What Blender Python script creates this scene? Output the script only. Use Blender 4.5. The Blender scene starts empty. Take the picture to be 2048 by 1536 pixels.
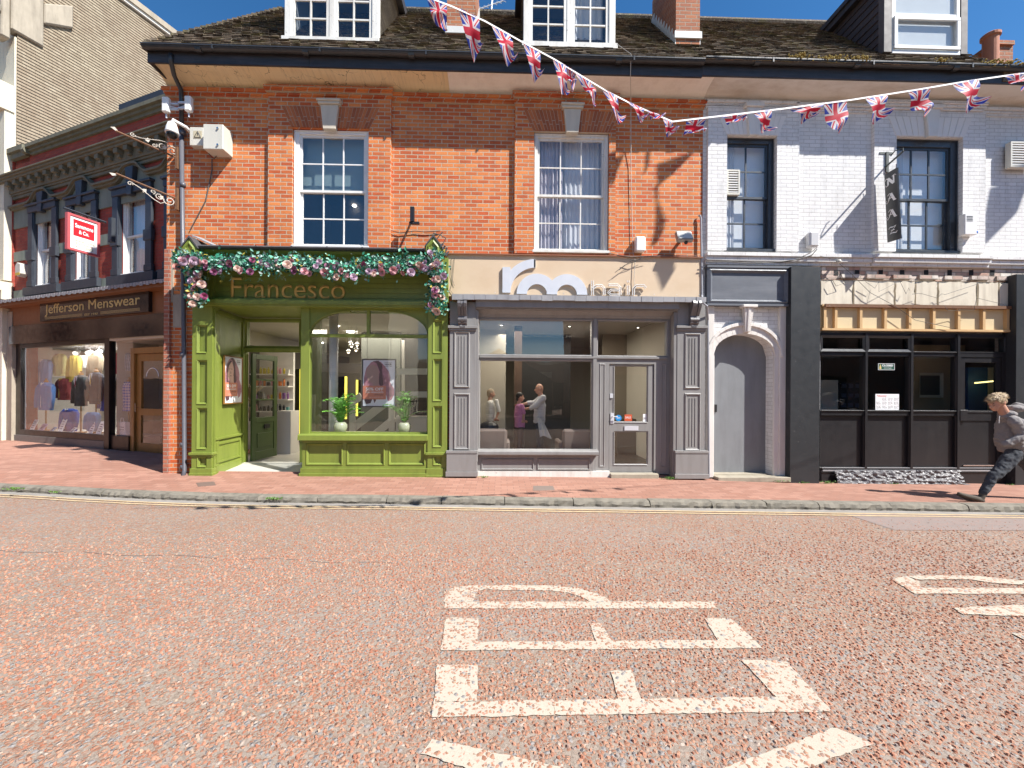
import bpy, bmesh, math, random
from mathutils import Vector, Matrix
random.seed(7)
sc = bpy.context.scene
COL = sc.collection
# ------------------------------------------------------------------ camera
D = 7.62
TH, RO, FPX = math.radians(1.47), math.radians(.35), 800.0
CAM = Vector((0, -D, 1.72))
_F = Vector((math.sin(TH), math.cos(TH), 0)); _R = Vector((math.cos(TH), -math.sin(TH), 0)); _U = Vector((0, 0, 1))
CR = math.cos(RO)*_R + math.sin(RO)*_U; CU = -math.sin(RO)*_R + math.cos(RO)*_U
cd = bpy.data.cameras.new('camera'); cam = bpy.data.objects.new('camera', cd); COL.objects.link(cam)
cd.sensor_width = 36; cd.lens = FPX/2048*36; cd.shift_y = 17/2048; cd.clip_start = .05; cd.clip_end = 400
cam.matrix_world = Matrix.Translation(CAM) @ Matrix((CR, CU, -_F)).transposed().to_4x4()
sc.camera = cam
# ------------------------------------------------------------------ light
SUN = Vector((1.6, -1, 2.15)).normalized()
w = bpy.data.worlds.new('World'); sc.world = w; w.use_nodes = True
wn = w.node_tree.nodes; bg = wn['Background']
sky = wn.new('ShaderNodeTexSky'); sky.sky_type = 'NISHITA'; sky.sun_disc = False
sky.sun_elevation = math.asin(SUN.z); sky.sun_rotation = math.atan2(SUN.x, SUN.y)
sky.air_density = 1.0; sky.dust_density = .15; sky.ozone_density = 2.4
hs_ = wn.new('ShaderNodeHueSaturation'); hs_.inputs['Saturation'].default_value = 1.3; w.node_tree.links.new(sky.outputs[0], hs_.inputs['Color']); w.node_tree.links.new(hs_.outputs[0], bg.inputs[0]); bg.inputs[1].default_value = .085
sd = bpy.data.lights.new('sun', 'SUN'); sd.energy = 5; sd.angle = math.radians(.53); sd.color = (1, .965, .91)
so = bpy.data.objects.new('sun', sd); COL.objects.link(so); so.rotation_euler = SUN.to_track_quat('Z', 'Y').to_euler(); so.location = (20, -15, 25)
vs = sc.view_settings; vs.view_transform = 'Standard'; vs.look = 'None'; vs.gamma = 1; vs.exposure = .95
sc.cycles.max_bounces = 8; sc.cycles.transparent_max_bounces = 12; sc.cycles.sample_clamp_indirect = 6

# ------------------------------------------------------------------ pixel <-> place
class Frame:
    def __init__(s, o, rz):
        s.o = Vector(o); s.rz = rz; s.m = Matrix.Translation(s.o) @ Matrix.Rotation(rz, 4, 'Z'); s.i = s.m.inverted()
    def un(s, px, py, y=0.0):
        c = s.i @ CAM; d = s.i.to_3x3() @ (_F + (px-1024)/FPX*CR + (785-py)/FPX*CU)
        p = c + d*((y-c.y)/d.y); return p.x, p.z
W = Frame((0, 0, 0), 0)
J = Frame((-7.826, 1.884, 0), math.radians(-20.5))
def ground(px, py, z=0.0):
    d = _F + (px-1024)/FPX*CR + (785-py)/FPX*CU
    p = CAM + d*((z-CAM.z)/d.z); return p.x, p.y
def X(px, py=600, y=0, fr=W): return fr.un(px, py, y)[0]
def Z(py, px=1024, y=0, fr=W): return fr.un(px, py, y)[1]
def R(px0, py0, px1, py1, y=0, fr=W):
    my, mx = (py0+py1)/2, (px0+px1)/2
    return fr.un(px0, my, y)[0], fr.un(px1, my, y)[0], fr.un(mx, py1, y)[1], fr.un(mx, py0, y)[1]

# ------------------------------------------------------------------ things and parts
BASE = {}
def tag(o, label=None, cat=None, group=None, kind=None):
    if label: o['label'] = label
    if cat: o['category'] = cat
    if group: o['group'] = group
    if kind: o['kind'] = kind
    return o
def thing(name, label, cat, base, group=None, fr=W, rz=0):
    o = bpy.data.objects.new(name, None); COL.objects.link(o); o.empty_display_size = .1
    o.matrix_world = fr.m @ Matrix.Translation(Vector(base)) @ Matrix.Rotation(rz, 4, 'Z')
    BASE[o.name] = (Vector(base), rz)
    return tag(o, label, cat, group)
def base_of(o):
    while o.parent: o = o.parent
    return BASE.get(o.name, (Vector((0, 0, 0)), 0))
def copy_tree(o, parent=None):
    c = o.copy(); COL.objects.link(c); c.parent = parent
    if o.name in BASE: BASE[c.name] = BASE[o.name]
    for ch in list(o.children): copy_tree(ch, c)
    return c
class G:
    def __init__(s): s.v = []; s.f = []; s.m = []; s.mi = 0; s.uv = None
    def face(s, pts):
        b = len(s.v); s.v += [tuple(p) for p in pts]; s.f.append(tuple(range(b, b+len(pts)))); s.m.append(s.mi)
    def hexa(s, a, b):      # a: four points of one end, b: the matching four
        n = len(a); o = len(s.v); s.v += [tuple(p) for p in a]+[tuple(p) for p in b]
        s.f.append(tuple(o+i for i in range(n))[::-1]); s.f.append(tuple(o+n+i for i in range(n)))
        for i in range(n): s.f.append((o+i, o+(i+1) % n, o+n+(i+1) % n, o+n+i))
        s.m += [s.mi]*(n+2)
    def box(s, x0, x1, y0, y1, z0, z1):
        s.hexa([(x0, y0, z0), (x1, y0, z0), (x1, y1, z0), (x0, y1, z0)], [(x0, y0, z1), (x1, y0, z1), (x1, y1, z1), (x0, y1, z1)]); return s
    def B(s, r, y0, y1, fr=W):     # a pixel rectangle at depth y0, going back to y1
        a, b, c, d = R(*r, y0, fr); return s.box(a, b, y0, y1, c, d)
    def prism(s, poly, y0, y1):
        s.hexa([(x, y0, z) for x, z in poly], [(x, y1, z) for x, z in poly]); return s
    def P(s, poly, y0, y1, fr=W): return s.prism([fr.un(a, b, y0) for a, b in poly], y0, y1)
    def ring(s, o, i, y0, y1, y2=None):   # o,i = x0,x1,z0,z1 : bevelled frame from outer rect at y0 to inner at y1
        oc = [(o[0], o[2]), (o[1], o[2]), (o[1], o[3]), (o[0], o[3])]; ic = [(i[0], i[2]), (i[1], i[2]), (i[1], i[3]), (i[0], i[3])]
        for k in range(4):
            l = (k+1) % 4
            s.face([(oc[k][0], y0, oc[k][1]), (oc[l][0], y0, oc[l][1]), (ic[l][0], y1, ic[l][1]), (ic[k][0], y1, ic[k][1])])
    def sink(s, x0, x1, z0, z1, y, dp=.025, w=.02, proud=.012):   # a moulded panel on a face at y
        s.ring((x0, x1, z0, z1), (x0+w*.5, x1-w*.5, z0+w*.5, z1-w*.5), y-.001, y-proud)
        s.ring((x0+w*.5, x1-w*.5, z0+w*.5, z1-w*.5), (x0+w, x1-w, z0+w, z1-w), y-proud, y-.002)
    def plate(s, x0, x1, z0, z1, y0, y1, holes=()):
        hs = [(max(h[0], x0), min(h[1], x1), max(h[2], z0), min(h[3], z1)) for h in holes]
        xs = sorted({x0, x1, *[h[0] for h in hs], *[h[1] for h in hs]}); zs = sorted({z0, z1, *[h[2] for h in hs], *[h[3] for h in hs]})
        inh = lambda x, z: any(h[0] < x < h[1] and h[2] < z < h[3] for h in hs)
        nx, nz = len(xs)-1, len(zs)-1
        sol = [[not inh((xs[i]+xs[i+1])/2, (zs[j]+zs[j+1])/2) for j in range(nz)] for i in range(nx)]
        S = lambda i, j: 0 <= i < nx and 0 <= j < nz and sol[i][j]
        for i in range(nx):
            for j in range(nz):
                if not sol[i][j]: continue
                a, b, c, d = xs[i], xs[i+1], zs[j], zs[j+1]
                s.face([(a, y0, c), (b, y0, c), (b, y0, d), (a, y0, d)]); s.face([(a, y1, c), (a, y1, d), (b, y1, d), (b, y1, c)])
                if not S(i-1, j): s.face([(a, y0, c), (a, y0, d), (a, y1, d), (a, y1, c)])
                if not S(i+1, j): s.face([(b, y0, c), (b, y1, c), (b, y1, d), (b, y0, d)])
                if not S(i, j-1): s.face([(a, y0, c), (a, y1, c), (b, y1, c), (b, y0, c)])
                if not S(i, j+1): s.face([(a, y0, d), (b, y0, d), (b, y1, d), (a, y1, d)])
        return s
    def tube(s, pts, r, n=8, cap=True):
        pts = [Vector(p) for p in pts]; rs = r if isinstance(r, (list, tuple)) else [r]*len(pts); o = len(s.v); up = None
        for k, p in enumerate(pts):
            t = (pts[min(k+1, len(pts)-1)]-pts[max(k-1, 0)])
            t = t.normalized() if t.length > 1e-9 else Vector((0, 0, 1))
            if up is None: up = Vector((0, 0, 1)) if abs(t.z) < .9 else Vector((1, 0, 0))
            a = t.cross(up); a = a.normalized() if a.length > 1e-6 else t.orthogonal().normalized(); up = a.cross(t); 
            for q in range(n):
                an = 2*math.pi*q/n; s.v.append(tuple(p+rs[k]*(math.cos(an)*a+math.sin(an)*up)))
        for k in range(len(pts)-1):
            for q in range(n):
                s.f.append((o+k*n+q, o+k*n+(q+1) % n, o+(k+1)*n+(q+1) % n, o+(k+1)*n+q)); s.m.append(s.mi)
        if cap:
            s.f.append(tuple(o+q for q in range(n))[::-1]); e = o+(len(pts)-1)*n; s.f.append(tuple(e+q for q in range(n))); s.m += [s.mi]*2
        return s
    def lathe(s, prof, c, n=16, sx=1, sy=1):    # prof [(r,z)], axis up
        o = len(s.v)
        for r, z in prof:
            for q in range(n):
                a = 2*math.pi*q/n; s.v.append((c[0]+r*sx*math.cos(a), c[1]+r*sy*math.sin(a), c[2]+z))
        for k in range(len(prof)-1):
            for q in range(n):
                s.f.append((o+k*n+q, o+k*n+(q+1) % n, o+(k+1)*n+(q+1) % n, o+(k+1)*n+q)); s.m.append(s.mi)
        s.f.append(tuple(o+q for q in range(n))[::-1]); e = o+(len(prof)-1)*n; s.f.append(tuple(e+q for q in range(n))); s.m += [s.mi]*2
        return s
    def ball(s, c, r, n=10, k=6):
        rr = r if isinstance(r, (tuple, list)) else (r, r, r)
        prof = [(math.sin(math.pi*i/k) if 0 < i < k else .02, -math.cos(math.pi*i/k)) for i in range(k+1)]
        o = len(s.v); s.lathe([(a, b) for a, b in prof], (0, 0, 0), n)
        for i in range(o, len(s.v)): v = s.v[i]; s.v[i] = (c[0]+v[0]*rr[0], c[1]+v[1]*rr[1], c[2]+v[2]*rr[2])
        return s
    def sweep(s, prof, x0, x1):      # profile [(y,z)] closed, along x
        s.hexa([(x0, y, z) for y, z in prof], [(x1, y, z) for y, z in prof]); return s
    def mesh(s, mats, base=(Vector((0, 0, 0)), 0), smooth=False, name='mesh'):
        me = bpy.data.meshes.new(name)
        b, rz = base; c, sn = math.cos(-rz), math.sin(-rz)
        vv = []
        for x, y, z in s.v:
            x -= b[0]; y -= b[1]; z -= b[2]; vv.append((x*c-y*sn, x*sn+y*c, z) if rz else (x, y, z))
        me.from_pydata(vv, [], s.f)
        for m in (mats if isinstance(mats, (list, tuple)) else [mats]): me.materials.append(m)
        for p, mi in zip(me.polygons, s.m): p.material_index = mi; p.use_smooth = smooth
        bm = bmesh.new(); bm.from_mesh(me); bmesh.ops.recalc_face_normals(bm, faces=bm.faces); bm.to_mesh(me); bm.free()
        if s.uv: s.uv(me)
        return me
    def build(s, name, mats, parent, smooth=False, bev=0, label=None):
        o = bpy.data.objects.new(name, s.mesh(mats, base_of(parent), smooth, name)); COL.objects.link(o); o.parent = parent
        if bev: bevel(o, bev)
        if label: o['label'] = label
        return o
    def top(s, name, mats, label, cat, base=None, group=None, fr=W, kind=None, smooth=False, bev=0):
        if base is None:
            n = len(s.v); xs = [v[0] for v in s.v]; ys = [v[1] for v in s.v]
            base = ((min(xs)+max(xs))/2, (min(ys)+max(ys))/2, min(v[2] for v in s.v))
        o = bpy.data.objects.new(name, s.mesh(mats, (Vector(base), 0), smooth, name)); COL.objects.link(o)
        o.matrix_world = fr.m @ Matrix.Translation(Vector(base)); BASE[o.name] = (Vector(base), 0)
        if bev: bevel(o, bev)
        return tag(o, label, cat, group, kind)
def bevel(o, w, seg=1):
    m = o.modifiers.new('bevel', 'BEVEL'); m.width = w; m.segments = seg; m.limit_method = 'ANGLE'; m.angle_limit = math.radians(40)

# ------------------------------------------------------------------ materials
class MT:
    def __init__(s, name):
        s.m = bpy.data.materials.new(name); s.m.use_nodes = True; s.t = s.m.node_tree; s.b = s.t.nodes['Principled BSDF']; s.out = s.t.nodes['Material Output']
        s.tc = None
    def n(s, typ, ins=None, **props):
        nd = s.t.nodes.new('ShaderNode'+typ)
        for k, v in props.items(): setattr(nd, k, v)
        for k, v in (ins or {}).items(): s.set(nd.inputs[k], v)
        return nd
    def set(s, sock, v):
        if isinstance(v, bpy.types.NodeSocket): s.t.links.new(v, sock)
        elif isinstance(v, (tuple, list)) and len(v) == 3 and sock.type == 'RGBA': sock.default_value = (*v, 1)
        else: sock.default_value = v
    def obj(s):
        if not s.tc: s.tc = s.n('TexCoord')
        return s.tc.outputs['Object']
    def map(s, v, scale=(1, 1, 1), loc=(0, 0, 0), rot=(0, 0, 0)):
        return s.n('Mapping', {'Vector': v, 'Scale': scale, 'Location': loc, 'Rotation': rot}).outputs[0]
    def noise(s, v, scale, detail=4, rough=.55): return s.n('TexNoise', {'Vector': v, 'Scale': scale, 'Detail': detail, 'Roughness': rough}).outputs['Fac']
    def ramp(s, f, *st):
        r = s.n('ValToRGB', {'Fac': f}); e = r.color_ramp.elements
        while len(e) < len(st): e.new(.5)
        for k, (p, c) in enumerate(st): e[k].position = p; e[k].color = (*c, 1) if isinstance(c, tuple) else (c, c, c, 1)
        return r.outputs[0]
    def mix(s, f, a, b, mode='MIX'):
        m = s.n('Mix', data_type='RGBA', blend_type=mode); s.set(m.inputs[0], f); s.set(m.inputs[6], a); s.set(m.inputs[7], b); return m.outputs[2]
    def math(s, op, a, b=0.0, c=0.0):
        m = s.n('Math', operation=op); s.set(m.inputs[0], a); s.set(m.inputs[1], b); s.set(m.inputs[2], c); return m.outputs[0]
    def bump(s, h, st=.3, dist=.01, nrm=None):
        b = s.n('Bump', {'Height': h, 'Strength': st, 'Distance': dist})
        if nrm: s.set(b.inputs['Normal'], nrm)
        return b.outputs[0]
    def fin(s, col=None, rough=None, normal=None, **k):
        if col is not None: s.set(s.b.inputs['Base Color'], col)
        if rough is not None: s.set(s.b.inputs['Roughness'], rough)
        if normal is not None: s.set(s.b.inputs['Normal'], normal)
        for a, v in k.items(): s.set(s.b.inputs[a.replace('_', ' ')], v)
        return s.m
def mul(c, f): return tuple(min(1, x*f) for x in c)
def M(name, col, rough=.55, var=.12, vs=2.5, bump=.15, bs=60, dirt=0., dcol=(.05, .045, .035), ds=(5, 5, .9), chip=0., ccol=(.35, .33, .3), metal=0):
    t = MT(name); o = t.obj()
    c = t.mix(t.noise(o, vs, 6), mul(col, 1-var), mul(col, 1+var)); h = t.noise(o, bs, 5)
    if dirt: c = t.mix(t.math('MULTIPLY', t.ramp(t.noise(t.map(o, ds), 1.3, 8, .65), (.45, 0.), (.72, 1.)), dirt), c, dcol)
    if chip: c = t.mix(t.math('MULTIPLY', t.ramp(t.noise(o, 14, 9, .7), (.62, 0.), (.67, 1.)), chip), c, ccol)
    r = t.math('ADD', t.math('MULTIPLY', t.noise(o, 9, 3), .25), rough-.12)
    return t.fin(c, r, t.bump(h, bump, .004), Metallic=metal)
def emis(name, col, st):
    t = MT(name); return t.fin(mul(col, .8), .5, Emission_Color=(*col, 1), Emission_Strength=st)
def brick(name, ca, cb, mortar, bw=.225, bh=.075, ms=.009, dark=.35, darkc=(.1, .05, .035), pale=.25, var=.5, bump=.8, stain=.0, floor=False, off=.5):
    t = MT(name); o = t.obj(); sx = t.n('SeparateXYZ', {0: o}).outputs
    if floor: v = o
    else: v = t.n('CombineXYZ', {0: t.math('ADD', sx[0], sx[1]), 1: sx[2], 2: 0.}).outputs[0]
    # wobble
    wv = t.n('VectorMath', {0: v, 1: t.n('VectorMath', {0: t.n('TexNoise', {'Vector': o, 'Scale': 9.}).outputs['Color'], 'Scale': .006}, operation='SCALE').outputs[0]}, operation='ADD').outputs[0]
    def bt(c1, c2, m, bias=0.):
        return t.n('TexBrick', {'Vector': wv, 'Color1': c1, 'Color2': c2, 'Mortar': m, 'Scale': 1., 'Mortar Size': ms, 'Mortar Smooth': .25, 'Bias': bias, 'Brick Width': bw, 'Row Height': bh}, offset=off)
    a = bt((0, 0, 0), (1, 1, 1), (.5, .5, .5)); f = a.outputs['Fac']; rnd = a.outputs['Color']
    c = t.mix(rnd, ca, cb)
    big = t.noise(o, .8, 3); med = t.noise(t.map(o, (1, 1, 2.5)), 2.2, 4)
    # random dark and pale bricks, more of them in patches
    sel = t.math('ADD', rnd, t.math('MULTIPLY', med, .9))
    c = t.mix(t.math('MULTIPLY', t.ramp(sel, (1.09, 0.), (1.17, 1.)), dark), c, darkc)
    c = t.mix(t.math('MULTIPLY', t.ramp(t.math('SUBTRACT', sel, big), (-.28, 1.), (-.2, 0.)), pale), c, mul(ca, 1.7))
    c = t.mix(t.noise(o, 55, 4), mul2(t, c, .8), mul2(t, c, 1.15))
    c = t.mix(f, c, t.mix(t.noise(o, 30), mul(mortar, .7), mul(mortar, 1.15)))
    c = t.mix(t.ramp(big, (.3, .0), (.75, .45)), c, mul2(t, c, .72))
    if stain: c = t.mix(t.math('MULTIPLY', t.ramp(t.noise(t.map(o, (3, 3, .6)), 1.6, 8, .65), (.5, 0.), (.75, 1.)), stain), c, (.045, .035, .03))
    h = t.math('ADD', t.math('MULTIPLY', t.math('SUBTRACT', 1., f), 1.), t.math('MULTIPLY', t.noise(o, 70, 5), .4))
    return t.fin(c, .85, t.bump(h, bump, .012))
def mul2(t, c, k): return t.n('VectorMath', {0: c, 'Scale': k}, operation='SCALE').outputs[0]
def glass(name, tint=(.965, .975, .98), refl=.1, rough=0.0):
    t = MT(name); t.t.nodes.remove(t.b); o = t.obj()
    fc = t.n('LayerWeight', {'Blend': .5}).outputs['Facing']
    f = t.math('ADD', t.math('MULTIPLY', t.math('POWER', fc, 4.), .8), refl+.03)
    nr = t.bump(t.noise(o, 1.6, 2), .05, .03)
    g = t.n('BsdfGlossy', {'Color': (1, 1, 1), 'Roughness': rough, 'Normal': nr}).outputs[0]; tr = t.n('BsdfTransparent', {'Color': tint}).outputs[0]
    mx = t.n('MixShader', {0: f, 1: tr, 2: g}); t.t.links.new(mx.outputs[0], t.out.inputs[0]); return t.m

BR_RED = brick('orange brick', (.48, .09, .024), (.74, .245, .068), (.58, .45, .32), dark=.7, darkc=(.15, .055, .04), pale=.3, stain=.25)
BR_DULL = brick('soft red pier brick', (.33, .10, .06), (.45, .16, .09), (.40, .30, .24), dark=.5, stain=.5)
BR_WHITE = brick('white painted brick', (.74, .735, .72), (.82, .81, .80), (.64, .62, .60), dark=.2, darkc=(.5, .46, .42), pale=0, stain=.22, bump=.7, ms=.006)
BR_JEFF = brick('crimson brick', (.30, .04, .028), (.42, .07, .04), (.28, .09, .06), dark=.35, darkc=(.2, .05, .07), pale=.2, ms=.006, stain=.2)
BR_CHIM = brick('chimney brick', (.32, .10, .045), (.46, .16, .065), (.42, .32, .24), dark=.6, darkc=(.12, .07, .05), stain=.4, bump=1)
BR_RAW = brick('exposed flaking brick', (.42, .24, .18), (.78, .72, .64), (.40, .34, .28), dark=.5, pale=.4, stain=.6, bump=1)
BR_OPP = brick('brown brick', (.26, .13, .09), (.34, .17, .11), (.3, .26, .22), dark=.3)
PAVE = brick('pink clay pavers', (.30, .145, .10), (.39, .205, .148), (.20, .125, .095), bw=.21, bh=.105, ms=.004, dark=.12, darkc=(.22, .11, .09), pale=.1, bump=.4, floor=True)
BR_ARCH = None
def island(name, ca, cb, rough=.85, bump=.6, bs=60, dark=None, spec=None):
    t = MT(name); o = t.obj(); r = t.n('NewGeometry').outputs['Random Per Island']
    c = t.mix(r, ca, cb)
    if dark: c = t.mix(t.ramp(t.noise(o, 1.7, 5), (.45, 0.), (.65, 1.)), c, dark)
    c = t.mix(t.noise(o, bs*.6, 4), mul2(t, c, .7), mul2(t, c, 1.25))
    return t.fin(c, rough, t.bump(t.noise(o, bs, 4), bump, .006))
ARCHB = island('rubbed arch brick', (.30, .085, .035), (.50, .16, .055))
RENDER_CREAM = None
def cove():
    t = MT('cracked cream plaster'); o = t.obj()
    c = t.mix(t.noise(t.map(o, (1, 1, 1)), 1.5, 6), (.74, .56, .30), (.86, .72, .48))
    d = t.n('TexVoronoi', {'Vector': t.n('VectorMath', {0: o, 1: t.n('VectorMath', {0: t.n('TexNoise', {'Vector': o, 'Scale': 5., 'Detail': 6.}).outputs['Color'], 'Scale': .35}, operation='SCALE').outputs[0]}, operation='ADD').outputs[0], 'Scale': 2.6}, feature='DISTANCE_TO_EDGE').outputs[0]
    cr = t.math('MULTIPLY', t.ramp(d, (.004, 1.), (.014, 0.)), t.ramp(t.noise(o, 1.3, 3), (.42, 0.), (.55, 1.)))
    c = t.mix(t.math('MULTIPLY', cr, .85), c, (.10, .075, .05))
    c = t.mix(t.math('MULTIPLY', t.ramp(t.noise(t.map(o, (14, 1, .8)), 2, 6, .7), (.5, 0.), (.8, 1.)), .35), c, (.16, .13, .10))
    return t.fin(c, .8, t.bump(cr, -.4, .01))
COVE_OLD = cove()
COVE_WHITE = M('smooth white plaster', (.88, .83, .75), .7, .06, 1.2, .1, dirt=.25, dcol=(.5, .42, .34))
PLASTER = M('aged cream board', (.66, .60, .48), .75, .12, 2, .4, 25, dirt=.5, dcol=(.22, .17, .12))
GREEN = M('olive green gloss paint', (.195, .245, .042), .45, .12, 1.5, .2, 90, dirt=.35, dcol=(.07, .10, .02))
GREEN_D = M('deep green door paint', (.055, .085, .028), .4, .06, 2, .1)
GREY = M('taupe grey paint', (.245, .238, .23), .45, .06, 2, .15, 70, dirt=.3, dcol=(.12, .10, .09))
GREY_DOOR = M('flat blue grey board', (.205, .215, .225), .55, .12, 3, .2, dirt=.5, dcol=(.14, .14, .15))
GREY_PANEL = M('slate grey paint', (.115, .125, .145), .5, .2, 5, .3, dirt=.4, dcol=(.2, .21, .23), ds=(.8, .8, 5))
BLACK = M('satin black paint', (.016, .016, .018), .38, .2, 2, .12, dirt=.12, dcol=(.06, .055, .05))
BLACK_PIL = M('scuffed charcoal board', (.022, .025, .028), .5, .2, 3, .15, 60, chip=.5, ccol=(.12, .12, .12))
FASC = M('tarred fascia board', (.03, .028, .03), .55, .4, 6, .4, 30, dirt=.5, dcol=(.10, .085, .09), ds=(.8, 3, 9))
IRON = M('cast iron gutter', (.035, .037, .04), .35, .25, 8, .3, 40, dirt=.2, dcol=(.1, .09, .08))
PIPE = M('grey painted pipe', (.10, .10, .115), .4, .15, 6, .2)
WHITE = M('white gloss timber', (.78, .77, .74), .4, .04, 3, .15, 50, dirt=.3, dcol=(.42, .40, .36), ds=(2, 2, 6))
WHITE_OLD = M('peeling white timber', (.70, .68, .63), .55, .08, 4, .5, 25, dirt=.5, dcol=(.40, .36, .30), chip=.7, ccol=(.22, .19, .15))
WPLAS = M('white plastic', (.76, .75, .72), .35, .03, 2, .02)
CREAMBOX = M('cream enamel steel', (.62, .60, .52), .35, .04, 2, .05, dirt=.1)
DKTIM = M('dark slate paint timber', (.035, .042, .052), .4, .2, 4, .4, 30, chip=.35, ccol=(.35, .33, .3))
JSTONE = M('navy painted stone', (.03, .036, .048), .5, .2, 4, .3, 40, dirt=.2, dcol=(.10, .11, .12))
JREND = M('sage grey stone', (.20, .225, .185), .75, .15, 2, .4, 30, dirt=.4, dcol=(.10, .10, .07))
JCORN = M('mossy olive stone', (.17, .16, .11), .8, .2, 3, .5, 30, dirt=.5, dcol=(.06, .055, .035))
STONE = M('weathered sandstone', (.36, .31, .24), .8, .2, 3, .6, 20, dirt=.5, dcol=(.13, .11, .085))
KEYST = M('buff keystone', (.58, .52, .42), .75, .06, 4, .3, 30, dirt=.15)
CREAMW = M('cream rendered stone', (.66, .60, .47), .7, .08, 2, .3, 30, dirt=.35, dcol=(.34, .28, .2))
LEAD = M('lead flashing', (.27, .27, .285), .55, .25, 5, .5, 20, dirt=.5, dcol=(.38, .38, .38), ds=(6, 6, 1.5))
DKLEAD = M('dark lead roll', (.07, .068, .072), .6, .4, 8, .8, 18)
KERB = M('rough granite kerb', (.20, .18, .145), .9, .35, 9, 1., 26, dirt=.7, dcol=(.07, .065, .05), ds=(5, 5, 5))
STEP = M('worn stone step', (.34, .30, .23), .85, .2, 4, .6, 25, dirt=.4, dcol=(.15, .13, .1))
WOODJ = M('varnished oak', (.30, .145, .035), .35, .3, 3, .3, 30, dirt=.3, dcol=(.12, .05, .015), ds=(12, 12, .8))
PINE = M('new pine batten', (.58, .38, .18), .65, .15, 6, .3, 30, dirt=.2, dcol=(.3, .18, .08))
BROWN = M('brown stained board', (.22, .085, .03), .45, .15, 3, .15)
MARBLE = M('polished dark granite', (.02, .012, .010), .12, .3, 8, .0)
SIGNBLK = M('glossy black sign board', (.016, .012, .012), .15, .2, 3, 0)
GOLD = M('gold lettering', (.62, .48, .20), .4, .08, 4, .05)
GOLDM = M('brushed brass lettering', (.72, .48, .14), .35, .08, 4, .05)
BEIGE = M('faded beige sign board', (.60, .46, .315), .55, .06, 1.2, .08, 60, dirt=.35, dcol=(.50, .34, .2), ds=(1.2, 1.2, 2))
STEELW = M('brushed pale metal', (.62, .63, .66), .45, .03, 2, .05, metal=.25)
CHROME = M('chrome', (.6, .6, .6), .2, .05, 3, 0, metal=1)
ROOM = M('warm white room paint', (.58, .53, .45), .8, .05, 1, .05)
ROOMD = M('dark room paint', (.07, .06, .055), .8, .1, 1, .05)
TILEF = M('pale floor tile', (.50, .48, .43), .4, .08, 3, .05)
DARK = M('near black void', (.012, .011, .011), .8, .1)
GL = glass('clear shop glass', refl=.015); GLS = glass('sky catching glass', refl=.045); GLU = glass('old window glass', refl=.018)
GL0 = glass('clean thin glass', (.97, .98, .98), refl=.0)
TWIRE = M('grey cable', (.08, .075, .07), .6, .2); WWIRE = M('cream cable', (.5, .46, .4), .6, .1)
RUST = M('rusty iron', (.16, .075, .035), .75, .4, 20, .5, chip=.5, ccol=(.5, .45, .4)); SCROLL = M('flaking white iron', (.52, .47, .40), .65, .2, 20, .4, chip=.6, ccol=(.2, .1, .06))
MOSS = M('ochre moss', (.30, .21, .05), .95, .4, 20, 1, 40); WEED = M('weed leaf', (.10, .20, .03), .6, .3, 20, .2)
def tiles(name, ca, cb, lich, moss, ml=.5):
    t = MT(name); o = t.obj(); r = t.n('NewGeometry').outputs['Random Per Island']; c = t.mix(r, ca, cb)
    c = t.mix(t.ramp(t.noise(o, 28, 6, .7), (.54, 0.), (.60, 1.)), c, t.mix(.5, c, lich))
    c = t.mix(t.math('MULTIPLY', t.ramp(t.noise(t.map(o, (1, 1, 1)), 3.2, 8, .7), (.50, 0.), (.62, 1.)), ml), c, moss)
    c = t.mix(t.math('MULTIPLY', t.ramp(t.noise(o, 40, 4, .6), (.66, 0.), (.70, 1.)), .8), c, (.42, .28, .05))
    return t.fin(c, .9, t.bump(t.noise(o, 60, 5), 1., .01))
ROOFT = tiles('mossy plain tiles', (.045, .033, .024), (.17, .12, .08), (.38, .34, .26), (.15, .13, .04))
HUNG = tiles('tan hung tiles', (.27, .205, .145), (.40, .32, .24), (.46, .40, .32), (.24, .2, .13), .3)
CHEEK = tiles('grey brown cheek tiles', (.16, .14, .12), (.24, .21, .17), (.3, .28, .25), (.12, .11, .06), .3)
CHEEKD = island('brown cladding boards', (.05, .035, .03), (.07, .05, .042), .6, .3)

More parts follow.
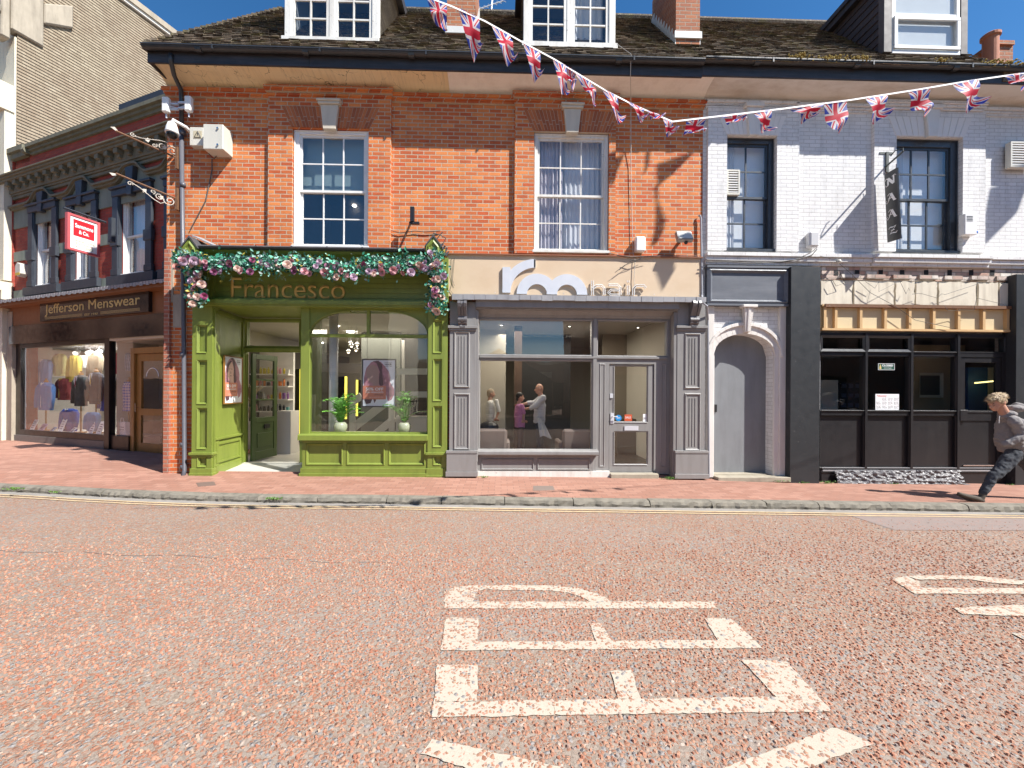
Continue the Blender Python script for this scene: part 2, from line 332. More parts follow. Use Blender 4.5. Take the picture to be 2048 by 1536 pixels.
# ------------------------------------------------------------------ lettering
def text_obj(body, name, mat, parent, rect, y, fr=W, ext=.004, weight=0., shear=0., rot=None, space=1., fit=True):
    cu = bpy.data.curves.new(name, 'FONT'); cu.body = body; cu.extrude = 0; cu.offset = weight; cu.shear = shear; cu.space_character = space; cu.align_x = 'LEFT'; cu.resolution_u = 6
    o = bpy.data.objects.new(name, cu); COL.objects.link(o); bpy.context.view_layer.update()
    me = bpy.data.meshes.new_from_object(o.evaluated_get(bpy.context.evaluated_depsgraph_get())); bpy.data.objects.remove(o)
    xs = [v.co.x for v in me.vertices]; ys = [v.co.y for v in me.vertices]
    if not xs: return None
    x0, x1, z0, z1 = rect; a, b, c, d = min(xs), max(xs), min(ys), max(ys)
    base, rz = base_of(parent); L = Matrix.Rotation(-rz, 4, 'Z')
    bm = bmesh.new(); bm.from_mesh(me)
    for v in bm.verts:
        p = Vector((x0+(v.co.x-a)/(b-a)*(x1-x0), y, z0+(v.co.y-c)/(d-c)*(z1-z0)))
        if rot: p = rot(p)
        else: p = L @ (p-base)
        v.co = p
    if ext:
        r = bmesh.ops.extrude_face_region(bm, geom=bm.faces[:]); dv = (L.to_3x3() @ Vector((0, -ext, 0))) if not rot else rot(Vector((0, -ext, 0)))-rot(Vector((0, 0, 0)))
        for v in [g for g in r['geom'] if isinstance(g, bmesh.types.BMVert)]: v.co += dv
    bmesh.ops.recalc_face_normals(bm, faces=bm.faces)
    bm.to_mesh(me); bm.free(); me.materials.clear(); me.materials.append(mat)
    ob = bpy.data.objects.new(name, me); COL.objects.link(ob); ob.parent = parent; return ob
def lerp(a, b, t): return a+(b-a)*t
# ================================================================== GROUND
def chips(name, marking=False):
    t = MT(name); o = t.obj()
    warp = t.n('VectorMath', {0: o, 1: t.n('VectorMath', {0: t.n('TexNoise', {'Vector': o, 'Scale': 60., 'Detail': 2.}).outputs['Color'], 'Scale': .012}, operation='SCALE').outputs[0]}, operation='ADD').outputs[0]
    fl = t.map(warp, (1, 1, 0))
    vo = t.n('TexVoronoi', {'Vector': fl, 'Scale': 46., 'Randomness': 1.}); ve = t.n('TexVoronoi', {'Vector': fl, 'Scale': 46.}, feature='DISTANCE_TO_EDGE').outputs[0]
    v2 = t.n('TexVoronoi', {'Vector': fl, 'Scale': 105.}); hs = t.n('SeparateColor', {0: vo.outputs['Color']}).outputs
    h2 = t.n('SeparateColor', {0: v2.outputs['Color']}).outputs
    big = t.noise(t.map(o, (.35, 1.3, 1)), .55, 4); med = t.noise(o, 2.6, 5)
    # how many chips stand proud here
    wear = t.math('ADD', hs[0], t.math('MULTIPLY', t.math('SUBTRACT', med, .5), .9 if not marking else 1.7))
    chip = t.math('MULTIPLY', t.ramp(wear, ((.22, 0.) if not marking else (.60, 0.)), ((.30, 1.) if not marking else (.64, 1.))), t.ramp(ve, (.05, 0.), (.10, 1.)))
    red = t.mix(hs[1], (.26, .11, .062), (.41, .22, .14)); red = t.mix(t.ramp(hs[2], (.86, 0.), (.88, 1.)), red, (.26, .24, .23))
    red = t.mix(t.ramp(hs[2], (.03, 1.), (.04, 0.)), red, (.42, .33, .27))
    red = t.mix(t.noise(o, 140., 3), mul2(t, red, .75), mul2(t, red, 1.25))
    grit = t.mix(h2[0], (.20, .152, .115), (.33, .265, .21))
    grit = t.mix(t.ramp(big, (.45, 0.), (.7, .5)), grit, (.28, .245, .22))
    if marking:
        grit = t.mix(t.noise(o, 90., 3), (.36, .315, .245), (.50, .45, .365)); grit = t.mix(t.ramp(t.noise(o, 9, 6, .7), (.58, 0.), (.66, .6)), grit, (.5, .42, .35))
        grit = t.mix(t.ramp(h2[0], (.93, 0.), (.95, 1.)), grit, (.45, .22, .16))
    c = t.mix(chip, grit, red)
    # tyre polished lanes and a bitumen seam
    c = t.mix(t.ramp(big, (.35, 0.), (.8, .35)), c, t.mix(.5, c, (.30, .245, .20)))
    dome = t.math('MULTIPLY', t.math('SUBTRACT', .6, vo.outputs['Distance']), t.math('ADD', .4, hs[1]))
    h = t.math('ADD', t.math('MULTIPLY', chip, dome), t.math('MULTIPLY', t.noise(o, 160, 4), .12))
    if not marking: h = t.math('ADD', h, t.math('MULTIPLY', h2[1], .18))
    return t.fin(c, .88, t.bump(h, 1. if not marking else .7, .016))
ROADM = chips('red chipped asphalt'); MARKM = chips('worn thermoplastic paint', True)
g = G(); g.face([(-70, -60, 0), (70, -60, 0), (70, 60, 0), (-70, 60, 0)]); g.top('road', ROADM, None, None, (0, 0, 0), kind='structure')
GREYT = M('grey gutter tarmac', (.27, .25, .225), .9, .25, 5, 1., 120, dirt=.4, dcol=(.14, .12, .1), ds=(3, 3, 3))
PATCHM = M('grey patched tarmac', (.235, .19, .17), .9, .2, 9, 1., 140, dirt=.3, dcol=(.36, .17, .12), ds=(8, 8, 3))
# kerb line from the photograph's own perspective, as plan points
KP = [ground(a, b, .1) for a, b in [(-700, 950), (-350, 956), (-120, 963), (0, 971), (100, 975.5), (200, 981), (300, 985.5), (400, 989), (500, 991.5), (650, 993.5), (800, 995), (1024, 998), (1400, 1003), (1800, 1008), (2048, 1011.5), (2500, 1018), (3300, 1030)]]
def kerb_at(x):
    for (a, b), (c, d) in zip(KP, KP[1:]):
        if a <= x <= c: return lerp(b, d, (x-a)/(c-a))
    return KP[0][1] if x < KP[0][0] else KP[-1][1]
def zf(x):      # pavement level along the house fronts
    pts = [(-20, .3), (-13, .25), (-8, .22), (-5.5, .175), (-1, .142), (3.8, .10), (5.7, .03), (9.7, -.005), (20, -.02)]
    for (a, b), (c, d) in zip(pts, pts[1:]):
        if a <= x <= c: return lerp(b, d, (x-a)/(c-a))
    return .1
g = G(); xs = [-24+.5*i for i in range(92)]; rows = 8
for x0, x1 in zip(xs, xs[1:]):
    for k in range(rows):
        def pt(x, k):
            y0 = kerb_at(x)+.13; 
            ys = [y0+(-.02-y0)*i/4 for i in range(5)]+([.8, 3.0, 12.] if x < -6.2 else [.02, .04, .06])
            return ys[k] if k < 8 else 30.
        def P3(x, k): return (x, pt(x, k), lerp(.1, zf(x), min(1, k/4)) if k <= 4 else zf(x)+(.0 if k == 5 else .03))
        if k < 7: g.face([P3(x0, k), P3(x1, k), P3(x1, k+1), P3(x0, k+1)])
g.top('pavement', PAVE, None, None, (0, 0, 0), kind='structure')
# granite kerb stones
g = G(); x = -22.
while x < 20:
    L = random.uniform(.75, 1.15); a, b = x, min(x+L-.012, 20); n = 14
    dz = random.uniform(-.006, .004)
    for i in range(n):
        u0, u1 = lerp(a, b, i/n), lerp(a, b, (i+1)/n)
        def sec(u, s):
            k = kerb_at(u); r = random.Random(int(u*1000)); j = lambda q: r.uniform(-q, q)
            return [(u, k-.012+j(.012), -.02), (u, k-.022+j(.018), .04+j(.01)), (u, k+.0+j(.012), .084+dz+j(.006)), (u, k+.03+j(.006), .101+dz), (u, k+.13, .104+dz), (u, k+.13, -.02)]
        g.hexa(sec(u0, 0), sec(u1, 1))
    x += L
g.top('kerb', KERB, None, None, (0, 0, 0), kind='structure')
def strip(name, mat, d0, d1, z, x0=-22, x1=20, wob=0.):
    g = G(); n = int((x1-x0)/.4)
    P = [(x0+(x1-x0)*i/n) for i in range(n+1)]
    for a, b in zip(P, P[1:]):
        wa, wb = [random.Random(int(q*977)).uniform(-wob, wob) for q in (a, b)]
        g.face([(a, kerb_at(a)-d0+wa, z), (b, kerb_at(b)-d0+wb, z), (b, kerb_at(b)-d1, z), (a, kerb_at(a)-d1, z)])
    g.top(name, mat, None, None, (0, 0, 0), kind='structure')
strip('road_gutter_strip', GREYT, .155, -.02, .004, wob=.008)
YEL = M('faded yellow road paint', (.50, .38, .22), .85, .15, 6, .8, 120, dirt=.85, dcol=(.34, .22, .16), ds=(7, 7, 3))
strip('road_yellow_line', YEL, .21, .165, .008, wob=.005); 
g = G()
strip('road_yellow_line', YEL, .31, .265, .008, wob=.005)
# grey reinstatement patch at the right and near gate
PT = [(1690, 1028), (2200, 1030), (2400, 1062), (1790, 1060)]
g = G(); g.face([(*ground(a, b, .004), .004) for a, b in PT]); g.top('road_patch', PATCHM, None, None, (0, 0, 0), kind='structure')
SEAM = M('bitumen seam', (.20, .16, .14), .8, .3)
g = G(); px = -300
while px < 760:
    q = px+random.uniform(18, 46)
    f = lambda u: 1100+(u)*.034+math.sin(u*.031)*2.2
    if random.random() < .78: g.face([(*ground(a, b, .004), .004) for a, b in [(px, f(px)+.4), (q, f(q)+.4), (q+3, f(q)-.2), (px+3, f(px)-.2)]])
    px = q
g.top('road_seam', SEAM, None, None, (0, 0, 0), kind='structure')
# painted words, laid out in metres. letters run along -X (top of letter to the left), word advances away from the camera
MK = {'P': [], 'E': [], 'E2': []}
def mark(polys):
    g = G()
    for p in polys: g.face([(*ground(a, b, .004), .004) for a, b in p])
    return g
def arcband(cx, cy, rx, ry, w, wy, a0, a1, n=14):   # plan metres
    out = []
    for i in range(n):
        t0, t1 = lerp(a0, a1, i/n), lerp(a0, a1, (i+1)/n)
        out.append([(cx+rx*math.cos(t0), cy+ry*math.sin(t0)), (cx+rx*math.cos(t1), cy+ry*math.sin(t1)), (cx+(rx-w)*math.cos(t1), cy+(ry-wy)*math.sin(t1)), (cx+(rx-w)*math.cos(t0), cy+(ry-wy)*math.sin(t0))])
    return out
gm = G()
_mz = [0]
def plan(polys):
    for p in polys: gm.face([(a, b, .004) for a, b in p])
MPOLY = []; rk = random.Random(12)
def pxp(*polys):
    for p in polys:
        _mz[0] += 1; Q = [ground(a, b, .004) for a, b in p]; MPOLY.append(Q); out = []
        for (a, b), (c, d) in zip(Q, Q[1:]+Q[:1]):
            n = max(1, int(math.hypot(c-a, d-b)/.03))
            for i in range(n): out.append((lerp(a, c, i/n)+rk.uniform(-.005, .005), lerp(b, d, i/n)+rk.uniform(-.005, .005)))
        gm.face([(x, y, .004+.00015*_mz[0]) for x, y in out])
# P
pxp([(888, 1217), (1432, 1217), (1430, 1203), (890, 1203)], [(888, 1203), (945, 1203), (955, 1182), (893, 1185)], [(893, 1185), (955, 1182), (975, 1177), (905, 1176)],
    [(905, 1176), (975, 1177), (990, 1180), (1000, 1180), (1000, 1170), (935, 1171)], [(1000, 1180), (1100, 1181), (1096, 1171), (1000, 1170)], [(1100, 1181), (1140, 1186), (1155, 1176), (1096, 1171)],
    [(1140, 1186), (1165, 1195), (1190, 1186), (1155, 1176)], [(1165, 1195), (1182, 1204), (1222, 1204), (1210, 1194), (1190, 1186)])
# E (far)
pxp([(880, 1301), (1523, 1296), (1508, 1280), (884, 1284)], [(884, 1284), (955, 1284), (957, 1236), (891, 1235)], [(1192, 1282), (1226, 1282), (1200, 1246), (1178, 1246)], [(1436, 1281), (1508, 1280), (1462, 1237), (1408, 1237)])
# E (near)
pxp([(862, 1436), (1110, 1430), (1106, 1401), (955, 1403), (868, 1404)], [(1110, 1430), (1664, 1424), (1636, 1392), (1106, 1401)], [(868, 1404), (955, 1403), (956, 1330), (874, 1330)], [(1237, 1399), (1281, 1398), (1262, 1341), (1220, 1342)], [(1552, 1394), (1636, 1392), (1572, 1322), (1483, 1321)])
# K : two arms that meet at the stem nearer than the frame
pxp([(842, 1507), (865, 1478), (1130, 1536), (1330, 1640), (1180, 1700), (1000, 1560)], [(1450, 1536), (1672, 1455), (1744, 1488), (1550, 1560), (1430, 1640), (1330, 1640)], [(780, 1760), (2000, 1740), (1920, 1640), (800, 1660)])
# R of CLEAR, A, E, going out of frame to the right
pxp([(1830, 1188), (2100, 1188), (2500, 1188), (2500, 1176), (2060, 1177), (1817, 1176)], [(1783, 1159), (1830, 1188), (1850, 1182), (1840, 1172), (1838, 1164), (1812, 1152)], [(1812, 1152), (1838, 1160), (1936, 1159), (1925, 1151)], [(1925, 1151), (1936, 1159), (1985, 1166), (2048, 1170), (2030, 1160), (1960, 1153)], [(2010, 1163), (2040, 1168), (2330, 1158), (2290, 1152)],
    [(1907, 1217), (1925, 1229), (2070, 1234), (2400, 1252), (2420, 1240), (2060, 1222), (2060, 1213), (2040, 1210)], [(2040, 1214), (2060, 1222), (2420, 1212), (2400, 1202)],
    [(2025, 1268), (2110, 1316), (2600, 1312), (2560, 1290), (2180, 1292), (2120, 1268)])
gm.top('road_marking', MARKM, None, None, (0, 0, 0), kind='structure')
# loose red chippings standing proud of the binder, real stones in the part of the road near the camera
def inside(x, y):
    for Q in MPOLY:
        c = False; j = len(Q)-1
        for i in range(len(Q)):
            (xi, yi), (xj, yj) = Q[i], Q[j]
            if (yi > y) != (yj > y) and x < (xj-xi)*(y-yi)/(yj-yi)+xi: c = not c
            j = i
        if c: return True
    return False
rc = random.Random(99); g = G(); y = -6.35
from mathutils import noise as mnoise
while y < -2.25:
    dd = y+D; hw = 1.42*dd+.3; st = .031 if dd < 3.4 else .036 if dd < 4.3 else .044; x = -hw
    while x < hw:
        cx_, cy_ = x+rc.uniform(-.5, .5)*st, y+rc.uniform(-.5, .5)*st; x += st
        if rc.random() < .30+.5*mnoise.noise((cx_*1.7, cy_*1.7, 3))+.35*mnoise.noise((cx_*.35+5, cy_*1.1, 7))+max(0, (dd-4.4)*.55): continue
        inn = inside(cx_, cy_)
        if inn and rc.random() < .48: continue
        r = rc.uniform(.006, .0135)*(1 if not inn else .8)*(1 if dd < 3.4 else 1.1)*(1 if dd < 4.2 else lerp(1, .75, (dd-4.2)/1.4)); h = r*rc.uniform(.45, .85)*(.8 if inn else 1)+(.002 if inn else 0); n = rc.choice((4, 5, 5, 6)); a0 = rc.uniform(0, 6.3); el = rc.uniform(.6, 1); th = rc.uniform(0, 3.14); ct, s_t = math.cos(th), math.sin(th)
        sx_, sy_ = rc.uniform(-.3, .3), rc.uniform(-.3, .3); o = len(g.v)
        for lv, (k, z) in enumerate(((1, -.001), (.62, h))):
            for i in range(n):
                a = a0+6.283*i/n; q_ = r*k*rc.uniform(.8, 1.15); u, v = q_*math.cos(a), q_*el*math.sin(a); X_, Y_ = u*ct-v*s_t, u*s_t+v*ct
                g.v.append((cx_+X_, cy_+Y_, z if not lv else z+X_*sx_+Y_*sy_))
        for i in range(n): g.f.append((o+i, o+(i+1) % n, o+n+(i+1) % n, o+n+i))
        g.f.append(tuple(o+n+i for i in range(n))); g.m += [0]*(n+1)
    y += st*.95
def chipm():
    t = MT('loose red chippings'); o = t.obj(); r = t.n('NewGeometry').outputs['Random Per Island']; c = t.ramp(r, (0, (.42, .32, .24)), (.08, (.45, .25, .165)), (.45, (.40, .185, .118)), (.80, (.31, .12, .07)), (.93, (.38, .21, .14)), (1, (.22, .20, .19)))
    c = t.mix(t.noise(o, 220, 3), mul2(t, c, .75), mul2(t, c, 1.2)); return t.fin(c, .85, t.bump(t.noise(o, 300, 3), .5, .003))
def pz(x, y):
    y0 = kerb_at(x)+.13; return lerp(.1, zf(x), max(0, min(1, (y-y0)/(-.02-y0))))
g.top('road_chippings', chipm(), 'red stone chippings standing proud of the road surface', 'chippings', (0, 0, 0), kind='stuff')

# ================================================================== BRICK BUILDING
WT = 7.31
BB = thing('brick_building', 'orange brick building with mossy hipped roof above the olive and taupe shopfronts', 'building', (-1.05, 0, .14))
xL, xR = X(333, 500), X(1405, 400)
W1 = R(588, 262, 739, 498); W2 = R(1067, 269, 1216, 507)
shopL = (X(388, 750), X(894, 750), -.2, Z(545, 640)); shopR = (X(903, 750), X(1402, 750), -.2, Z(606, 1150))
g = G(); g.plate(xL, xR, -.15, WT, 0, .33, [W1, W2, shopL, shopR])
bz = {}
for nm, (a, b, c, d), (o0, o1) in (('a', R(540, 262, 783, 498), W1[:2]), ('b', R(1029, 269, 1229, 507), W2[:2])):
    top = Z(196, (600 if nm == 'a' else 1120)); low = (W1 if nm == 'a' else W2)[2]-(.0 if nm == 'a' else .03); wt = (W1 if nm == 'a' else W2)[3]
    g.box(a, o0, -.068, -.001, low, top); g.box(o1, b, -.068, -.001, low, top); g.box(o0, o1, -.068, -.001, wt, top); bz[nm] = (a, b, top, wt, o0, o1, low)
g.build('wall', BR_RED, BB)
# oversailing brick cornice
g = G()
def corn(g, x0, x1, yo, z):
    for k, (dy, dz0, dz1) in enumerate([(.03, -.10, -.055), (.055, -.053, -.012), (.085, -.01, .045)]): g.box(x0-dy*.6, x1+dy*.6, yo-dy, .02, z+dz0, z+dz1)
corn(g, xL, bz['a'][0]-.02, 0, WT-.02); corn(g, bz['a'][0], bz['a'][1], -.065, WT+.01); corn(g, bz['a'][1]+.02, bz['b'][0]-.02, 0, WT-.02); corn(g, bz['b'][0], bz['b'][1], -.065, WT+.01); corn(g, bz['b'][1]+.02, xR-.01, 0, WT-.02)
g.build('brick_cornice', BR_RED, BB)
MORT = M('arch mortar', (.45, .34, .26), .9, .2)
for nm in 'ab':
    a, b, top, wt, o0, o1, low = bz[nm]; cx = (o0+o1)/2; h0, h1 = wt+.015, wt+.40
    g = G(); hw0, hw1 = (o1-o0)/2+.02, (o1-o0)/2+.2; n = 26
    for i in range(n):
        t0, t1 = (i+.07)/n*2-1, (i+.93)/n*2-1
        if abs((t0+t1)/2) < .1: continue
        for q0, q1 in (((0, .48), (.52, 1)) if i % 2 else ((0, .3), (.34, 1))):
            f = lambda t, s: (cx+t*lerp(hw0, hw1, s), lerp(h0, h1, s))
            g.prism([f(t0, q0), f(t1, q0), f(t1, q1), f(t0, q1)], -.078, -.06)
    g.build('window_arch', ARCHB, BB); g = G(); g.prism([(cx-hw0, h0), (cx+hw0, h0), (cx+hw1, h1), (cx-hw1, h1)], -.0735, -.0685); g.build('arch_mortar', MORT, BB)
    g = G(); kw = (.115, .165); zt = wt+.40
    g.prism([(cx-kw[0], wt-.05), (cx+kw[0], wt-.05), (cx+kw[1], zt), (cx-kw[1], zt)], -.14, -.05); g.box(cx-.20, cx+.20, -.17, -.05, zt, zt+.045); g.box(cx-.22, cx+.22, -.19, -.05, zt+.047, zt+.09)
    g.build('keystone', KEYST, BB, bev=.008)

def sash_window(parent, r, y, nx, nz, fm, bar=.022, fw=.075, box=.14, glassm=None, name='window', meet=None, frame_only=False, left_fw=None):
    """r = opening (x0,x1,z0,z1); frame face at y, upper sash just behind, lower sash behind that"""
    x0, x1, z0, z1 = r; g = G(); lf = left_fw or fw
    g.box(x0, x0+lf, y, y+box, z0, z1); g.box(x1-fw, x1, y, y+box, z0, z1); g.box(x0+lf, x1-fw, y, y+box, z1-fw, z1); g.box(x0-.02, x1+.02, y-.06, y+box, z0-.005, z0+.045)
    g.box(x0+.012, x0+.03, y-.02, y-.001, z0+.05, z1-.01); g.box(x1-.03, x1-.012, y-.02, y-.001, z0+.05, z1-.01); g.box(x0+.032, x1-.032, y-.02, y-.001, z1-.03, z1-.012)
    f = g.build(name, fm, parent, bev=.004)
    zm = meet if meet is not None else (z0+z1)/2; a, b = x0+lf, x1-fw
    for k, (c, d, yy) in enumerate(((zm-.02, z1-fw, y+.03), (z0+.047, zm+.02, y+.065))):
        s = G(); e = .042; s.box(a, a+e, yy, yy+.03, c, d); s.box(b-e, b, yy, yy+.03, c, d); s.box(a+e, b-e, yy, yy+.03, c, c+(e if k == 0 else .06)); s.box(a+e, b-e, yy, yy+.03, d-e, d)
        ia, ib, ic, id_ = a+e, b-e, c+(e if k == 0 else .06), d-e; mz = nz//2
        for i in range(1, nx): xx = lerp(ia, ib, i/nx); s.box(xx-bar/2, xx+bar/2, yy+.004, yy+.026, ic, id_)
        for j in range(1, mz): zz = lerp(ic, id_, j/mz); s.box(ia, ib, yy+.006, yy+.024, zz-bar/2, zz+bar/2)
        s.build('sash', fm, f); p = G(); p.box(ia-.005, ib+.005, yy+.0135, yy+.0165, ic-.005, id_+.005); p.build('pane', glassm or GLU, f)
    return f
w1 = sash_window(BB, W1, -.01, 3, 4, WHITE, left_fw=.10, glassm=GLS, meet=Z(382, 660)); w2 = sash_window(BB, W2, -.01, 3, 4, WHITE_OLD, glassm=GLU, meet=Z(391, 1140))
# what stands behind the two windows
def room(parent, x0, x1, y0, y1, z0, z1, m, name='room', fl=None, ce=None):
    g = G(); g.face([(x0, y1, z0), (x1, y1, z0), (x1, y1, z1), (x0, y1, z1)]); g.face([(x0, y0, z0), (x0, y1, z0), (x0, y1, z1), (x0, y0, z1)]); g.face([(x1, y0, z0), (x1, y0, z1), (x1, y1, z1), (x1, y1, z0)])
    g.mi = 1; g.face([(x0, y0, z1), (x0, y1, z1), (x1, y1, z1), (x1, y0, z1)]); g.mi = 2; g.face([(x0, y0, z0), (x1, y0, z0), (x1, y1, z0), (x0, y1, z0)])
    return g.build(name, [m, ce or m, fl or m], parent)
BLIND = M('teal grey roller blind', (.22, .30, .31), .8, .04, 1, .05); CURT = M('pale lilac curtain', (.50, .46, .50), .85, .06, 2, .1); NET = M('white net curtain', (.62, .62, .64), .9, .05, 3, .1)
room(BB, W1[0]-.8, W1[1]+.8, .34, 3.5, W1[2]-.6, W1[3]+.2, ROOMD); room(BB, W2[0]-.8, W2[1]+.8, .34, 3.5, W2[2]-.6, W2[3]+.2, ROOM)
g = G(); g.box(W1[0]+.03, W1[1]-.03, .2, .204, Z(372, 660), W1[3]-.02); g.build('roller_blind', BLIND, BB)
def curtain(parent, x0, x1, y, z0, z1, m, n=10, amp=.03, name='curtain'):
    g = G(); k = n*6; P = [(lerp(x0, x1, i/k)+math.sin(i*1.7)*.004, y+amp*math.sin(i/6*2*math.pi)+amp*.4*math.sin(i*.9)) for i in range(k+1)]
    for (a, b), (c, d) in zip(P, P[1:]): g.face([(a, b, z0), (c, d, z0), (c, d, z1), (a, b, z1)])
    return g.build(name, m, parent, smooth=True)
curtain(BB, W2[0]+.02, lerp(W2[0], W2[1], .40), .17, W2[2], W2[3], CURT, 7); curtain(BB, lerp(W2[0], W2[1], .40), W2[1]-.02, .24, W2[2], W2[3], NET, 9, .015)
for px, py in ((612, 372), (702, 372), (654, 416), (732, 416)):
    x, z = W.un(px, py, 1.6); 
LAMPW = emis('warm white lamp', (1, .93, .8), 9.)
g = G()
for i, (px, py) in enumerate([(612, 371), (702, 371), (655, 416), (730, 416)]):
    zc = W1[3]+.18; yy = (zc-1.72)*FPX/(785-py)-D; xx = (px-1024)/FPX*(yy+D); g.lathe([(.05, -.015), (.055, 0)], (xx, yy, zc-.012), 14)
    if i == 3: break
g.build('reflected_light_disc', LAMPW, BB)  # glowing discs stand in for lights reflected in the upper window

# cove, fascia, gutter
eL, eR = X(286, 100, -.55), X(1405, 150, -.5)
def cove_prof(): return [(0.0+.02, WT+.02)]+[(.0-.46*(1-math.cos(a)), WT+.02+.17*math.sin(a)) for a in [i*math.pi/2/7 for i in range(8)]]+[(.02, WT+.2)]
xc = X(897, 160, -.2)
g = G(); g.sweep([(y, z) for y, z in cove_prof()], xL+.01, xc-.002); g.build('old_cove', COVE_OLD, BB, label='cracked cream plaster cove')
g = G(); g.sweep(cove_prof(), xc, xR); g.build('new_cove', COVE_WHITE, BB)
g = G(); g.box(eL+.02, X(640), -.485, -.45, WT+.13, WT+.33); g.box(X(640)+.004, X(1130), -.482, -.45, WT+.128, WT+.33); g.box(X(1130)+.004, eR, -.485, -.45, WT+.13, WT+.33)
g.box(eL+.02, eL+.05, -.45, .5, WT+.13, WT+.33); g.build('fascia_board', FASC, BB)
def gutter(parent, x0, x1, z, y=-.545):
    g = G(); r = .06; P = [(y+r*math.cos(a), z+r*math.sin(a)) for a in [math.pi+math.pi*i/8 for i in range(9)]]
    Q = [(y+(r-.008)*math.cos(a), z+(r-.008)*math.sin(a)) for a in [2*math.pi-math.pi*i/8 for i in range(9)]]
    for (a, b), (c, d) in zip(P+Q, (P+Q)[1:]+[P[0]]): g.face([(x0, a, b), (x1, a, b), (x1, c, d), (x0, c, d)])
    g.box(x0, x1, y-r-.012, y-r+.004, z-.012, z+.008)
    x = x0+.9
    while x < x1:
        g.tube([(x, y, z-.03), (x+.10, y, z-.03)], .055, 10); g.box(x+.3, x+.325, y-r-.016, y-r+.01, z-.07, z+.01); x += 1.83
    return g.build('gutter', IRON, parent, smooth=False)
gutter(BB, eL, eR, WT+.36)
# tiled roof as individual tiles
YR, TS = 1.7, 1.25
def rz_(y): return 7.655+(y+.58)*TS
def roof(parent, x0f, x1f, n=31, mat=ROOFT, seed=3, wdt=.17):
    rd = random.Random(seed); g = G(); L = math.hypot(YR+.58, (YR+.58)*TS); dl = L/n
    ny, nz = -TS/math.hypot(1, TS), 1/math.hypot(1, TS)
    for i in range(n):
        y0 = -.58+(YR+.58)*i/n; y1 = -.58+(YR+.58)*(i+1.5)/n; x = x0f(y0)-(wdt/2 if i % 2 else 0)
        while x < x1f(y0):
            a = max(x, x0f(y0)); b = min(x+wdt-.004, x1f(y0)); x += wdt
            if b-a < .03: continue
            t = rd.uniform(.010, .022); l = rd.uniform(0, .010); dy = rd.uniform(-.007, .007); sk = rd.uniform(-.004, .004)
            z0, z1 = rz_(y0), rz_(y1); q = .028+l
            lo = [(a, y0+dy+sk+ny*q, z0+nz*q+dy), (b, y0+dy-sk+ny*q, z0+nz*q+dy), (b, y1+ny*.004, z1+nz*.004), (a, y1+ny*.004, z1+nz*.004)]
            hi = [(a, y0+dy+sk+ny*(q-t), z0+nz*(q-t)+dy), (b, y0+dy-sk+ny*(q-t), z0+nz*(q-t)+dy), (b, y1, z1-.01), (a, y1, z1-.01)]
            o = len(g.v); g.v += lo+hi
            g.f += [(o, o+1, o+2, o+3), (o, o+4, o+5, o+1), (o, o+3, o+7, o+4), (o+1, o+5, o+6, o+2)]; g.m += [0]*4
    g.face([(x0f(-.5), -.56, rz_(-.56)-.02), (x1f(-.5), -.56, rz_(-.56)-.02), (x1f(YR), YR, rz_(YR)-.02), (x0f(YR), YR, rz_(YR)-.02)])
    return g
xr0 = X(568, 10, YR)
hipf = lambda y: lerp(eL, xr0, (y+.58)/(YR+.58))
g = roof(BB, hipf, lambda y: eR); g.tube([(xr0+.1, YR, rz_(YR)+.01), (eR, YR, rz_(YR)+.01)], .09, 8)
for i in range(26):
    y = lerp(-.5, YR, i/26); g.box(hipf(y)-.05, hipf(y)+.06, y-.03, y+.09, rz_(y)-.0, rz_(y)+.045)
# hip end and rear slope close the roof
g.face([(eL, -.58, 7.62), (xr0, YR, rz_(YR)-.02), (xr0, 4, rz_(YR)-2.4), (eL, 4.5, 7.62)]); g.face([(xr0, YR, rz_(YR)-.03), (eR, YR, rz_(YR)-.03), (eR, 4.5, 7.6), (xr0, 4.5, 7.6)])
RF = g.build('roof', ROOFT, BB)

def chimney(parent, r, yf, depth, top, flash=True):
    a, b, c, d = r; g = G(); g.box(a, b, yf, yf+depth, c-.3, top); g.build('chimney', BR_CHIM, parent)
    g = G(); g.box(a-.03, b+.03, yf-.03, yf, c-.02, c+.11)
    for k in range(9):
        y0 = yf+depth*k/9; z = rz_(y0)
        for s, xx in ((-1, a), (1, b)): g.box(min(xx, xx+s*.012), max(xx, xx+s*.012), y0, y0+depth/9+.02, z-.05, z+.12+TS*depth/9)
    g.build('flashing', M('white lead flashing', (.62, .62, .6), .5, .1, 4, .4), parent)
ca = R(1352, -60, 1400, 76, .12); chimney(RF, ca, .12, 1.25, 10.6)
cb = R(894, -60, 951, 66, .22); chimney(RF, (cb[0], cb[1], cb[2], cb[3]), .22, 1.2, 10.4)

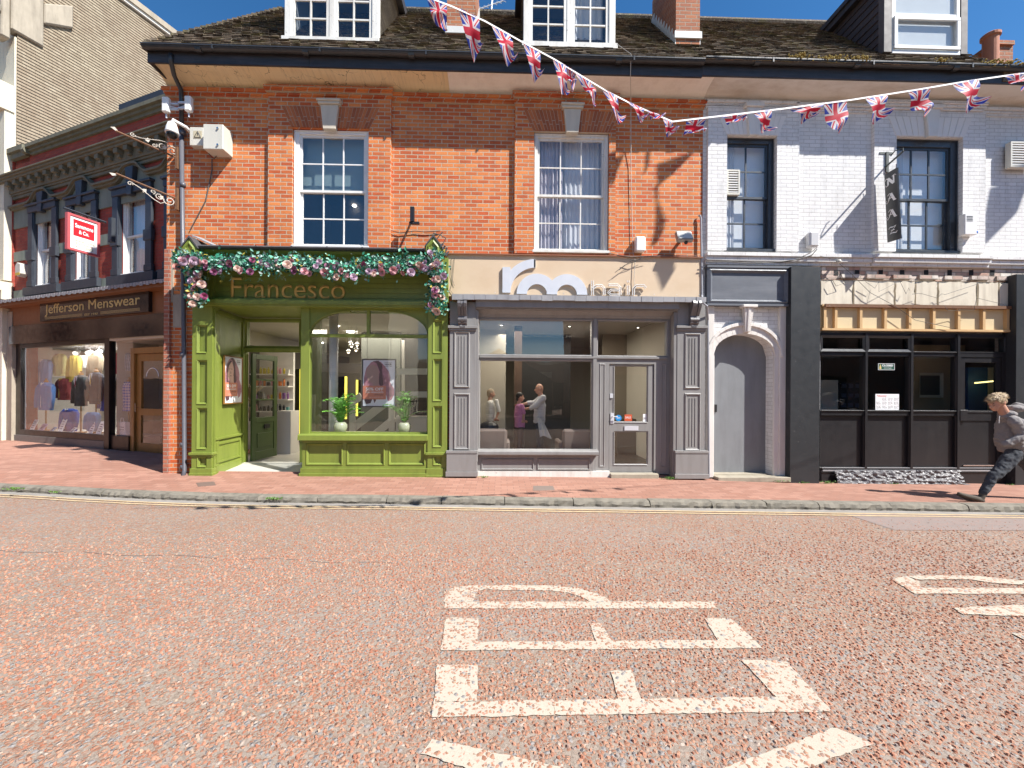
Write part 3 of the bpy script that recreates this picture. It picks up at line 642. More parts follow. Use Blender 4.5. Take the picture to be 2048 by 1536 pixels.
DLIN = M('dormer lining', (.22, .24, .26), .8, .1)
def dormer(parent, r, yf, top, fm, glassm, cols, rows, cheek, over=.12, label=None, casement=True, back=1.9):
    x0, x1, z0, _ = r; z1 = top; fw = .12
    g = G(); g.box(x0, x0+fw, yf, yf+.12, z0, z1); g.box(x1-fw, x1, yf, yf+.12, z0, z1); g.box(x0-.03, x1+.03, yf-.06, yf+.12, z0-.05, z0+.07); g.box(x0+fw, x1-fw, yf, yf+.12, z1-.12, z1)
    mx = (x0+x1)/2; g.box(mx-.05, mx+.05, yf+.01, yf+.12, z0+.07, z1-.12)
    f = g.build('dormer_window', fm, parent, bev=.006)
    for a, b in ((x0+fw, mx-.05), (mx+.05, x1-fw)):
        s = G(); c, d = z0+.072, z1-.122; e = .055; y = yf+.02; s.box(a, a+e, y, y+.05, c, d); s.box(b-e, b, y, y+.05, c, d); s.box(a+e, b-e, y, y+.05, c, c+e); s.box(a+e, b-e, y, y+.05, d-e, d)
        for i in range(1, cols): xx = lerp(a+e, b-e, i/cols); s.box(xx-.014, xx+.014, y+.005, y+.04, c+e, d-e)
        for i in range(1, rows): zz = lerp(c+e, d-e, i/rows); s.box(a+e, b-e, y+.007, y+.038, zz-.014, zz+.014)
        s.build('sash', fm, f); p = G(); p.box(a+e-.004, b-e+.004, y+.02, y+.024, c+e-.004, d-e+.004); p.build('pane', glassm, f)
    # cheeks
    for s, xx in ((-1, x0+.03), (1, x1-.03)):
        g = G(); h = .055; z = z0-.1; ys = yf+.125
        while z < z1:
            ye = back; o = len(g.v)
            g.v += [(xx+s*.022, ys, z), (xx+s*.022, ye, z), (xx+s*.004, ye, z+h*1.2), (xx+s*.004, ys, z+h*1.2), (xx, ys, z)  , (xx, ye, z)]
            g.f += [(o, o+1, o+2, o+3), (o, o+4, o+5, o+1)]; g.m += [0, 0]
            z += h
        g.build('cheek', cheek, f)
    g = G(); g.box(x0-over, x1+over, yf-over, back+.4, z1, z1+.2); g.build('dormer_roof', FASC, f)
    room(f, x0+.05, x1-.05, yf+.2, back+.3, z0-.1, z1-.01, DLIN, 'room_lining'); return f
GLN = glass('dusty dormer glass', (.5, .52, .55), .04)
d1 = dormer(RF, R(569, -30, 757, 86, -.12), -.12, 10.2, WHITE_OLD, GLU, 2, 5, CHEEK)
d2 = dormer(RF, R(1047, -30, 1231, 96, -.12), -.12, 10.2, WHITE_OLD, GLU, 2, 5, CHEEK)
curtain(d2, d2 and R(1140, 0, 1160, 90, .2)[0], R(1140, 0, 1205, 90, .2)[1], .2, 8.2, 10.1, NET, 5, .02)
# TV aerial
g = G(); ax, az = W.un(985, 20, 1.7); g.tube([(ax-.05, 1.7, az-.3), (ax, 1.7, az+.35)], .02)
g.tube([(ax-.35, 1.7, az+.0), (ax+.25, 1.7, az+.22)], .012)
for k in range(7): q = k/6; bx, bz_ = ax-.35+.6*q, az+.22*q; g.tube([(bx+.06, 1.6, bz_-.12), (bx-.06, 1.8, bz_+.12)], .008, 5)
g.top('aerial', STEELW, 'spiky metal television aerial on the ridge between chimney and dormer', 'aerial')
# downpipe on the left
py = lambda px, pyy, y: (*W.un(px, pyy, y),)
def pp(px, pyy, y): a, b = W.un(px, pyy, y); return (a, y, b)
g = G(); g.tube([pp(342, 108, -.5), pp(342, 122, -.5), pp(348, 150, -.32), pp(362, 180, -.1), pp(363, 200, -.07), pp(363, 262, -.07)], .037, 10)
DP = g.build('downpipe', IRON, BB, smooth=True)
g = G(); g.tube([pp(363, 262, -.07), pp(367, 600, -.07), pp(369, 940, -.08), pp(366, 955, -.16)], .036, 10)
for yy in (262, 366, 520, 705, 885, 930): g.tube([pp(366, yy, -.07), pp(366, yy+8, -.07)], .046, 10)
g.build('lower_pipe', PIPE, DP, smooth=True)
# cut-back pier at the corner with worn render and quoin blocks
g = G(); g.B((333, 498, 346, 604), -.02, .02); g.B((346, 590, 363, 655), -.02, -.001); g.build('pier_block', STONE, BB)
g = G(); a = xL; g.box(a-.0, a+.10, -.05, -.001, .1, Z(500, 340)); g.build('corner_pier', BR_DULL, BB)
# ================================================================== OLIVE SHOPFRONT
GS = thing('shopfront', 'olive green wooden salon shopfront with arched window and open recessed doorway', 'shopfront', (-3.3, -.1, .15))
zb = lambda px: zf(X(px, 950))-.02
def px_panels(g, y, rects, w=.03, proud=.018, fr=W):
    for r in rects:
        a, b, c, d = R(*r, y, fr); g.ring((a, b, c, d), (a+w*.35, b-w*.35, c+w*.35, d-w*.35), y-.001, y-proud); g.ring((a+w*.35, b-w*.35, c+w*.35, d-w*.35), (a+w, b-w, c+w, d-w), y-proud, y-.001)
        a, b, c, d = a+w, b-w, c+w, d-w
def pilaster(px0, px1, panels, parent, mat, y=-.14, ytop=515, yp0=905, ybot=954, plinth=4):
    g = G(); a, b = X(px0, 750, y), X(px1, 750, y); z1 = Z(ytop, px0, y); z0 = zb(px0)
    ps = [R(*r, y) for r in panels]
    g.plate(a, b, z0, z1, y, y+.04, ps); g.box(a, b, y+.042, y+.2, z0, z1)
    for r in ps: g.ring(r, (r[0]+.03, r[1]-.03, r[2]+.03, r[3]-.03), y+.001, y+.028); g.ring((r[0]+.0, r[1]-.0, r[2]+.0, r[3]-.0), (r[0]+.012, r[1]-.012, r[2]+.012, r[3]-.012), y-.012, y-.001)
    zp = Z(yp0, px0, y); g.box(a-.035, b+.035, y-.035, y+.1, zp-.045, zp); g.box(a-.02, b+.02, y-.02, y+.1, zp-.075, zp-.047)
    zq = Z(937, px0, y); g.box(a-.02, b+.02, y-.02, y+.1, z0, zq); g.box(a-.03, b+.03, y-.03, y+.1, z0, z0+.05)
    return g.build('pilaster', mat, parent, bev=.004), a, b
PL, pa, pb = pilaster(384, 424, [(394, 650, 414, 706), (394, 720, 414, 808), (394, 816, 414, 898), (395, 914, 413, 934)], GS, GREEN)
PR, pc, pd = pilaster(856, 895, [(866, 640, 884, 706), (866, 718, 884, 802), (866, 812, 884, 894), (867, 912, 883, 930)], GS, GREEN)
YD = .95
# side panel of the doorway
g = G(); sx0 = pb; sx1 = X(487, 800, YD); zt = Z(616, 500, -.1)
def sp(u, z, off=0): # u 0..1 along the splayed side
    return (lerp(sx0, sx1, u)+off, lerp(-.1, YD, u), z)
z0 = zb(430); g.hexa([sp(0, z0), sp(1, z0), sp(1, zt), sp(0, zt)], [sp(0, z0, -.05), sp(1, z0, -.05), sp(1, zt, -.05), sp(0, zt, -.05)])
def spbox(u0, u1, za, zc, o): g.hexa([sp(u0, za, .001), sp(u1, za, .001), sp(u1, zc, .001), sp(u0, zc, .001)], [sp(u0, za, o), sp(u1, za, o), sp(u1, zc, o), sp(u0, zc, o)])
spbox(.04, .98, .80, .84, .03); spbox(.0, .04, z0, zt, .02); spbox(.93, 1, z0, zt-.02, .03); spbox(.06, .9, z0, z0+.16, .025); spbox(.06, .9, zt-.1, zt-.04, .03)
spbox(.08, .12, .36, .74, .02); spbox(.84, .88, .36, .74, .02); spbox(.12, .84, .70, .74, .02); spbox(.12, .84, .36, .40, .02)
g.build('side_panel', GREEN, GS)
# door frame, fanlight, open door
fr_ = R(485, 640, 606, 929, YD); zdt = Z(704, 545, YD); zds = Z(926, 545, YD)
g = G(); tl = R(494, 644, 598, 692, YD)
g.plate(fr_[0]-.02, fr_[1]+.35, zds-.05, zt+.0, YD, YD+.09, [tl, (X(491, 800, YD), X(600, 800, YD), zds-.1, zdt)])
g.ring((tl[0]-.03, tl[1]+.03, tl[2]-.03, tl[3]+.03), tl, YD-.02, YD+.005); g.box(tl[0]-.08, tl[1]+.08, YD-.05, YD-.001, tl[2]-.09, tl[2]-.05)
DF = g.build('door_frame', GREEN, GS, bev=.003)
g = G(); g.box(tl[0], tl[1], YD+.04, YD+.045, tl[2], tl[3]); g.build('fanlight_pane', GL, GS)
# open door leaf, hinged at left and swung in
hx = X(493, 800, YD)+.02; al = math.radians(84)
g = G(); gg = G(); LW = .80; c_, s_ = math.cos(al), math.sin(al); DH = (zds+.02, zdt-.02)
def dl(u, t, z): return (hx+u*c_+t*s_, YD+.1+u*s_-t*c_, z)
def dbox(g, u0, u1, z0, z1, t0=0, t1=.045): g.hexa([dl(u0, t0, z0), dl(u1, t0, z0), dl(u1, t0, z1), dl(u0, t0, z1)], [dl(u0, t1, z0), dl(u1, t1, z0), dl(u1, t1, z1), dl(u0, t1, z1)])
zz = lambda f: lerp(DH[0], DH[1], f)
dbox(g, 0, .11, *DH); dbox(g, LW-.11, LW, *DH); dbox(g, .11, LW-.11, zz(.95), DH[1]); dbox(g, .11, LW-.11, zz(.35), zz(.40)); dbox(g, .11, LW-.11, zz(.56), zz(.575)); dbox(g, .11, LW-.11, zz(.75), zz(.765))
dbox(g, .11, LW-.11, DH[0], zz(.08)); dbox(g, .11, LW-.11, zz(.08), zz(.35), .012, .032); dbox(g, .16, LW-.16, zz(.115), zz(.25), .0, .045)
DR = g.build('door', GREEN_D, GS, bev=.003)
g = G(); dbox(g, .11, LW-.11, zz(.40), zz(.95), .02, .025); g.build('pane', GL, DR)
g = G(); dbox(g, .36, .54, zz(.29), zz(.33), .046, .06); g.build('letter_plate', BLACK, DR); g = G(); g.tube([dl(LW-.05, .05, zz(.45)), dl(LW-.05, .1, zz(.45)), dl(LW-.05, .1, zz(.52))], .01); g.build('handle', CHROME, DR)
# bay: stallriser, cill, glazed arch
YB = -.12; sr = R(604, 880, 856, 951, YB); g = G(); zc = Z(869, 730, YB-.08); zcb = Z(881, 730, YB-.08); z0 = zb(700)
pn = [R(*r, YB) for r in ((613, 888, 684, 929), (694, 888, 768, 929), (778, 888, 849, 929))]
g.plate(sr[0], pc, z0, zcb, YB, YB+.03, pn); g.box(sr[0], pc, YB+.032, YB+.3, z0, zcb-.001)
for r in pn: g.ring(r, (r[0]+.03, r[1]-.03, r[2]+.03, r[3]-.03), YB+.001, YB+.026); g.ring((r[0]-.012, r[1]+.012, r[2]-.012, r[3]+.012), r, YB-.002, YB-.014)
g.box(sr[0]-.02, pc, YB-.025, YB-.001, z0, Z(936, 700, YB)); g.box(sr[0]-.04, pc, YB-.045, YB-.001, z0, z0+.07)
g.box(sr[0]+.0, sr[0]+.06, YB+.301, YD, z0, zcb-.001)
g.build('stallriser', GREEN, GS, bev=.003)
g = G(); g.sweep([(YB-.09, zcb), (YB-.09, zc-.02), (YB-.07, zc), (.4, zc+.002), (.4, zcb)], sr[0]-.04, pc); g.build('window_cill', GREEN, GS)
YW = -.02; win = R(621, 622, 855, 868, YW); wf = G(); zt2 = Z(612, 700, YW); left = X(604, 750, YW)
wf.box(left, win[0], YW-.05, YW+.06, zc, zt2); wf.box(win[1], pc+.02, YW-.03, YW+.06, zc, zt2); wf.box(win[0], win[1], YW-.03, YW+.06, win[3], zt2)
def spandrel(cx, dirn):
    rx = Z(622, 700, YW)-Z(668, 700, YW); rw = X(700, 640, YW)-X(621, 640, YW); P = [(cx, win[3]), ]; n = 10
    for i in range(n): 
        a0, a1 = math.pi/2*i/n, math.pi/2*(i+1)/n
        q = lambda a: (cx+dirn*rw*(1-math.sin(a)), win[3]-rx*(1-math.cos(a)))
        # between arc and the corner
        p0, p1 = q(a0), q(a1); wf.prism([p0, p1, (cx, win[3])] if i else [p0, p1, (cx, win[3])], YW-.03, YW+.05)
        wf.prism([p0, p1, (p1[0]+dirn*.0+.0, p1[1]-.022), (p0[0], p0[1]-.022)], YW-.045, YW+.05)
spandrel(win[0], 1); spandrel(win[1], -1)
tb = Z(672, 740, YW); wf.box(win[0], win[1], YW-.03, YW+.05, tb-.03, tb+.03); mb = X(737, 640, YW); wf.box(mb-.028, mb+.028, YW-.028, YW+.05, tb+.03, win[3]); wf.box(win[0], win[1], YW-.02, YW+.04, zc, zc+.025)
wf.build('window_frame', GREEN, GS, bev=.003)
g = G(); g.box(win[0], win[1], YW, YW+.005, zc, win[3]); g.build('pane', GL, GS)
g = G(); g.box(left+.045, left+.05, YW+.07, YD-.02, zc, zt2); GSIDE = g.build('side_pane', GL, GS)
# entablature: soffit, leaning fascia, cornice with lead top, gable ends
g = G(); za, zb_ = Z(600, 640, -.2), Z(613, 640, -.2); zc0 = Z(548, 640, -.12)
g.box(pa-.0, pd, -.22, .3, zb_, za); g.box(pa, pd, -.245, -.2, zb_+.03, za-.02)
xa, xb = X(412, 575, -.15), X(868, 575, -.2)
g.hexa([(xa, -.08, za), (xb, -.08, za), (xb, .0, za), (xa, .0, za)], [(xa, -.04, zc0+.35), (xb, -.04, zc0+.35), (xb, .0, zc0+.35), (xa, .0, zc0+.35)])
for k in range(5):
    z = za+.07+.095*k; y = lerp(-.08, -.04, (z-za)/(zc0+.35-za)); g.box(xa+.06, xb-.06, y-.010, y-.002, z, z+.088)
g.box(xa+.02, xb-.02, -.125, -.09, za, za+.045)
for s in (-1, 1): x = (xa+.03) if s < 0 else (xb-.03); g.hexa([(x-.03, -.2, za), (x+.03, -.2, za), (x+.03, -.1, za), (x-.03, -.1, za)], [(x-.03+s*.06, -.13, zc0+.33), (x+.03+s*.06, -.13, zc0+.33), (x+.03+s*.06, -.05, zc0+.33), (x-.03+s*.06, -.05, zc0+.33)])
g.build('fascia', GREEN, GS)
g = G(); zt3, zt4 = Z(512, 640, -.3), Z(499, 640, -.42)
g.sweep([(0, zt3-.22), (-.16, zt3-.22), (-.18, zt3-.05), (-.22, zt3-.02), (-.31, zt3+.03), (-.36, zt3+.1), (-.43, zt4), (0, zt4+.01)], X(386, 505, -.2), X(886, 505, -.2)); g.build('cornice', GREEN, GS)
g = G(); g.sweep([(.0, zt4+.14), (-.43, zt4+.05), (-.465, zt4+.02), (-.45, zt4-.005), (0, zt4+.01)], X(386, 500, -.2), X(886, 500, -.2))
x = X(390, 500, -.2)
while x < X(880, 500, -.2): g.tube([(x, -.455, zt4+.03), (x, 0, zt4+.15)], .018, 6); x += .62
g.build('lead_capping', DKLEAD, GS)
g = G(); g.box(pa, pd, -.05, .3, za-.02, zt3); g.box(pa, sr[0], -.1, YD+.1, zb_+.001, zb_+.03) ; g.box(sr[0], pd, .3, .4, zb_-.01, zb_+.03); g.build('soffit', GREEN, GS)
def bracket(r):
    a, b, c, d = R(*r, -.46); m = (a+b)/2; sh = c+(d-c)*.58; g = G()
    g.prism([(a, c), (b, c), (b, sh), (m, d), (a, sh)], -.47, -.02)
    o = [(a+.025, c+.02), (b-.025, c+.02), (b-.025, sh-.01), (m, d-.055), (a+.025, sh-.01)]; i = [(a+.055, c+.05), (b-.055, c+.05), (b-.055, sh-.025), (m, d-.11), (a+.055, sh-.025)]
    for k in range(5):
        l = (k+1) % 5; g.face([(o[k][0], -.471, o[k][1]), (o[l][0], -.471, o[l][1]), (i[l][0], -.495, i[l][1]), (i[k][0], -.495, i[k][1])]); j = [(lerp(m, x, .75), lerp((c+d)/2, z, .75)) for x, z in i]
        g.face([(i[k][0], -.495, i[k][1]), (i[l][0], -.495, i[l][1]), (j[l][0], -.471, j[l][1]), (j[k][0], -.471, j[k][1])])
    br = g.build('gable_bracket', GREEN, GS)
    g = G()
    for s in (-1, 1):
        e = a if s < 0 else b; g.hexa([(m, -.49, d+.02), (e+s*.02, -.49, sh+.0), (e+s*.02, -.49, sh-.03), (m, -.49, d-.02)], [(m, -.0, d+.02), (e+s*.02, -.0, sh+.0), (e+s*.02, -.0, sh-.03), (m, -.0, d-.02)])
        for k in range(4):      # cut lead acroteria stepping back toward the wall
            z = sh+(d-sh)*(.85-k*.28); xx = lerp(m, e, .15+.28*k); g.prism([(xx, z-.02), (xx+s*.10, z+.045), (xx+s*.055, z-.055)], -.10, -.06)
    g.build('lead_hood', DKLEAD, br); return br
bracket((366, 474, 394, 520)); bracket((852, 472, 882, 520))
# metal sheet sloping off the left bracket
g = G(); a, b = W.un(392, 474, -.2); c, d = W.un(436, 494, -.3); g.hexa([(a, -.3, b), (c, -.33, d), (c, -.05, d+.03), (a, -.05, b+.04)], [(a, -.3, b-.02), (c, -.33, d-.02), (c, -.05, d+.01), (a, -.05, b+.02)]); g.build('lead_sheet', LEAD, GS)
text_obj('Francesco', 'lettering', GOLDM, GS, (X(462, 575, -.1), X(690, 575, -.1), Z(597, 575, -.1), Z(556, 575, -.1)), -.096, ext=.01, weight=-.004)
# floor of lobby and interior
zi = zds-.02
g = G(); g.face([(pb-.3, -.1, zb(450)), (sr[0]+.1, -.1, zb(560)), (sr[0]+.1, YD+.05, zds), (pb-.3, YD+.05, zds)]); g.box(hx-.1, sr[0]+.1, YD-.1, YD+.12, zds-.05, zds+.012); g.build('lobby_floor', TILEF, GS)
rx0, rx1 = hx-1.15, pd-.1
ZC = Z(606, 700, .5)+.1
g = G()
room(GS, rx0, rx1, YD+.1, 7.2, zi, 3.28, ROOM, 'interior_room', TILEF, M('white ceiling', (.6, .56, .48), .8, .03))
# floor and side walls between window and the depth of the door
g = G(); g.box(sr[0]+.06, rx1, .3, YD+.1, zi-.05, zi); g.box(rx1-.02, rx1, .0, YD+.11, zi, 3.28); g.box(sr[0], rx1, .0, YD+.1, 3.28, 3.34); g.build('window_bay_lining', ROOM, GS)

# ---- things inside the olive salon
def at(px, pyy, y): a, b = W.un(px, pyy, y); return Vector((a, y, b))
g = G(); c = at(667, 750, .55); g.tube([(c.x, .55, zi), (c.x, .55, 3.28)], .085, 20); g.top('iron_column', WHITE, 'round white column just inside the arched salon window', 'column', (c.x, .55, zi), smooth=True)
# stair: white strings, newels and posts seen through the window
STW = M('white stair timber', (.66, .64, .60), .5, .05)
st = thing('staircase', 'white painted open stair rising to the right inside the olive salon', 'staircase', at(780, 868, 2.4))
def bar(g, p, q, y, w=.07, d=.06):
    P, Q = at(*p, y), at(*q, y); t = (Q-P).normalized(); n = Vector((-t.z, 0, t.x))*w
    g.hexa([P-n, Q-n, Q+n, P+n], [v+Vector((0, d, 0)) for v in (P-n, Q-n, Q+n, P+n)])
g = G(); bar(g, (706, 855), (770, 806), 2.4, .1); bar(g, (700, 806), (722, 792), 2.4, .09); bar(g, (748, 870), (790, 835), 2.6, .09); g.build('string', STW, st)
g = G(); bar(g, (704, 872), (704, 806), 2.35, .07); bar(g, (783, 872), (783, 790), 2.35, .07); bar(g, (806, 872), (806, 680), 2.5, .035); g.build('newel_post', STW, st)
g = G(); bar(g, (792, 743), (862, 743), 1.6, .07); bar(g, (792, 789), (862, 789), 1.6, .07); g.build('rail', STW, st)
g = G(); g.box(at(792, 850, 1.6).x, rx1, 1.6, 1.75, zi, at(800, 832, 1.6).z); g.top('half_wall', STW, 'low white boarded wall at right end of the olive salon window', 'wall')
g = G(); g.box(at(722, 800, 2.8).x, at(800, 800, 2.8).x, 2.8, 2.95, zi, 3.25); g.top('partition', M('sage grey partition', (.16, .17, .15), .7, .06), 'grey green partition behind the hanging poster', 'partition')
g = G(); g.box(at(800, 800, 3.0).x, rx1, 3.0, 3.1, zi, 3.25); g.top('partition', M('dark stair wall', (.05, .045, .04), .7, .3), 'dark wall behind the white rails of the stair', 'partition')
# pendant cluster
PB = emis('glowing bulb', (1, .86, .6), 3.)
pe = thing('pendant_lamp', 'cluster of small glass pendant lamps on a round ceiling plate', 'lamp', at(706, 640, 2.0))
cpl = at(706, 640, 2.0); g = G(); g.lathe([(.19, 0), (.19, .03), (.12, .05)], (cpl.x, 2, cpl.z), 20); g.tube([(cpl.x, 2, cpl.z), (cpl.x, 2, 3.28)], .01); g.build('ceiling_plate', BLACK, pe)
for px, pyy, dy in ((703, 690, 0), (701, 686, .15), (712, 698, -.1), (697, 702, .1), (714, 688, .18)):
    c = at(px, pyy, 2+dy); g = G(); g.tube([(c.x, c.y, c.z+.05), (c.x, c.y, cpl.z)], .004, 5); g.lathe([(.015, .07), (.02, .04), (.055, 0), (.05, -.03)], (c.x, c.y, c.z), 12); l = g.build('lamp_shade', CHROME, pe)
    g = G(); g.ball((c.x, c.y, c.z-.03), .03, 8, 5); g.build('bulb', PB, pe)
for k, (px, pyy, y) in enumerate([(669, 657, 3.2), (701, 668, 3.9), (721, 705, 6.2), (640, 690, 5.2)]):
    y = (3.25-1.72)*FPX/(785-pyy)-D; c = at(px, pyy, y); g = G(); g.lathe([(.09, -.01), (.10, 0.02)], (c.x, y, 3.262), 16)
    g.top('downlight', LAMPW, ['round lit downlight nearest the pendant lamps in the salon ceiling', 'round lit downlight directly above the pendant bulbs', 'tiny lit downlight deep in the salon ceiling by the poster', 'lit downlight at the left of the olive salon ceiling'][k], 'downlight', group='salon downlights')
# lit mirrors
YM = emis('yellow mirror light', (1, .88, .12), .8); MIR = M('mirror dark glass', (.05, .05, .05), .05, .0, metal=1)
for k, (r, y, lab) in enumerate([((671, 753, 690, 838), 4.5, 'tall styling mirror with yellow lit edges behind the left potted palm'), ((716, 760, 732, 832), 4.2, 'tall styling mirror with a yellow lit edge just left of the poster'), ((578, 738, 600, 872), 3.6, 'tall yellow edged mirror seen through the open salon door')]):
    a, b, c, d = R(*r, y); t = thing('styling_mirror', lab, 'mirror', ((a+b)/2, y, c), 'lit styling mirrors'); g = G(); g.box(a, b, y, y+.03, c, d); g.build('mirror_glass', MIR, t)
    g = G(); g.box(a-.05, a, y-.03, y+.03, c, d); g.box(b, b+.05, y-.03, y+.03, c, d); g.build('light_strip', YM, t)
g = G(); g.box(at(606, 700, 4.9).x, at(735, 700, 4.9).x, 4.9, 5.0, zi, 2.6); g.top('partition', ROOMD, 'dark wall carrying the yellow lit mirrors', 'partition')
# product shelves seen through the door
sh0, sh1 = at(548, 800, 2.9).x, at(576, 800, 2.9).x+.02
su = thing('shelf_unit', 'white wall shelves of hair products seen through the open door', 'shelf', ((sh0+sh1)/2, 2.9, zi)); g = G(); g.box(sh0-1.2, sh1, 3.12, 3.2, zi, 2.9); g.box(sh0-.9, sh1, 2.8, 3.12, zi, at(560, 843, 2.8).z); g.build('carcass', WHITE, su)
PC = [M('product '+n, c, .35, .1) for n, c in (('yellow', (.6, .5, .06)), ('purple', (.22, .10, .28)), ('dark', (.03, .03, .035)), ('orange', (.6, .2, .06)), ('white', (.6, .6, .58)), ('teal', (.1, .3, .3)), ('pink', (.55, .25, .3)))]
pb0 = None
for row, pyy in enumerate((748, 772, 798, 822)):
    z = at(560, pyy, 2.95).z; g = G(); g.box(sh0-.9, sh1, 2.86, 3.118, z-.03, z); g.build('shelf', WHITE, su)
    for k in range(9):
        x = sh1-.05-k*.1; h = random.uniform(.10, .19); g = G()
        if (row+k) % 3: g.lathe([(.028, 0), (.03, h*.75), (.014, h*.8), (.014, h)], (x, 2.95, z+.001), 10)
        else: g.box(x-.03, x+.03, 2.92, 2.98, z+.001, z+h)
        mi = [0, 3, 1, 2][row] if random.random() < .6 else random.randrange(7)
        g.top('hair_product', PC[mi], 'small hair product standing on the white salon shelves', 'bottle', group='hair products on the salon shelves')
g = G(); a = at(552, 905, 2.3); g.box(a.x, a.x+.35, 2.3, 2.7, zi, at(560, 822, 2.3).z); g.top('counter', M('white boarded counter', (.6, .58, .55), .5, .05), 'white boarded reception counter beyond the open door', 'counter')
g = G()
for k in range(46):
    a = random.uniform(-.5, .5); h = random.uniform(.35, .6); c = at(503, 770, 1.9); g.tube([(c.x+.02*a, 1.9, 1.35), (c.x+.08*a, 1.9+.1*random.uniform(-1, 1), 1.35+h*.6), (c.x+.28*a, 1.9+.2*random.uniform(-1, 1), 1.35+h)], [.004, .006, .012], 4)
g.lathe([(.04, -.25), (.06, -.1), (.03, 0.)], (at(503, 770, 1.9).x, 1.9, 1.35), 12)
g.top('dried_grass', M('dried pampas', (.42, .32, .18), .9, .2), 'vase of dried beige grass behind the open green door', 'dried flowers')
# palms in pots on the window cill
PALM = M('palm leaf', (.12, .34, .04), .45, .35, 8, .1); POT = M('pale sage glazed pot', (.50, .52, .36), .25, .05)
def palm(px, seed, lab):
    c = at(px, 866, .16); rd = random.Random(seed); z0 = zc+.004
    t = thing('potted_palm', lab, 'plant', (c.x, .16, z0), 'potted palms in the salon window')
    g = G(); g.lathe([(.07, 0), (.10, .02), (.125, .09), (.12, .15), (.09, .19), (.08, .195), (.075, .18)], (c.x, .16, z0), 20); g.build('pot', POT, t, smooth=True)
    g = G()
    for k in range(24):
        az = rd.uniform(0, 6.28); rr = rd.uniform(.1, .44); h = rd.uniform(.28, .62)*(1.15-rr); P = []
        for i in range(7): u = i/6; P.append(Vector((c.x+math.cos(az)*rr*u**1.4, .16+math.sin(az)*rr*.75*u**1.4, z0+.17+h*math.sin(u*1.9)*1.05)))
        g.tube(P, .004, 4, cap=False)
        for i in range(1, 7):
            for s in (-1, 1):
                for q in (0, .5):
                    p = P[i-1].lerp(P[i], q+.2); d = (P[i]-P[i-1]).normalized(); sd_ = d.cross(Vector((0, 0, 1))).normalized()*s; L = .13*math.sin((i+q)/7*3.0+.15)+.03
                    e = p+(d*.75+sd_*.8+Vector((0, 0, -.15))).normalized()*L; m = (p+e)/2+Vector((0, 0, .012)); wv = d*.011
                    g.face([p-wv, m-wv*1.2, e, m+wv*1.2])
    g.build('frond', PALM, t); return t
palm(681, 5, 'potted palm in a pale round pot beside the white column'); palm(809, 9, 'potted palm in a pale round pot at the right end of the window')

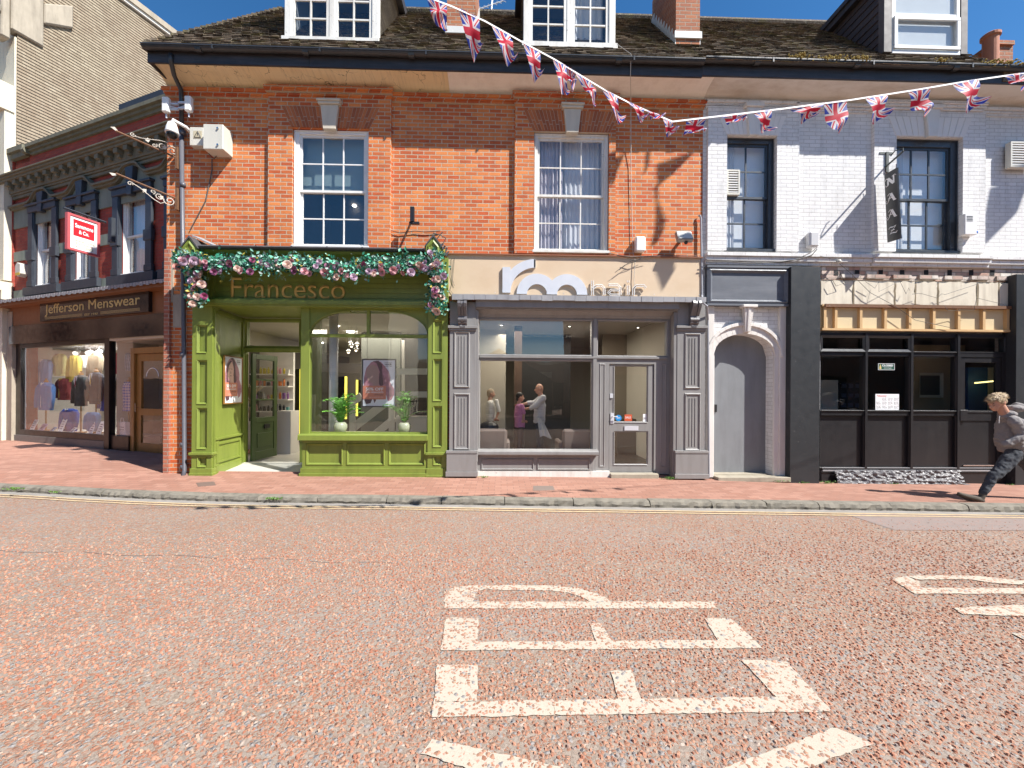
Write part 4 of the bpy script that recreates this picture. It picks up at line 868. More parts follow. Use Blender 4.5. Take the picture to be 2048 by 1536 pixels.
# posters
SKIN = M('printed skin tone', (.66, .42, .33), .6, .05); PHAIR = M('printed mauve hair', (.44, .21, .25), .5, .5, 14, 0); PHAIR2 = M('printed dark plum hair', (.10, .045, .06), .5, .4, 14, 0); PPAP = M('poster paper', (.78, .80, .84), .45, .03); CORAL = M('coral print panel', (.62, .22, .14), .5, .03); PTX = M('poster white ink', (.85, .85, .85), .5, 0); PTD = M('poster dark ink', (.03, .03, .035), .5, 0); BLUR = M('plain tan oval', (.40, .26, .225), .6, .05)
def poster(lab, org, ux, w, h, frame, hang=False, face=True, cut=0.):
    """flat printed poster: org = lower left corner, ux = horizontal unit vector along it"""
    ux = Vector(ux).normalized(); nrm = Vector((ux.y, -ux.x, 0)); t = thing('poster', lab, 'poster', org); b = Vector(org)
    def Q(u, v, o=0): return b+ux*(u*w)+Vector((0, 0, v*h))+nrm*o
    def shp(g, pts, o): g.face([Q(u, v, o) for u, v in pts])
    g = G(); g.hexa([Q(0, 0, 0), Q(1, 0, 0), Q(1, 1, 0), Q(0, 1, 0)], [Q(0, 0, -.012), Q(1, 0, -.012), Q(1, 1, -.012), Q(0, 1, -.012)]); g.build('sheet', PPAP, t)
    g = G(); e = .035
    for (u0, v0, u1, v1) in ((-e, -e*.7, 0, 1+e*.7), (1, -e*.7, 1+e, 1+e*.7), (0, -e*.7, 1, 0), (0, 1, 1, 1+e*.7)): g.hexa([Q(u0, v0, .012), Q(u1, v0, .012), Q(u1, v1, .012), Q(u0, v1, .012)], [Q(u0, v0, -.014), Q(u1, v0, -.014), Q(u1, v1, -.014), Q(u0, v1, -.014)])
    g.build('frame', frame, t)
    if hang:
        g = G()
        for u in (.12, .86): g.tube([Q(u, 1.02, -.005), Q(u, 1.55, -.005)], .004, 5)
        g.build('cord', BLACK, t)
    g = G(); g.mi = 0
    shp(g, [(.02, .30), (.03, .62), (.10, .82), (.25, .95), (.42, .985), (.55, .96), (.66, .88), (.80, .76), (.86, .62), (.84, .52), (.97, .38), (.98, .26), (.90, .14), (.78, .10), (.74, .22), (.60, .40), (.3, .36), (.1, .3)], .001)
    g.mi = 1; shp(g, [(.30, .97), (.48, .985), (.60, .9), (.62, .7), (.72, .5), (.56, .42), (.48, .5), (.52, .75), (.42, .93)], .002); shp(g, [(.04, .14), (.3, .16), (.24, .06), (.1, .04)], .002); shp(g, [(.32, .15), (.42, .14), (.36, .06)], .002)
    g.mi = 2; shp(g, [(.30, .28), (.5, .28), (.50, .60), (.30, .55)], .003)
    ov = [(.30+.20*math.cos(a), .70+.20*math.sin(a)) for a in [2*math.pi*i/24 for i in range(24)]]; shp(g, ov, .004)
    g.mi = 0
    for k in range(9): u = .62+k*.035; shp(g, [(u-.03, .80-k*.055), (u-.018, .82-k*.055), (u+.07, .30-k*.008), (u+.055, .28-k*.008)], .003+.0003*k)
    g.mi = 3; shp(g, [(.0, .145), (.72, .145), (.72, .44), (.0, .44)], .006)
    if face:
        g.mi = 4; shp(g, [(.24, .74), (.29, .75), (.29, .735), (.24, .725)], .0052); shp(g, [(.36, .75), (.41, .74), (.41, .725), (.36, .735)], .0052); g.mi = 1; shp(g, [(.28, .595), (.38, .595), (.33, .575)], .0052); shp(g, [(.31, .64), (.35, .64), (.33, .70)], .0052)
        g.mi = 1; shp(g, [(.10, .74), (.16, .85), (.3, .92), (.4, .92), (.22, .80), (.16, .64), (.18, .4), (.1, .4)], .0056)
    g.build('print', [PHAIR, PHAIR2, BLUR if not face else SKIN, CORAL, PTD], t)
    rot = lambda p: ux*p.x+Vector((0, 0, p.z))+nrm*(-p.y)
    def tx(s, r, m, wt=0.): text_obj(s, 'lettering', m, t, (r[0]*w, r[1]*w, r[2]*h, r[3]*h), -.0075 if r[2] < .44 else -.004, ext=0, weight=wt, rot=rot)
    tx('50% OFF', (.09, .64, .335, .40), PTX, .02); tx('FOIL HIGHLIGHTS', (.09, .64, .28, .315), PTX, .015); tx('WITH JESS', (.35, .64, .225, .255), PTD, .01); tx('ask a stylist for info', (.2, .64, .18, .2), PTX)
    tx('HAIR', (.68, .90, .885, .925), PTD, .02); tx('FRANCESCO', (.68, .90, .935, .955), PTD, .0); tx('SALON', (.68, .90, .855, .873), PTD, 0.)
    return t
a, b, c, d = R(726, 720, 790, 812, .25); poster('hanging framed poster of mauve hair with plain oval face and coral 50% OFF panel', (a, .25, c), (1, 0, 0), b-a, d-c, BLACK, True, False)
u0, u1 = .26, .86; p0, p1 = sp(u0, 1.52, .045), sp(u1, 1.52, .045)
poster('wooden framed hair poster fixed to the green side wall of the doorway', (p0[0], p0[1], Z(806, 437, p0[1])), (p1[0]-p0[0], p1[1]-p0[1], 0), .62, Z(712, 437, p0[1])-Z(806, 437, p0[1]), WOODJ, False, True)
ll = bpy.data.lights.new('salon_ceiling_light', 'AREA'); ll.energy = 75; ll.size = 2.2; ll.color = (1, .9, .74); lo = bpy.data.objects.new('salon_ceiling_light', ll); COL.objects.link(lo); lo.location = (-3.4, 3.2, 3.2)

# ---- flower garland over the fascia
LEAFC = [M('garland leaf '+n, c, .5, .35, 20, .1) for n, c in (('jade', (.05, .33, .20)), ('mint', (.24, .52, .40)), ('deep', (.012, .09, .05)), ('gold', (.45, .35, .05)), ('grey', (.35, .45, .42)))]
ROSEC = [M('rose '+n, c, .6, .2, 25, .1) for n, c in (('dusty pink', (.62, .33, .36)), ('mauve', (.28, .09, .18)), ('blush', (.68, .50, .43)), ('lilac', (.52, .38, .48)), ('coral', (.60, .28, .24)), ('magenta', (.36, .08, .18)))]
gl = thing('flower_garland', 'long garland of pink and mauve roses with jade leaves draped over the olive fascia', 'garland', (-3.3, -.4, 3.9))
def rose_mesh(k):
    rd = random.Random(k); g = G()
    for ring, (n, r0, h, tilt) in enumerate(((3, .010, .030, .1), (4, .018, .031, .35), (5, .026, .028, .7), (6, .034, .020, 1.1))):
        for i in range(n):
            a = 2*math.pi*(i+.5*(ring % 2))/n+rd.uniform(-.2, .2); w_ = 1.25*math.pi/n; P = []
            for v in (0, .5, 1):
                rr = r0*(.45+.75*v) + math.sin(tilt)*.012*v; zz = h*v*math.cos(tilt*.6)
                P.append([(rr*math.cos(a+u), zz-(.004*abs(u) if v == 1 else 0), rr*math.sin(a+u)) for u in (-w_, -w_/2, 0, w_/2, w_)])
            for v in range(2):
                for u in range(4): g.face([(p[0], -p[1], p[2]) for p in (P[v][u], P[v][u+1], P[v+1][u+1], P[v+1][u])])
    return g
ROSES = []
for k, m in enumerate(ROSEC):
    ROSES.append(rose_mesh(k).mesh(m, name='rose'))
rd = random.Random(21)
pathpx = [(352, 522), (380, 524), (420, 530), (480, 531), (560, 530), (640, 534), (688, 546), (740, 534), (800, 531), (850, 532), (880, 522)]
def along(pts, t):
    s = t*(len(pts)-1); i = min(int(s), len(pts)-2); return lerp(pts[i][0], pts[i+1][0], s-i), lerp(pts[i][1], pts[i+1][1], s-i)
spots = []; leaves = []
def strand(pts, n, nr, rx, ry, y):
    for _ in range(n):
        px, pyy = along(pts, rd.random()); q = rd.gauss(0, .42); px += rd.gauss(0, .45)*rx*(1 if rx > 12 else 1); pyy += q*ry
        leaves.append((at(px, pyy, y-rd.uniform(0, .14)), pyy))
    for k in range(nr):
        px, pyy = along(pts, (k+rd.random())/nr); px += rd.uniform(-.8, .8)*rx; pyy += rd.uniform(-.35, .85)*ry if ry < 30 and rx < 15 else rd.uniform(-.8, .8)*ry
        spots.append(at(px, pyy, y-.11-rd.uniform(0, .08)))
strand([(a, b-3) for a, b in pathpx], 4200, 66, 6, 21, -.42); strand([(388, 530), (394, 570), (396, 606)], 1000, 16, 18, 10, -.34); strand([(872, 508), (876, 560), (873, 600), (874, 624)], 1400, 17, 17, 10, -.44)
g = G()
for p, pyy in leaves:
    mi = rd.choices([0, 1, 2, 3, 4], [5, 5, 5, .8, 1.5])[0]; g.mi = mi; d = Vector((rd.uniform(-1, 1), rd.uniform(-1, .1), rd.uniform(-.8, 1))).normalized(); s = d.cross(Vector((rd.uniform(-.4, .4), 1, rd.uniform(-.4, .4)))).normalized(); L = rd.uniform(.04, .095); w_ = L*.27
    q = p+d*L*.5+Vector((0, -.006, 0)); g.face([p, q+s*w_, p+d*L]); g.face([p, p+d*L, q-s*w_])
for q in range(26):        # small sprays hanging below
    px = rd.uniform(400, 850); c = at(px, rd.uniform(545, 560), -.42); g.mi = rd.choice([0, 3, 4, 1])
    for k in range(9): d = Vector((rd.uniform(-1, 1), rd.uniform(-1, 0), rd.uniform(-1.2, .5)))*.05; g.face([c, c+d+Vector((.008, 0, 0)), c+d*1.3]); 
g.build('foliage', LEAFC, gl)['kind'] = 'stuff'
g = G(); g.tube([at(a, b-0, -.36) for a, b in pathpx], .08, 7); g.tube([at(386, 530, -.28), at(396, 600, -.25)], .10, 7); g.tube([at(874, 520, -.28), at(874, 615, -.27)], .11, 7); g.build('core', LEAFC[2], gl)
g = G(); g.tube([at(a, b, -.33) for a, b in [(430, 517), (480, 514), (560, 514), (610, 516), (650, 524), (672, 529), (700, 524), (730, 516), (770, 514), (810, 520)]], .012, 6); g.build('cord', WPLAS, gl)
bse, _ = base_of(gl)
for k, p in enumerate(spots):
    o = bpy.data.objects.new('rose', ROSES[rd.choices(range(6), [5, 2, 5, 4, 1.5, 1.2])[0]]); COL.objects.link(o); o.parent = gl; s = rd.uniform(.85, 1.5); o.location = p-bse; o.scale = (s, s, s); o.rotation_euler = (rd.uniform(-.7, .5), rd.uniform(-3, 3), rd.uniform(-.6, .6))
# ================================================================== TAUPE SHOPFRONT
TS_ = thing('shopfront', 'taupe grey painted hair salon shopfront with carved consoles and glazed door', 'shopfront', (1.45, -.1, .12))
def grey_pil(px0, px1, side):
    y = -.16; g = G(); a, b = X(px0, 750, y), X(px1, 750, y); z0 = zf(a)+.06; z1 = Z(603, px0, y); m = (px0+px1)/2
    P = [(m-18, 662, m+15, 776), (m-18, 786, m+15, 900)] if side < 0 else [(m-14, 666, m+19, 778), (m-14, 786, m+19, 902)]
    rs = [R(*r, y) for r in P]
    g.box(a, b, y, .15, z0, z1)
    for r in rs:
        e = .022; g.ring(r, (r[0]+e, r[1]-e, r[2]+e, r[3]-e), y-.001, y-.022); r2 = (r[0]+e, r[1]-e, r[2]+e, r[3]-e); g.ring(r2, (r2[0]+e, r2[1]-e, r2[2]+e, r2[3]-e), y-.022, y-.001)
        for k in (-1, 0, 1): xm = (r[0]+r[1])/2+k*.055; g.box(xm-.008, xm+.008, y-.010, y-.0005, r[2]+.09, r[3]-.09)
    zq = Z(655, m, y); g.box(a-.03, b+.03, y-.05, y-.0005, zq-.02, zq+.03); g.box(a-.015, b+.015, y-.03, y-.0005, zq-.06, zq-.022)
    zp = Z(903, m, y); g.box(a-.05, b+.05, y-.06, .14, zp-.03, zp+.02); g.box(a-.04, b+.04, y-.05, .14, z0+.05, zp-.032); g.box(a-.055, b+.055, y-.065, .14, z0-.04, z0+.05)
    p = g.build('pilaster', GREY, TS_, bev=.004)
    # scrolled console
    xm = (a+b)/2+(.0 if side < 0 else .03); zt = Z(604, m, y); zl = Z(652, m, y); g = G(); H = zt-zl
    for k in (-1, 0, 1):
        prof = [(-.0, zt), (-.17, zt-.01), (-.19, zt-.06), (-.17, zt-.12), (-.12, zt-H*.45), (-.075, zt-H*.62), (-.09, zt-H*.74), (-.075, zt-H*.9), (-.03, zl), (0, zl+.01)]
        g.sweep([(y+q*(1 if k else .88), z) for q, z in prof], xm+k*.056-.025, xm+k*.056+.025)
        g.tube([(xm+k*.056-.027, y-.12*(1 if k else .85), zt-.06), (xm+k*.056+.027, y-.12*(1 if k else .85), zt-.06)], .062, 12); g.tube([(xm+k*.056-.027, y-.055, zt-H*.76), (xm+k*.056+.027, y-.055, zt-H*.76)], .042, 10)
    for k in range(5): a_ = -1.0+.5*k; g.ball((xm+math.sin(a_)*.05, y-.03, zl-.0-math.cos(a_)*.02), (.02, .03, .045), 7, 5)
    g.build('console', M('graphite console paint', (.13, .125, .13), .35, .1), p, smooth=False, bev=.004)
    return a, b
ga, gb = grey_pil(899, 951, -1); gc, gd = grey_pil(1354, 1410, 1)
# lead ledge, beam, head
zl0, zl1 = Z(600, 1150, -.28), Z(592, 1150, -.28); g = G(); xo0, xo1 = X(904, 597, -.3), X(1412, 597, -.3)
g.sweep([(0, zl1+.05), (-.27, zl1), (-.29, zl1-.02), (-.28, zl0), (-.26, zl0+.01), (0, zl1-.03)], xo0, xo1)
x = xo0
while x < xo1: g.box(x, min(x+.2, xo1), -.305+random.uniform(-.006, .004), -.275, zl0-.02+random.uniform(-.006, .008), zl1+.004); x += .205
g.build('lead_ledge', LEAD, TS_)
g = G(); yb = -.06
g.box(gb, gc, -.24, .1, Z(617, 1150, -.2), zl0+.02); g.box(gb, gc, -.19, -.0, Z(622, 1150, -.1), Z(617, 1150, -.2)-.001); g.box(gb, gc, -.28, -.241, zl0-.02, zl0+.02)
YF = .02; zh = Z(636, 1150, YF)
g.sweep([(-.10, Z(622, 1150, -.1)), (.08, Z(622, 1150, -.1)), (.08, zh), (-.0, zh), (-.02, zh+.05)], gb, gc)
g.box(gb-.0, gb+.05, -.15, .1, zf(1)+.3, zh+.1); g.box(gc-.06, gc, -.15, .1, zf(3)+.06, zh+.1)
g.build('head_beam', GREY, TS_, bev=.003)
# timber frame
A = R(959, 641, 1183, 709, YF); B_ = R(1196, 643, 1333, 711, YF); C_ = R(960, 722, 1183, 900, YF); dz0 = zf(2.3)+.05
dr = R(1218, 728, 1308, 944, YF); fx0, fx1 = gb+.04, gc-.05; n1 = R(1198, 727, 1210, 934, YF); n2 = R(1321, 727, 1333, 934, YF)
g = G(); g.plate(fx0, fx1, dz0, zh+.01, YF, YF+.1, [A, B_, C_, dr, (fx0, X(1187, 930, YF), dz0-.1, C_[2]-.09)])
for r in (A, B_, C_): g.ring((r[0]-.02, r[1]+.02, r[2]-.02, r[3]+.02), r, YF-.012, YF+.004)
for r in (n1, n2): g.sink(*r, YF, w=.03)
g.box(A[0], B_[1], YF-.03, YF-.001, A[2]-.07, A[2]-.03)
xm = X(1189, 800, YF); g.box(xm-.035, xm+.035, YF-.025, YF-.001, dz0, zh)
g.build('window_frame', GREY, TS_, bev=.003)
for r, nm in ((A, 'fanlight_pane'), (B_, 'fanlight_pane'), (C_, 'pane')):
    g = G(); g.box(r[0], r[1], YF+.04, YF+.046, r[2], r[3]); g.build(nm, GLS if r is A else GL, TS_)
g = G(); cz0, cz1 = Z(911, 1070, -.08), Z(901, 1070, -.08); g.sweep([(-.1, cz0), (-.13, cz0+.02), (-.13, cz1-.02), (-.11, cz1), (YF-.002, cz1+.02), (YF-.002, cz0)], gb-.02, X(1197, 905, -.1))
s0, s1 = gb+.0, X(1187, 930, -.03); zr = Z(942, 1070, -.03); P = [R(962, 917, 1068, 940, -.03), R(1074, 917, 1180, 940, -.03)]
g.box(s0, s1, -.03, YF+.09, zr, cz0)
for r in P: g.sink(*r, -.03, w=.03, proud=.02)
g.build('stallriser', GREY, TS_, bev=.003)
g = G(); g.box(s0, X(1218, 945, 0), -.05, YF+.08, zf(0)-.03, zr-.002); g.build('tiled_plinth', WHITE_OLD, TS_)
g = G(); g.box(X(1218, 945, 0), X(1313, 945, 0), -.12, YF+.2, zf(2)-.03, dr[2]-.01); g.build('door_step', STEP, TS_, bev=.012)
g = G(); y = YF+.02; q0, q1 = R(1229, 733, 1294, 843, y), R(1229, 864, 1294, 928, y); g.plate(dr[0]+.01, dr[1]-.01, dr[2]+.005, dr[3]-.01, y, y+.045, [q0, q1]); 
for r in (q0, q1): g.ring((r[0]-.018, r[1]+.018, r[2]-.018, r[3]+.018), r, y-.012, y+.003)
SD = g.build('door', GREY, TS_, bev=.003)
for r in (q0, q1): g = G(); g.box(r[0], r[1], y+.02, y+.025, r[2], r[3]); g.build('pane', GL, SD)
g = G(); g.B((1249, 852, 1277, 861), y-.015, y-.002); g.build('letter_plate', STEELW, SD)
g = G(); g.B((1221, 826, 1228, 847), y-.015, y-.002); a = at(1225, 833, y-.02); g.tube([a, a+Vector((0, -.04, 0)), a+Vector((.09, -.045, .0))], .009); g.build('handle', STEELW, SD)
g = G(); g.B((1220, 787, 1226, 796), y-.02, y-.002); g.build('lock', STEELW, SD)
def sticker(px, lab, m, body=None, nm='sticker'):
    g = G(); g.B(px, y-.0+.016, y+.018); o = g.top(nm, m, lab, 'sticker'); return o
g = G(); a = at(1237, 836, y+.016); g.tube([(a.x, y+.016, a.z), (a.x, y+.019, a.z)], .06, 20); st = g.top('door_sticker', M('blue round sticker', (.02, .25, .60), .4, .1), 'round blue sticker on the glass of the taupe door', 'sticker')
text_obj('NEWS', 'lettering', PTX, st, (a.x-.035, a.x+.035, a.z-.01, a.z+.015), y+.0145, ext=0, weight=.01)
g = G(); g.B((1249, 829, 1264, 842), y+.016, y+.018); st = g.top('door_sticker', M('red card sticker', (.55, .10, .04), .5, .1), 'small red card sticker on the taupe door glass', 'sticker'); a, b, c, d = R(1251, 833, 1262, 837, y); text_obj('SALE', 'lettering', PTX, st, (a, b, c, d), y+.0145, ext=0)
g = G(); g.B((1286, 828, 1293, 845), y+.016, y+.018); st = g.top('door_sticker', PTX, 'narrow white card at the right edge of the taupe door glass', 'sticker'); a, b, c, d = R(1287, 835, 1292, 839, y); text_obj('OPEN', 'lettering', PTD, st, (a, b, c, d), y+.0145, ext=0)
# fascia sign
SG = thing('fascia_sign', 'long faded beige salon sign board with white rm hair lettering', 'sign', (1.4, -.04, 3.55)); ys = -.05
a, b, c, d = R(893, 513, 1402, 593, ys); b = xR-.03; g = G(); g.box(a, b, ys, -.002, c-.02, d); g.build('sign_board', BEIGE, SG)
g = G(); zt = Z(508, 1150, -.1); 
g.box(a, b, -.09, -.0525, d+.0, d+.02); g.build('edge_trim', M('rust trim', (.25, .1, .05), .6, .3), SG)
g = G()
for k in range(12): xx = lerp(a+.05, b-.05, k/11); g.tube([(xx, ys-.004, d-.04), (xx, ys+.001, d-.04)], .008, 6); g.tube([(xx, ys-.004, c+.06), (xx, ys+.001, c+.06)], .008, 6)
g.build('screw', STEELW, SG)
yl = ys-.04
def arch(g, pcx, pbase, ro, ri, a0, a1, n=16, yy=None):
    cx, cz = W.un(pcx, pbase, yl); k = (D+yl)/FPX; ro *= k; ri *= k
    for i in range(n):
        t0, t1 = lerp(a0, a1, i/n), lerp(a0, a1, (i+1)/n); g.prism([(cx+ro*math.cos(t0), cz+ro*math.sin(t0)), (cx+ro*math.cos(t1), cz+ro*math.sin(t1)), (cx+ri*math.cos(t1), cz+ri*math.sin(t1)), (cx+ri*math.cos(t0), cz+ri*math.sin(t0))], yl, ys-.001)
g = G(); g.P([(1005, 585), (1021, 585), (1021, 534), (1005, 534)], yl-.004, ys-.001); arch(g, 1071, 585, 67, 50, math.pi/2, math.pi*.995); g.P([(1068, 519), (1071, 518), (1071, 535), (1068, 535)], yl, ys-.001); g.build('logo_letter', STEELW, SG)
g = G(); arch(g, 1074, 588, 41, 20, 0, math.pi); g.build('logo_letter', STEELW, SG)
g = G(); arch(g, 1134, 589, 41, 20, 0, math.pi, yy=.002); 
for i, v in enumerate(g.v): g.v[i] = (v[0], v[1]-.003 if v[1] < ys-.02 else v[1], v[2])
g.build('logo_letter', STEELW, SG)
# 'hair' in double outlined strokes
HR = []
def rail(pts, w=.017):
    P = [at(a, b, yl-.02) for a, b in pts]
    HR.append([p+Vector((0, .03, 0)) for p in P])
    for s in (-1, 1):
        Q = []
        for i, p in enumerate(P):
            t = (P[min(i+1, len(P)-1)]-P[max(i-1, 0)]).normalized(); Q.append(p+Vector((-t.z, 0, t.x))*s*w)
        g.tube(Q, .0085, 5)
g = G(); rail([(1185, 561), (1185, 590)]); rail([(1185, 577), (1193, 571), (1203, 571), (1208, 576), (1208, 590)])
rail([(1217, 570), (1235, 570), (1240, 575), (1240, 590)]); rail([(1240, 580), (1222, 580), (1217, 585), (1222, 590), (1240, 590)])
rail([(1256, 571), (1256, 590)]); rail([(1256, 561), (1256, 565)]); rail([(1267, 591), (1267, 577), (1273, 571), (1288, 571), (1292, 576)])
g.build('lettering', WPLAS, SG)
g = G()
for P_ in HR: g.tube(P_, .011, 5)
g.build('letter_core', M('brown letter core', (.22, .14, .09), .6, .1), SG)
g = G(); 
for pts in ([(903, 516), (902, 550), (905, 565), (900, 580), (908, 590)], [(909, 516), (905, 560), (909, 572)]): g.tube([at(a, b, ys-.015) for a, b in pts], .004, 4)
g.build('loose_wire', TWIRE, SG)
# interior of the taupe salon
sx0_, sx1_ = gb-.3, gc+.1; SZ = .17; CE = 3.32
room(TS_, sx0_, sx1_, .12, 6.6, SZ, CE, M('salon cream wall', (.50, .46, .39), .8, .05), 'interior_room', M('brown salon floor', (.07, .055, .045), .35, .2), M('salon ceiling', (.46, .42, .37), .8, .03))
g = G(); a = at(1011, 800, 2.6).x; g.box(sx0_+.01, a, 2.6, 2.7, SZ, CE); g.top('partition', M('cream partition', (.56, .52, .44), .8, .04), 'cream partition at the left end of the taupe salon', 'partition')
g = G(); a = at(1028, 800, 2.2).x; g.box(a, a+.18, 2.0, 2.3, SZ, CE); g.top('partition', M('bare brown post', (.10, .06, .04), .7, .4), 'brown wooden post standing left of the bald hairdresser', 'post')
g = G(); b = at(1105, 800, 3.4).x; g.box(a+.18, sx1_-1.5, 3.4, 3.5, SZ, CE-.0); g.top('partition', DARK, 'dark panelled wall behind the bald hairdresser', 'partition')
LAMPD = emis('small halogen', (1, .92, .8), 3.)
for k, (px, pyy) in enumerate([(1003, 650), (1007, 669), (1011, 686), (1139, 651), (1128, 670), (1276, 652), (1248, 670)]):
    yy = (CE-1.72)*FPX/(785-pyy)-D; c = at(px, pyy, yy); g = G(); g.lathe([(.05, -.008), (.055, .0)], (c.x, yy, CE-.004), 12); g.mi = 1; g.lathe([(.025, -.004), (.025, 0)], (c.x, yy, CE-.012), 8)
    g.top('spotlight', [CHROME, LAMPD], 'small round spotlight recessed in the taupe salon ceiling', 'spotlight', group='recessed salon spotlights')
FAB = M('mushroom fabric', (.17, .13, .11), .9, .1, 4, .3)
def armchair(px, yy, lab, w_=.62, rz=0):
    c = at(px, 880, yy); t = thing('armchair', lab, 'armchair', (c.x, yy, SZ), 'salon waiting armchairs'); x0, x1 = c.x-w_/2, c.x+w_/2
    g = G(); g.box(x0+.11, x1-.11, yy-.22, yy+.3, SZ+.2, SZ+.42); g.build('seat', FAB, t, bev=.03)
    # the backs face the street
    g = G(); g.hexa([(x0+.07, yy-.34, SZ+.2), (x1-.07, yy-.34, SZ+.2), (x1-.07, yy-.22, SZ+.2), (x0+.07, yy-.22, SZ+.2)], [(x0+.05, yy-.44, SZ+.84), (x1-.05, yy-.44, SZ+.84), (x1-.05, yy-.34, SZ+.84), (x0+.05, yy-.34, SZ+.84)]); g.build('backrest', FAB, t, bev=.05)
    for s in (0, 1): g = G(); xx = x0 if s == 0 else x1-.1; g.box(xx, xx+.1, yy-.34, yy+.32, SZ+.1, SZ+.58); g.build('armrest', FAB, t, bev=.03)
    for a, b in ((x0+.08, yy-.26), (x1-.08, yy-.26), (x0+.08, yy+.26), (x1-.08, yy+.26)): g = G(); g.tube([(a, b, SZ), (a, b, SZ+.2)], .02); g.build('leg', CHROME, t)
armchair(985, .62, 'brown fabric armchair at the left end of the taupe salon window', .70); armchair(1147, .62, 'brown fabric armchair at the right end of the taupe salon window', .70)
t = thing('coffee_table', 'small pale wooden coffee table between the two armchairs', 'table', (at(1064, 885, .6).x, .6, SZ)); c = at(1064, 885, .55).x; LW_ = M('pale beech', (.50, .42, .28), .45, .1)
g = G(); g.box(c-.32, c+.32, .38, .8, SZ+.27, SZ+.31); g.build('table_top', LW_, t)
for a in (-.29, .29):
    for b in (.41, .77): g = G(); g.box(c+a-.025, c+a+.025, b-.025, b+.025, SZ, SZ+.27); g.build('leg', LW_, t)
g = G(); a, b, cc, dd = c-.11, c+.11, SZ+.312, SZ+.36; g.box(a, b, .55, .58, cc, dd); t = g.top('name_block', M('grey desk block', (.12, .12, .12), .5, 0), 'small lettered block standing on the pale coffee table', 'sign'); text_obj('SASSOON', 'lettering', PTX, t, (a+.01, b-.01, cc+.012, dd-.012), .5485, ext=0, weight=.01)
g = G(); c = at(955, 855, 1.2); g.ball((c.x+.25, 1.2, .95), (.22, .18, .14), 12, 8); g.top('bag', BLACK, 'black bag lying behind the left armchair', 'bag')
g = G(); c = at(1345, 880, 3); g.box(at(1205, 800, 3.2).x, at(1345, 800, 3.2).x, 3.2, 3.3, SZ, CE); g.top('partition', M('taupe back wall', (.26, .22, .17), .8, .1), 'taupe brown wall seen through the glazed salon door', 'partition')
g = G(); g.B((1275, 805, 1296, 820), 3.0, 3.04); g.top('screen', BLACK, 'black monitor on the taupe wall behind the door', 'monitor')
g = G(); g.box(at(1230, 850, 2.6).x, at(1330, 850, 2.6).x, 2.4, 2.9, SZ, SZ+.9); g.top('counter', M('brown counter', (.15, .11, .08), .6, .1), 'brown reception counter seen through the glazed door', 'counter')
lo = bpy.data.objects.new('salon_ceiling_light', ll.copy()); lo.data.energy = 55; COL.objects.link(lo); lo.location = (1.0, 2.0, 3.2)

# ================================================================== people
def body_mesh(parts, mat, name, parent, vox=.012, sm=6, wob=0., wsc=9.):
    """parts: capsule chains [(p, r), ...] and ellipsoids ('e', c, (rx, ry, rz)); fused into one surface"""
    g = G()
    for p in parts:
        if p[0] == 'e': g.ball(p[1], p[2], 14, 10)
        else:
            for (a, ra), (b, rb) in zip(p, p[1:]):
                a, b = Vector(a), Vector(b); n = 4
                P = [a.lerp(b, i/n) for i in range(n+1)]; g.tube(P, [lerp(ra, rb, i/n) for i in range(n+1)], 12)
                g.ball(a, ra, 12, 8); g.ball(b, rb, 12, 8)
    o = g.build(name, mat, parent); o.name = name+'_raw'
    m = o.modifiers.new('r', 'REMESH'); m.mode = 'VOXEL'; m.voxel_size = vox; s = o.modifiers.new('s', 'SMOOTH'); s.iterations = sm; s.factor = .6
    bpy.context.view_layer.update(); me = bpy.data.meshes.new_from_object(o.evaluated_get(bpy.context.evaluated_depsgraph_get())); bpy.data.objects.remove(o)
    for p in me.polygons: p.use_smooth = True
    if wob:
        me.calc_loop_triangles() if False else None; ns = [v.normal.copy() for v in me.vertices]
        for v, n_ in zip(me.vertices, ns): v.co += n_*(mnoise.noise(v.co*wsc)+.5*mnoise.noise(v.co*wsc*2.3))*wob
    ob = bpy.data.objects.new(name, me); COL.objects.link(ob); ob.parent = parent; return ob
SK = M('skin', (.50, .27, .19), .5, .1, 6, .05); SK.node_tree.nodes['Principled BSDF'].inputs['Subsurface Weight'].default_value = .08
HOOD = M('grey marl hoodie', (.23, .215, .21), .95, .18, 60, .5, 90); JEAN = M('dark slate trousers', (.045, .050, .060), .9, .1, 6, .3, 40); SHOE = M('dark brown suede', (.075, .062, .048), .85, .2); SOLE = M('shoe sole', (.03, .028, .025), .7); HAIR = M('sandy greying hair', (.30, .22, .14), .75, .22, 60, .6, 50)
# --- walking man, laid out at the kerb in the photograph's scale
YM_ = -1.62
wm = thing('person', 'man in grey hoodie and dark trousers striding left along the kerb, head bowed', 'person', (at(1998, 1000, YM_).x, YM_, .09))
def q(px, pyy, dy=0.): return at(px, pyy, YM_+dy)
hc = q(1992, 806); 
def hd(dx, dz, dy=0.): # head coordinates tilted forward (to the left and down)
    a = math.radians(24); return hc+Vector((dx*math.cos(a)-dz*math.sin(a), dy, dz*math.cos(a)+dx*math.sin(a)))
headp = [('e', hd(.012, .03), (.098, .074, .105)), ('e', hd(-.045, -.03), (.052, .056, .075)), ('e', hd(-.055, -.085), (.034, .036, .028)), [(hd(-.088, .0), .012), (hd(-.112, -.030), .015)], ('e', hd(-.083, -.068), (.018, .026, .015)), ('e', hd(-.078, .018), (.02, .055, .014)),
         ('e', hd(.035, -.01, -.076), (.020, .012, .034)), ('e', hd(.035, -.01, .076), (.020, .012, .034)), [(hd(.045, -.06), .058), (q(2014, 836), .065)]]
body_mesh(headp, SK, 'body', wm, .006, 3)
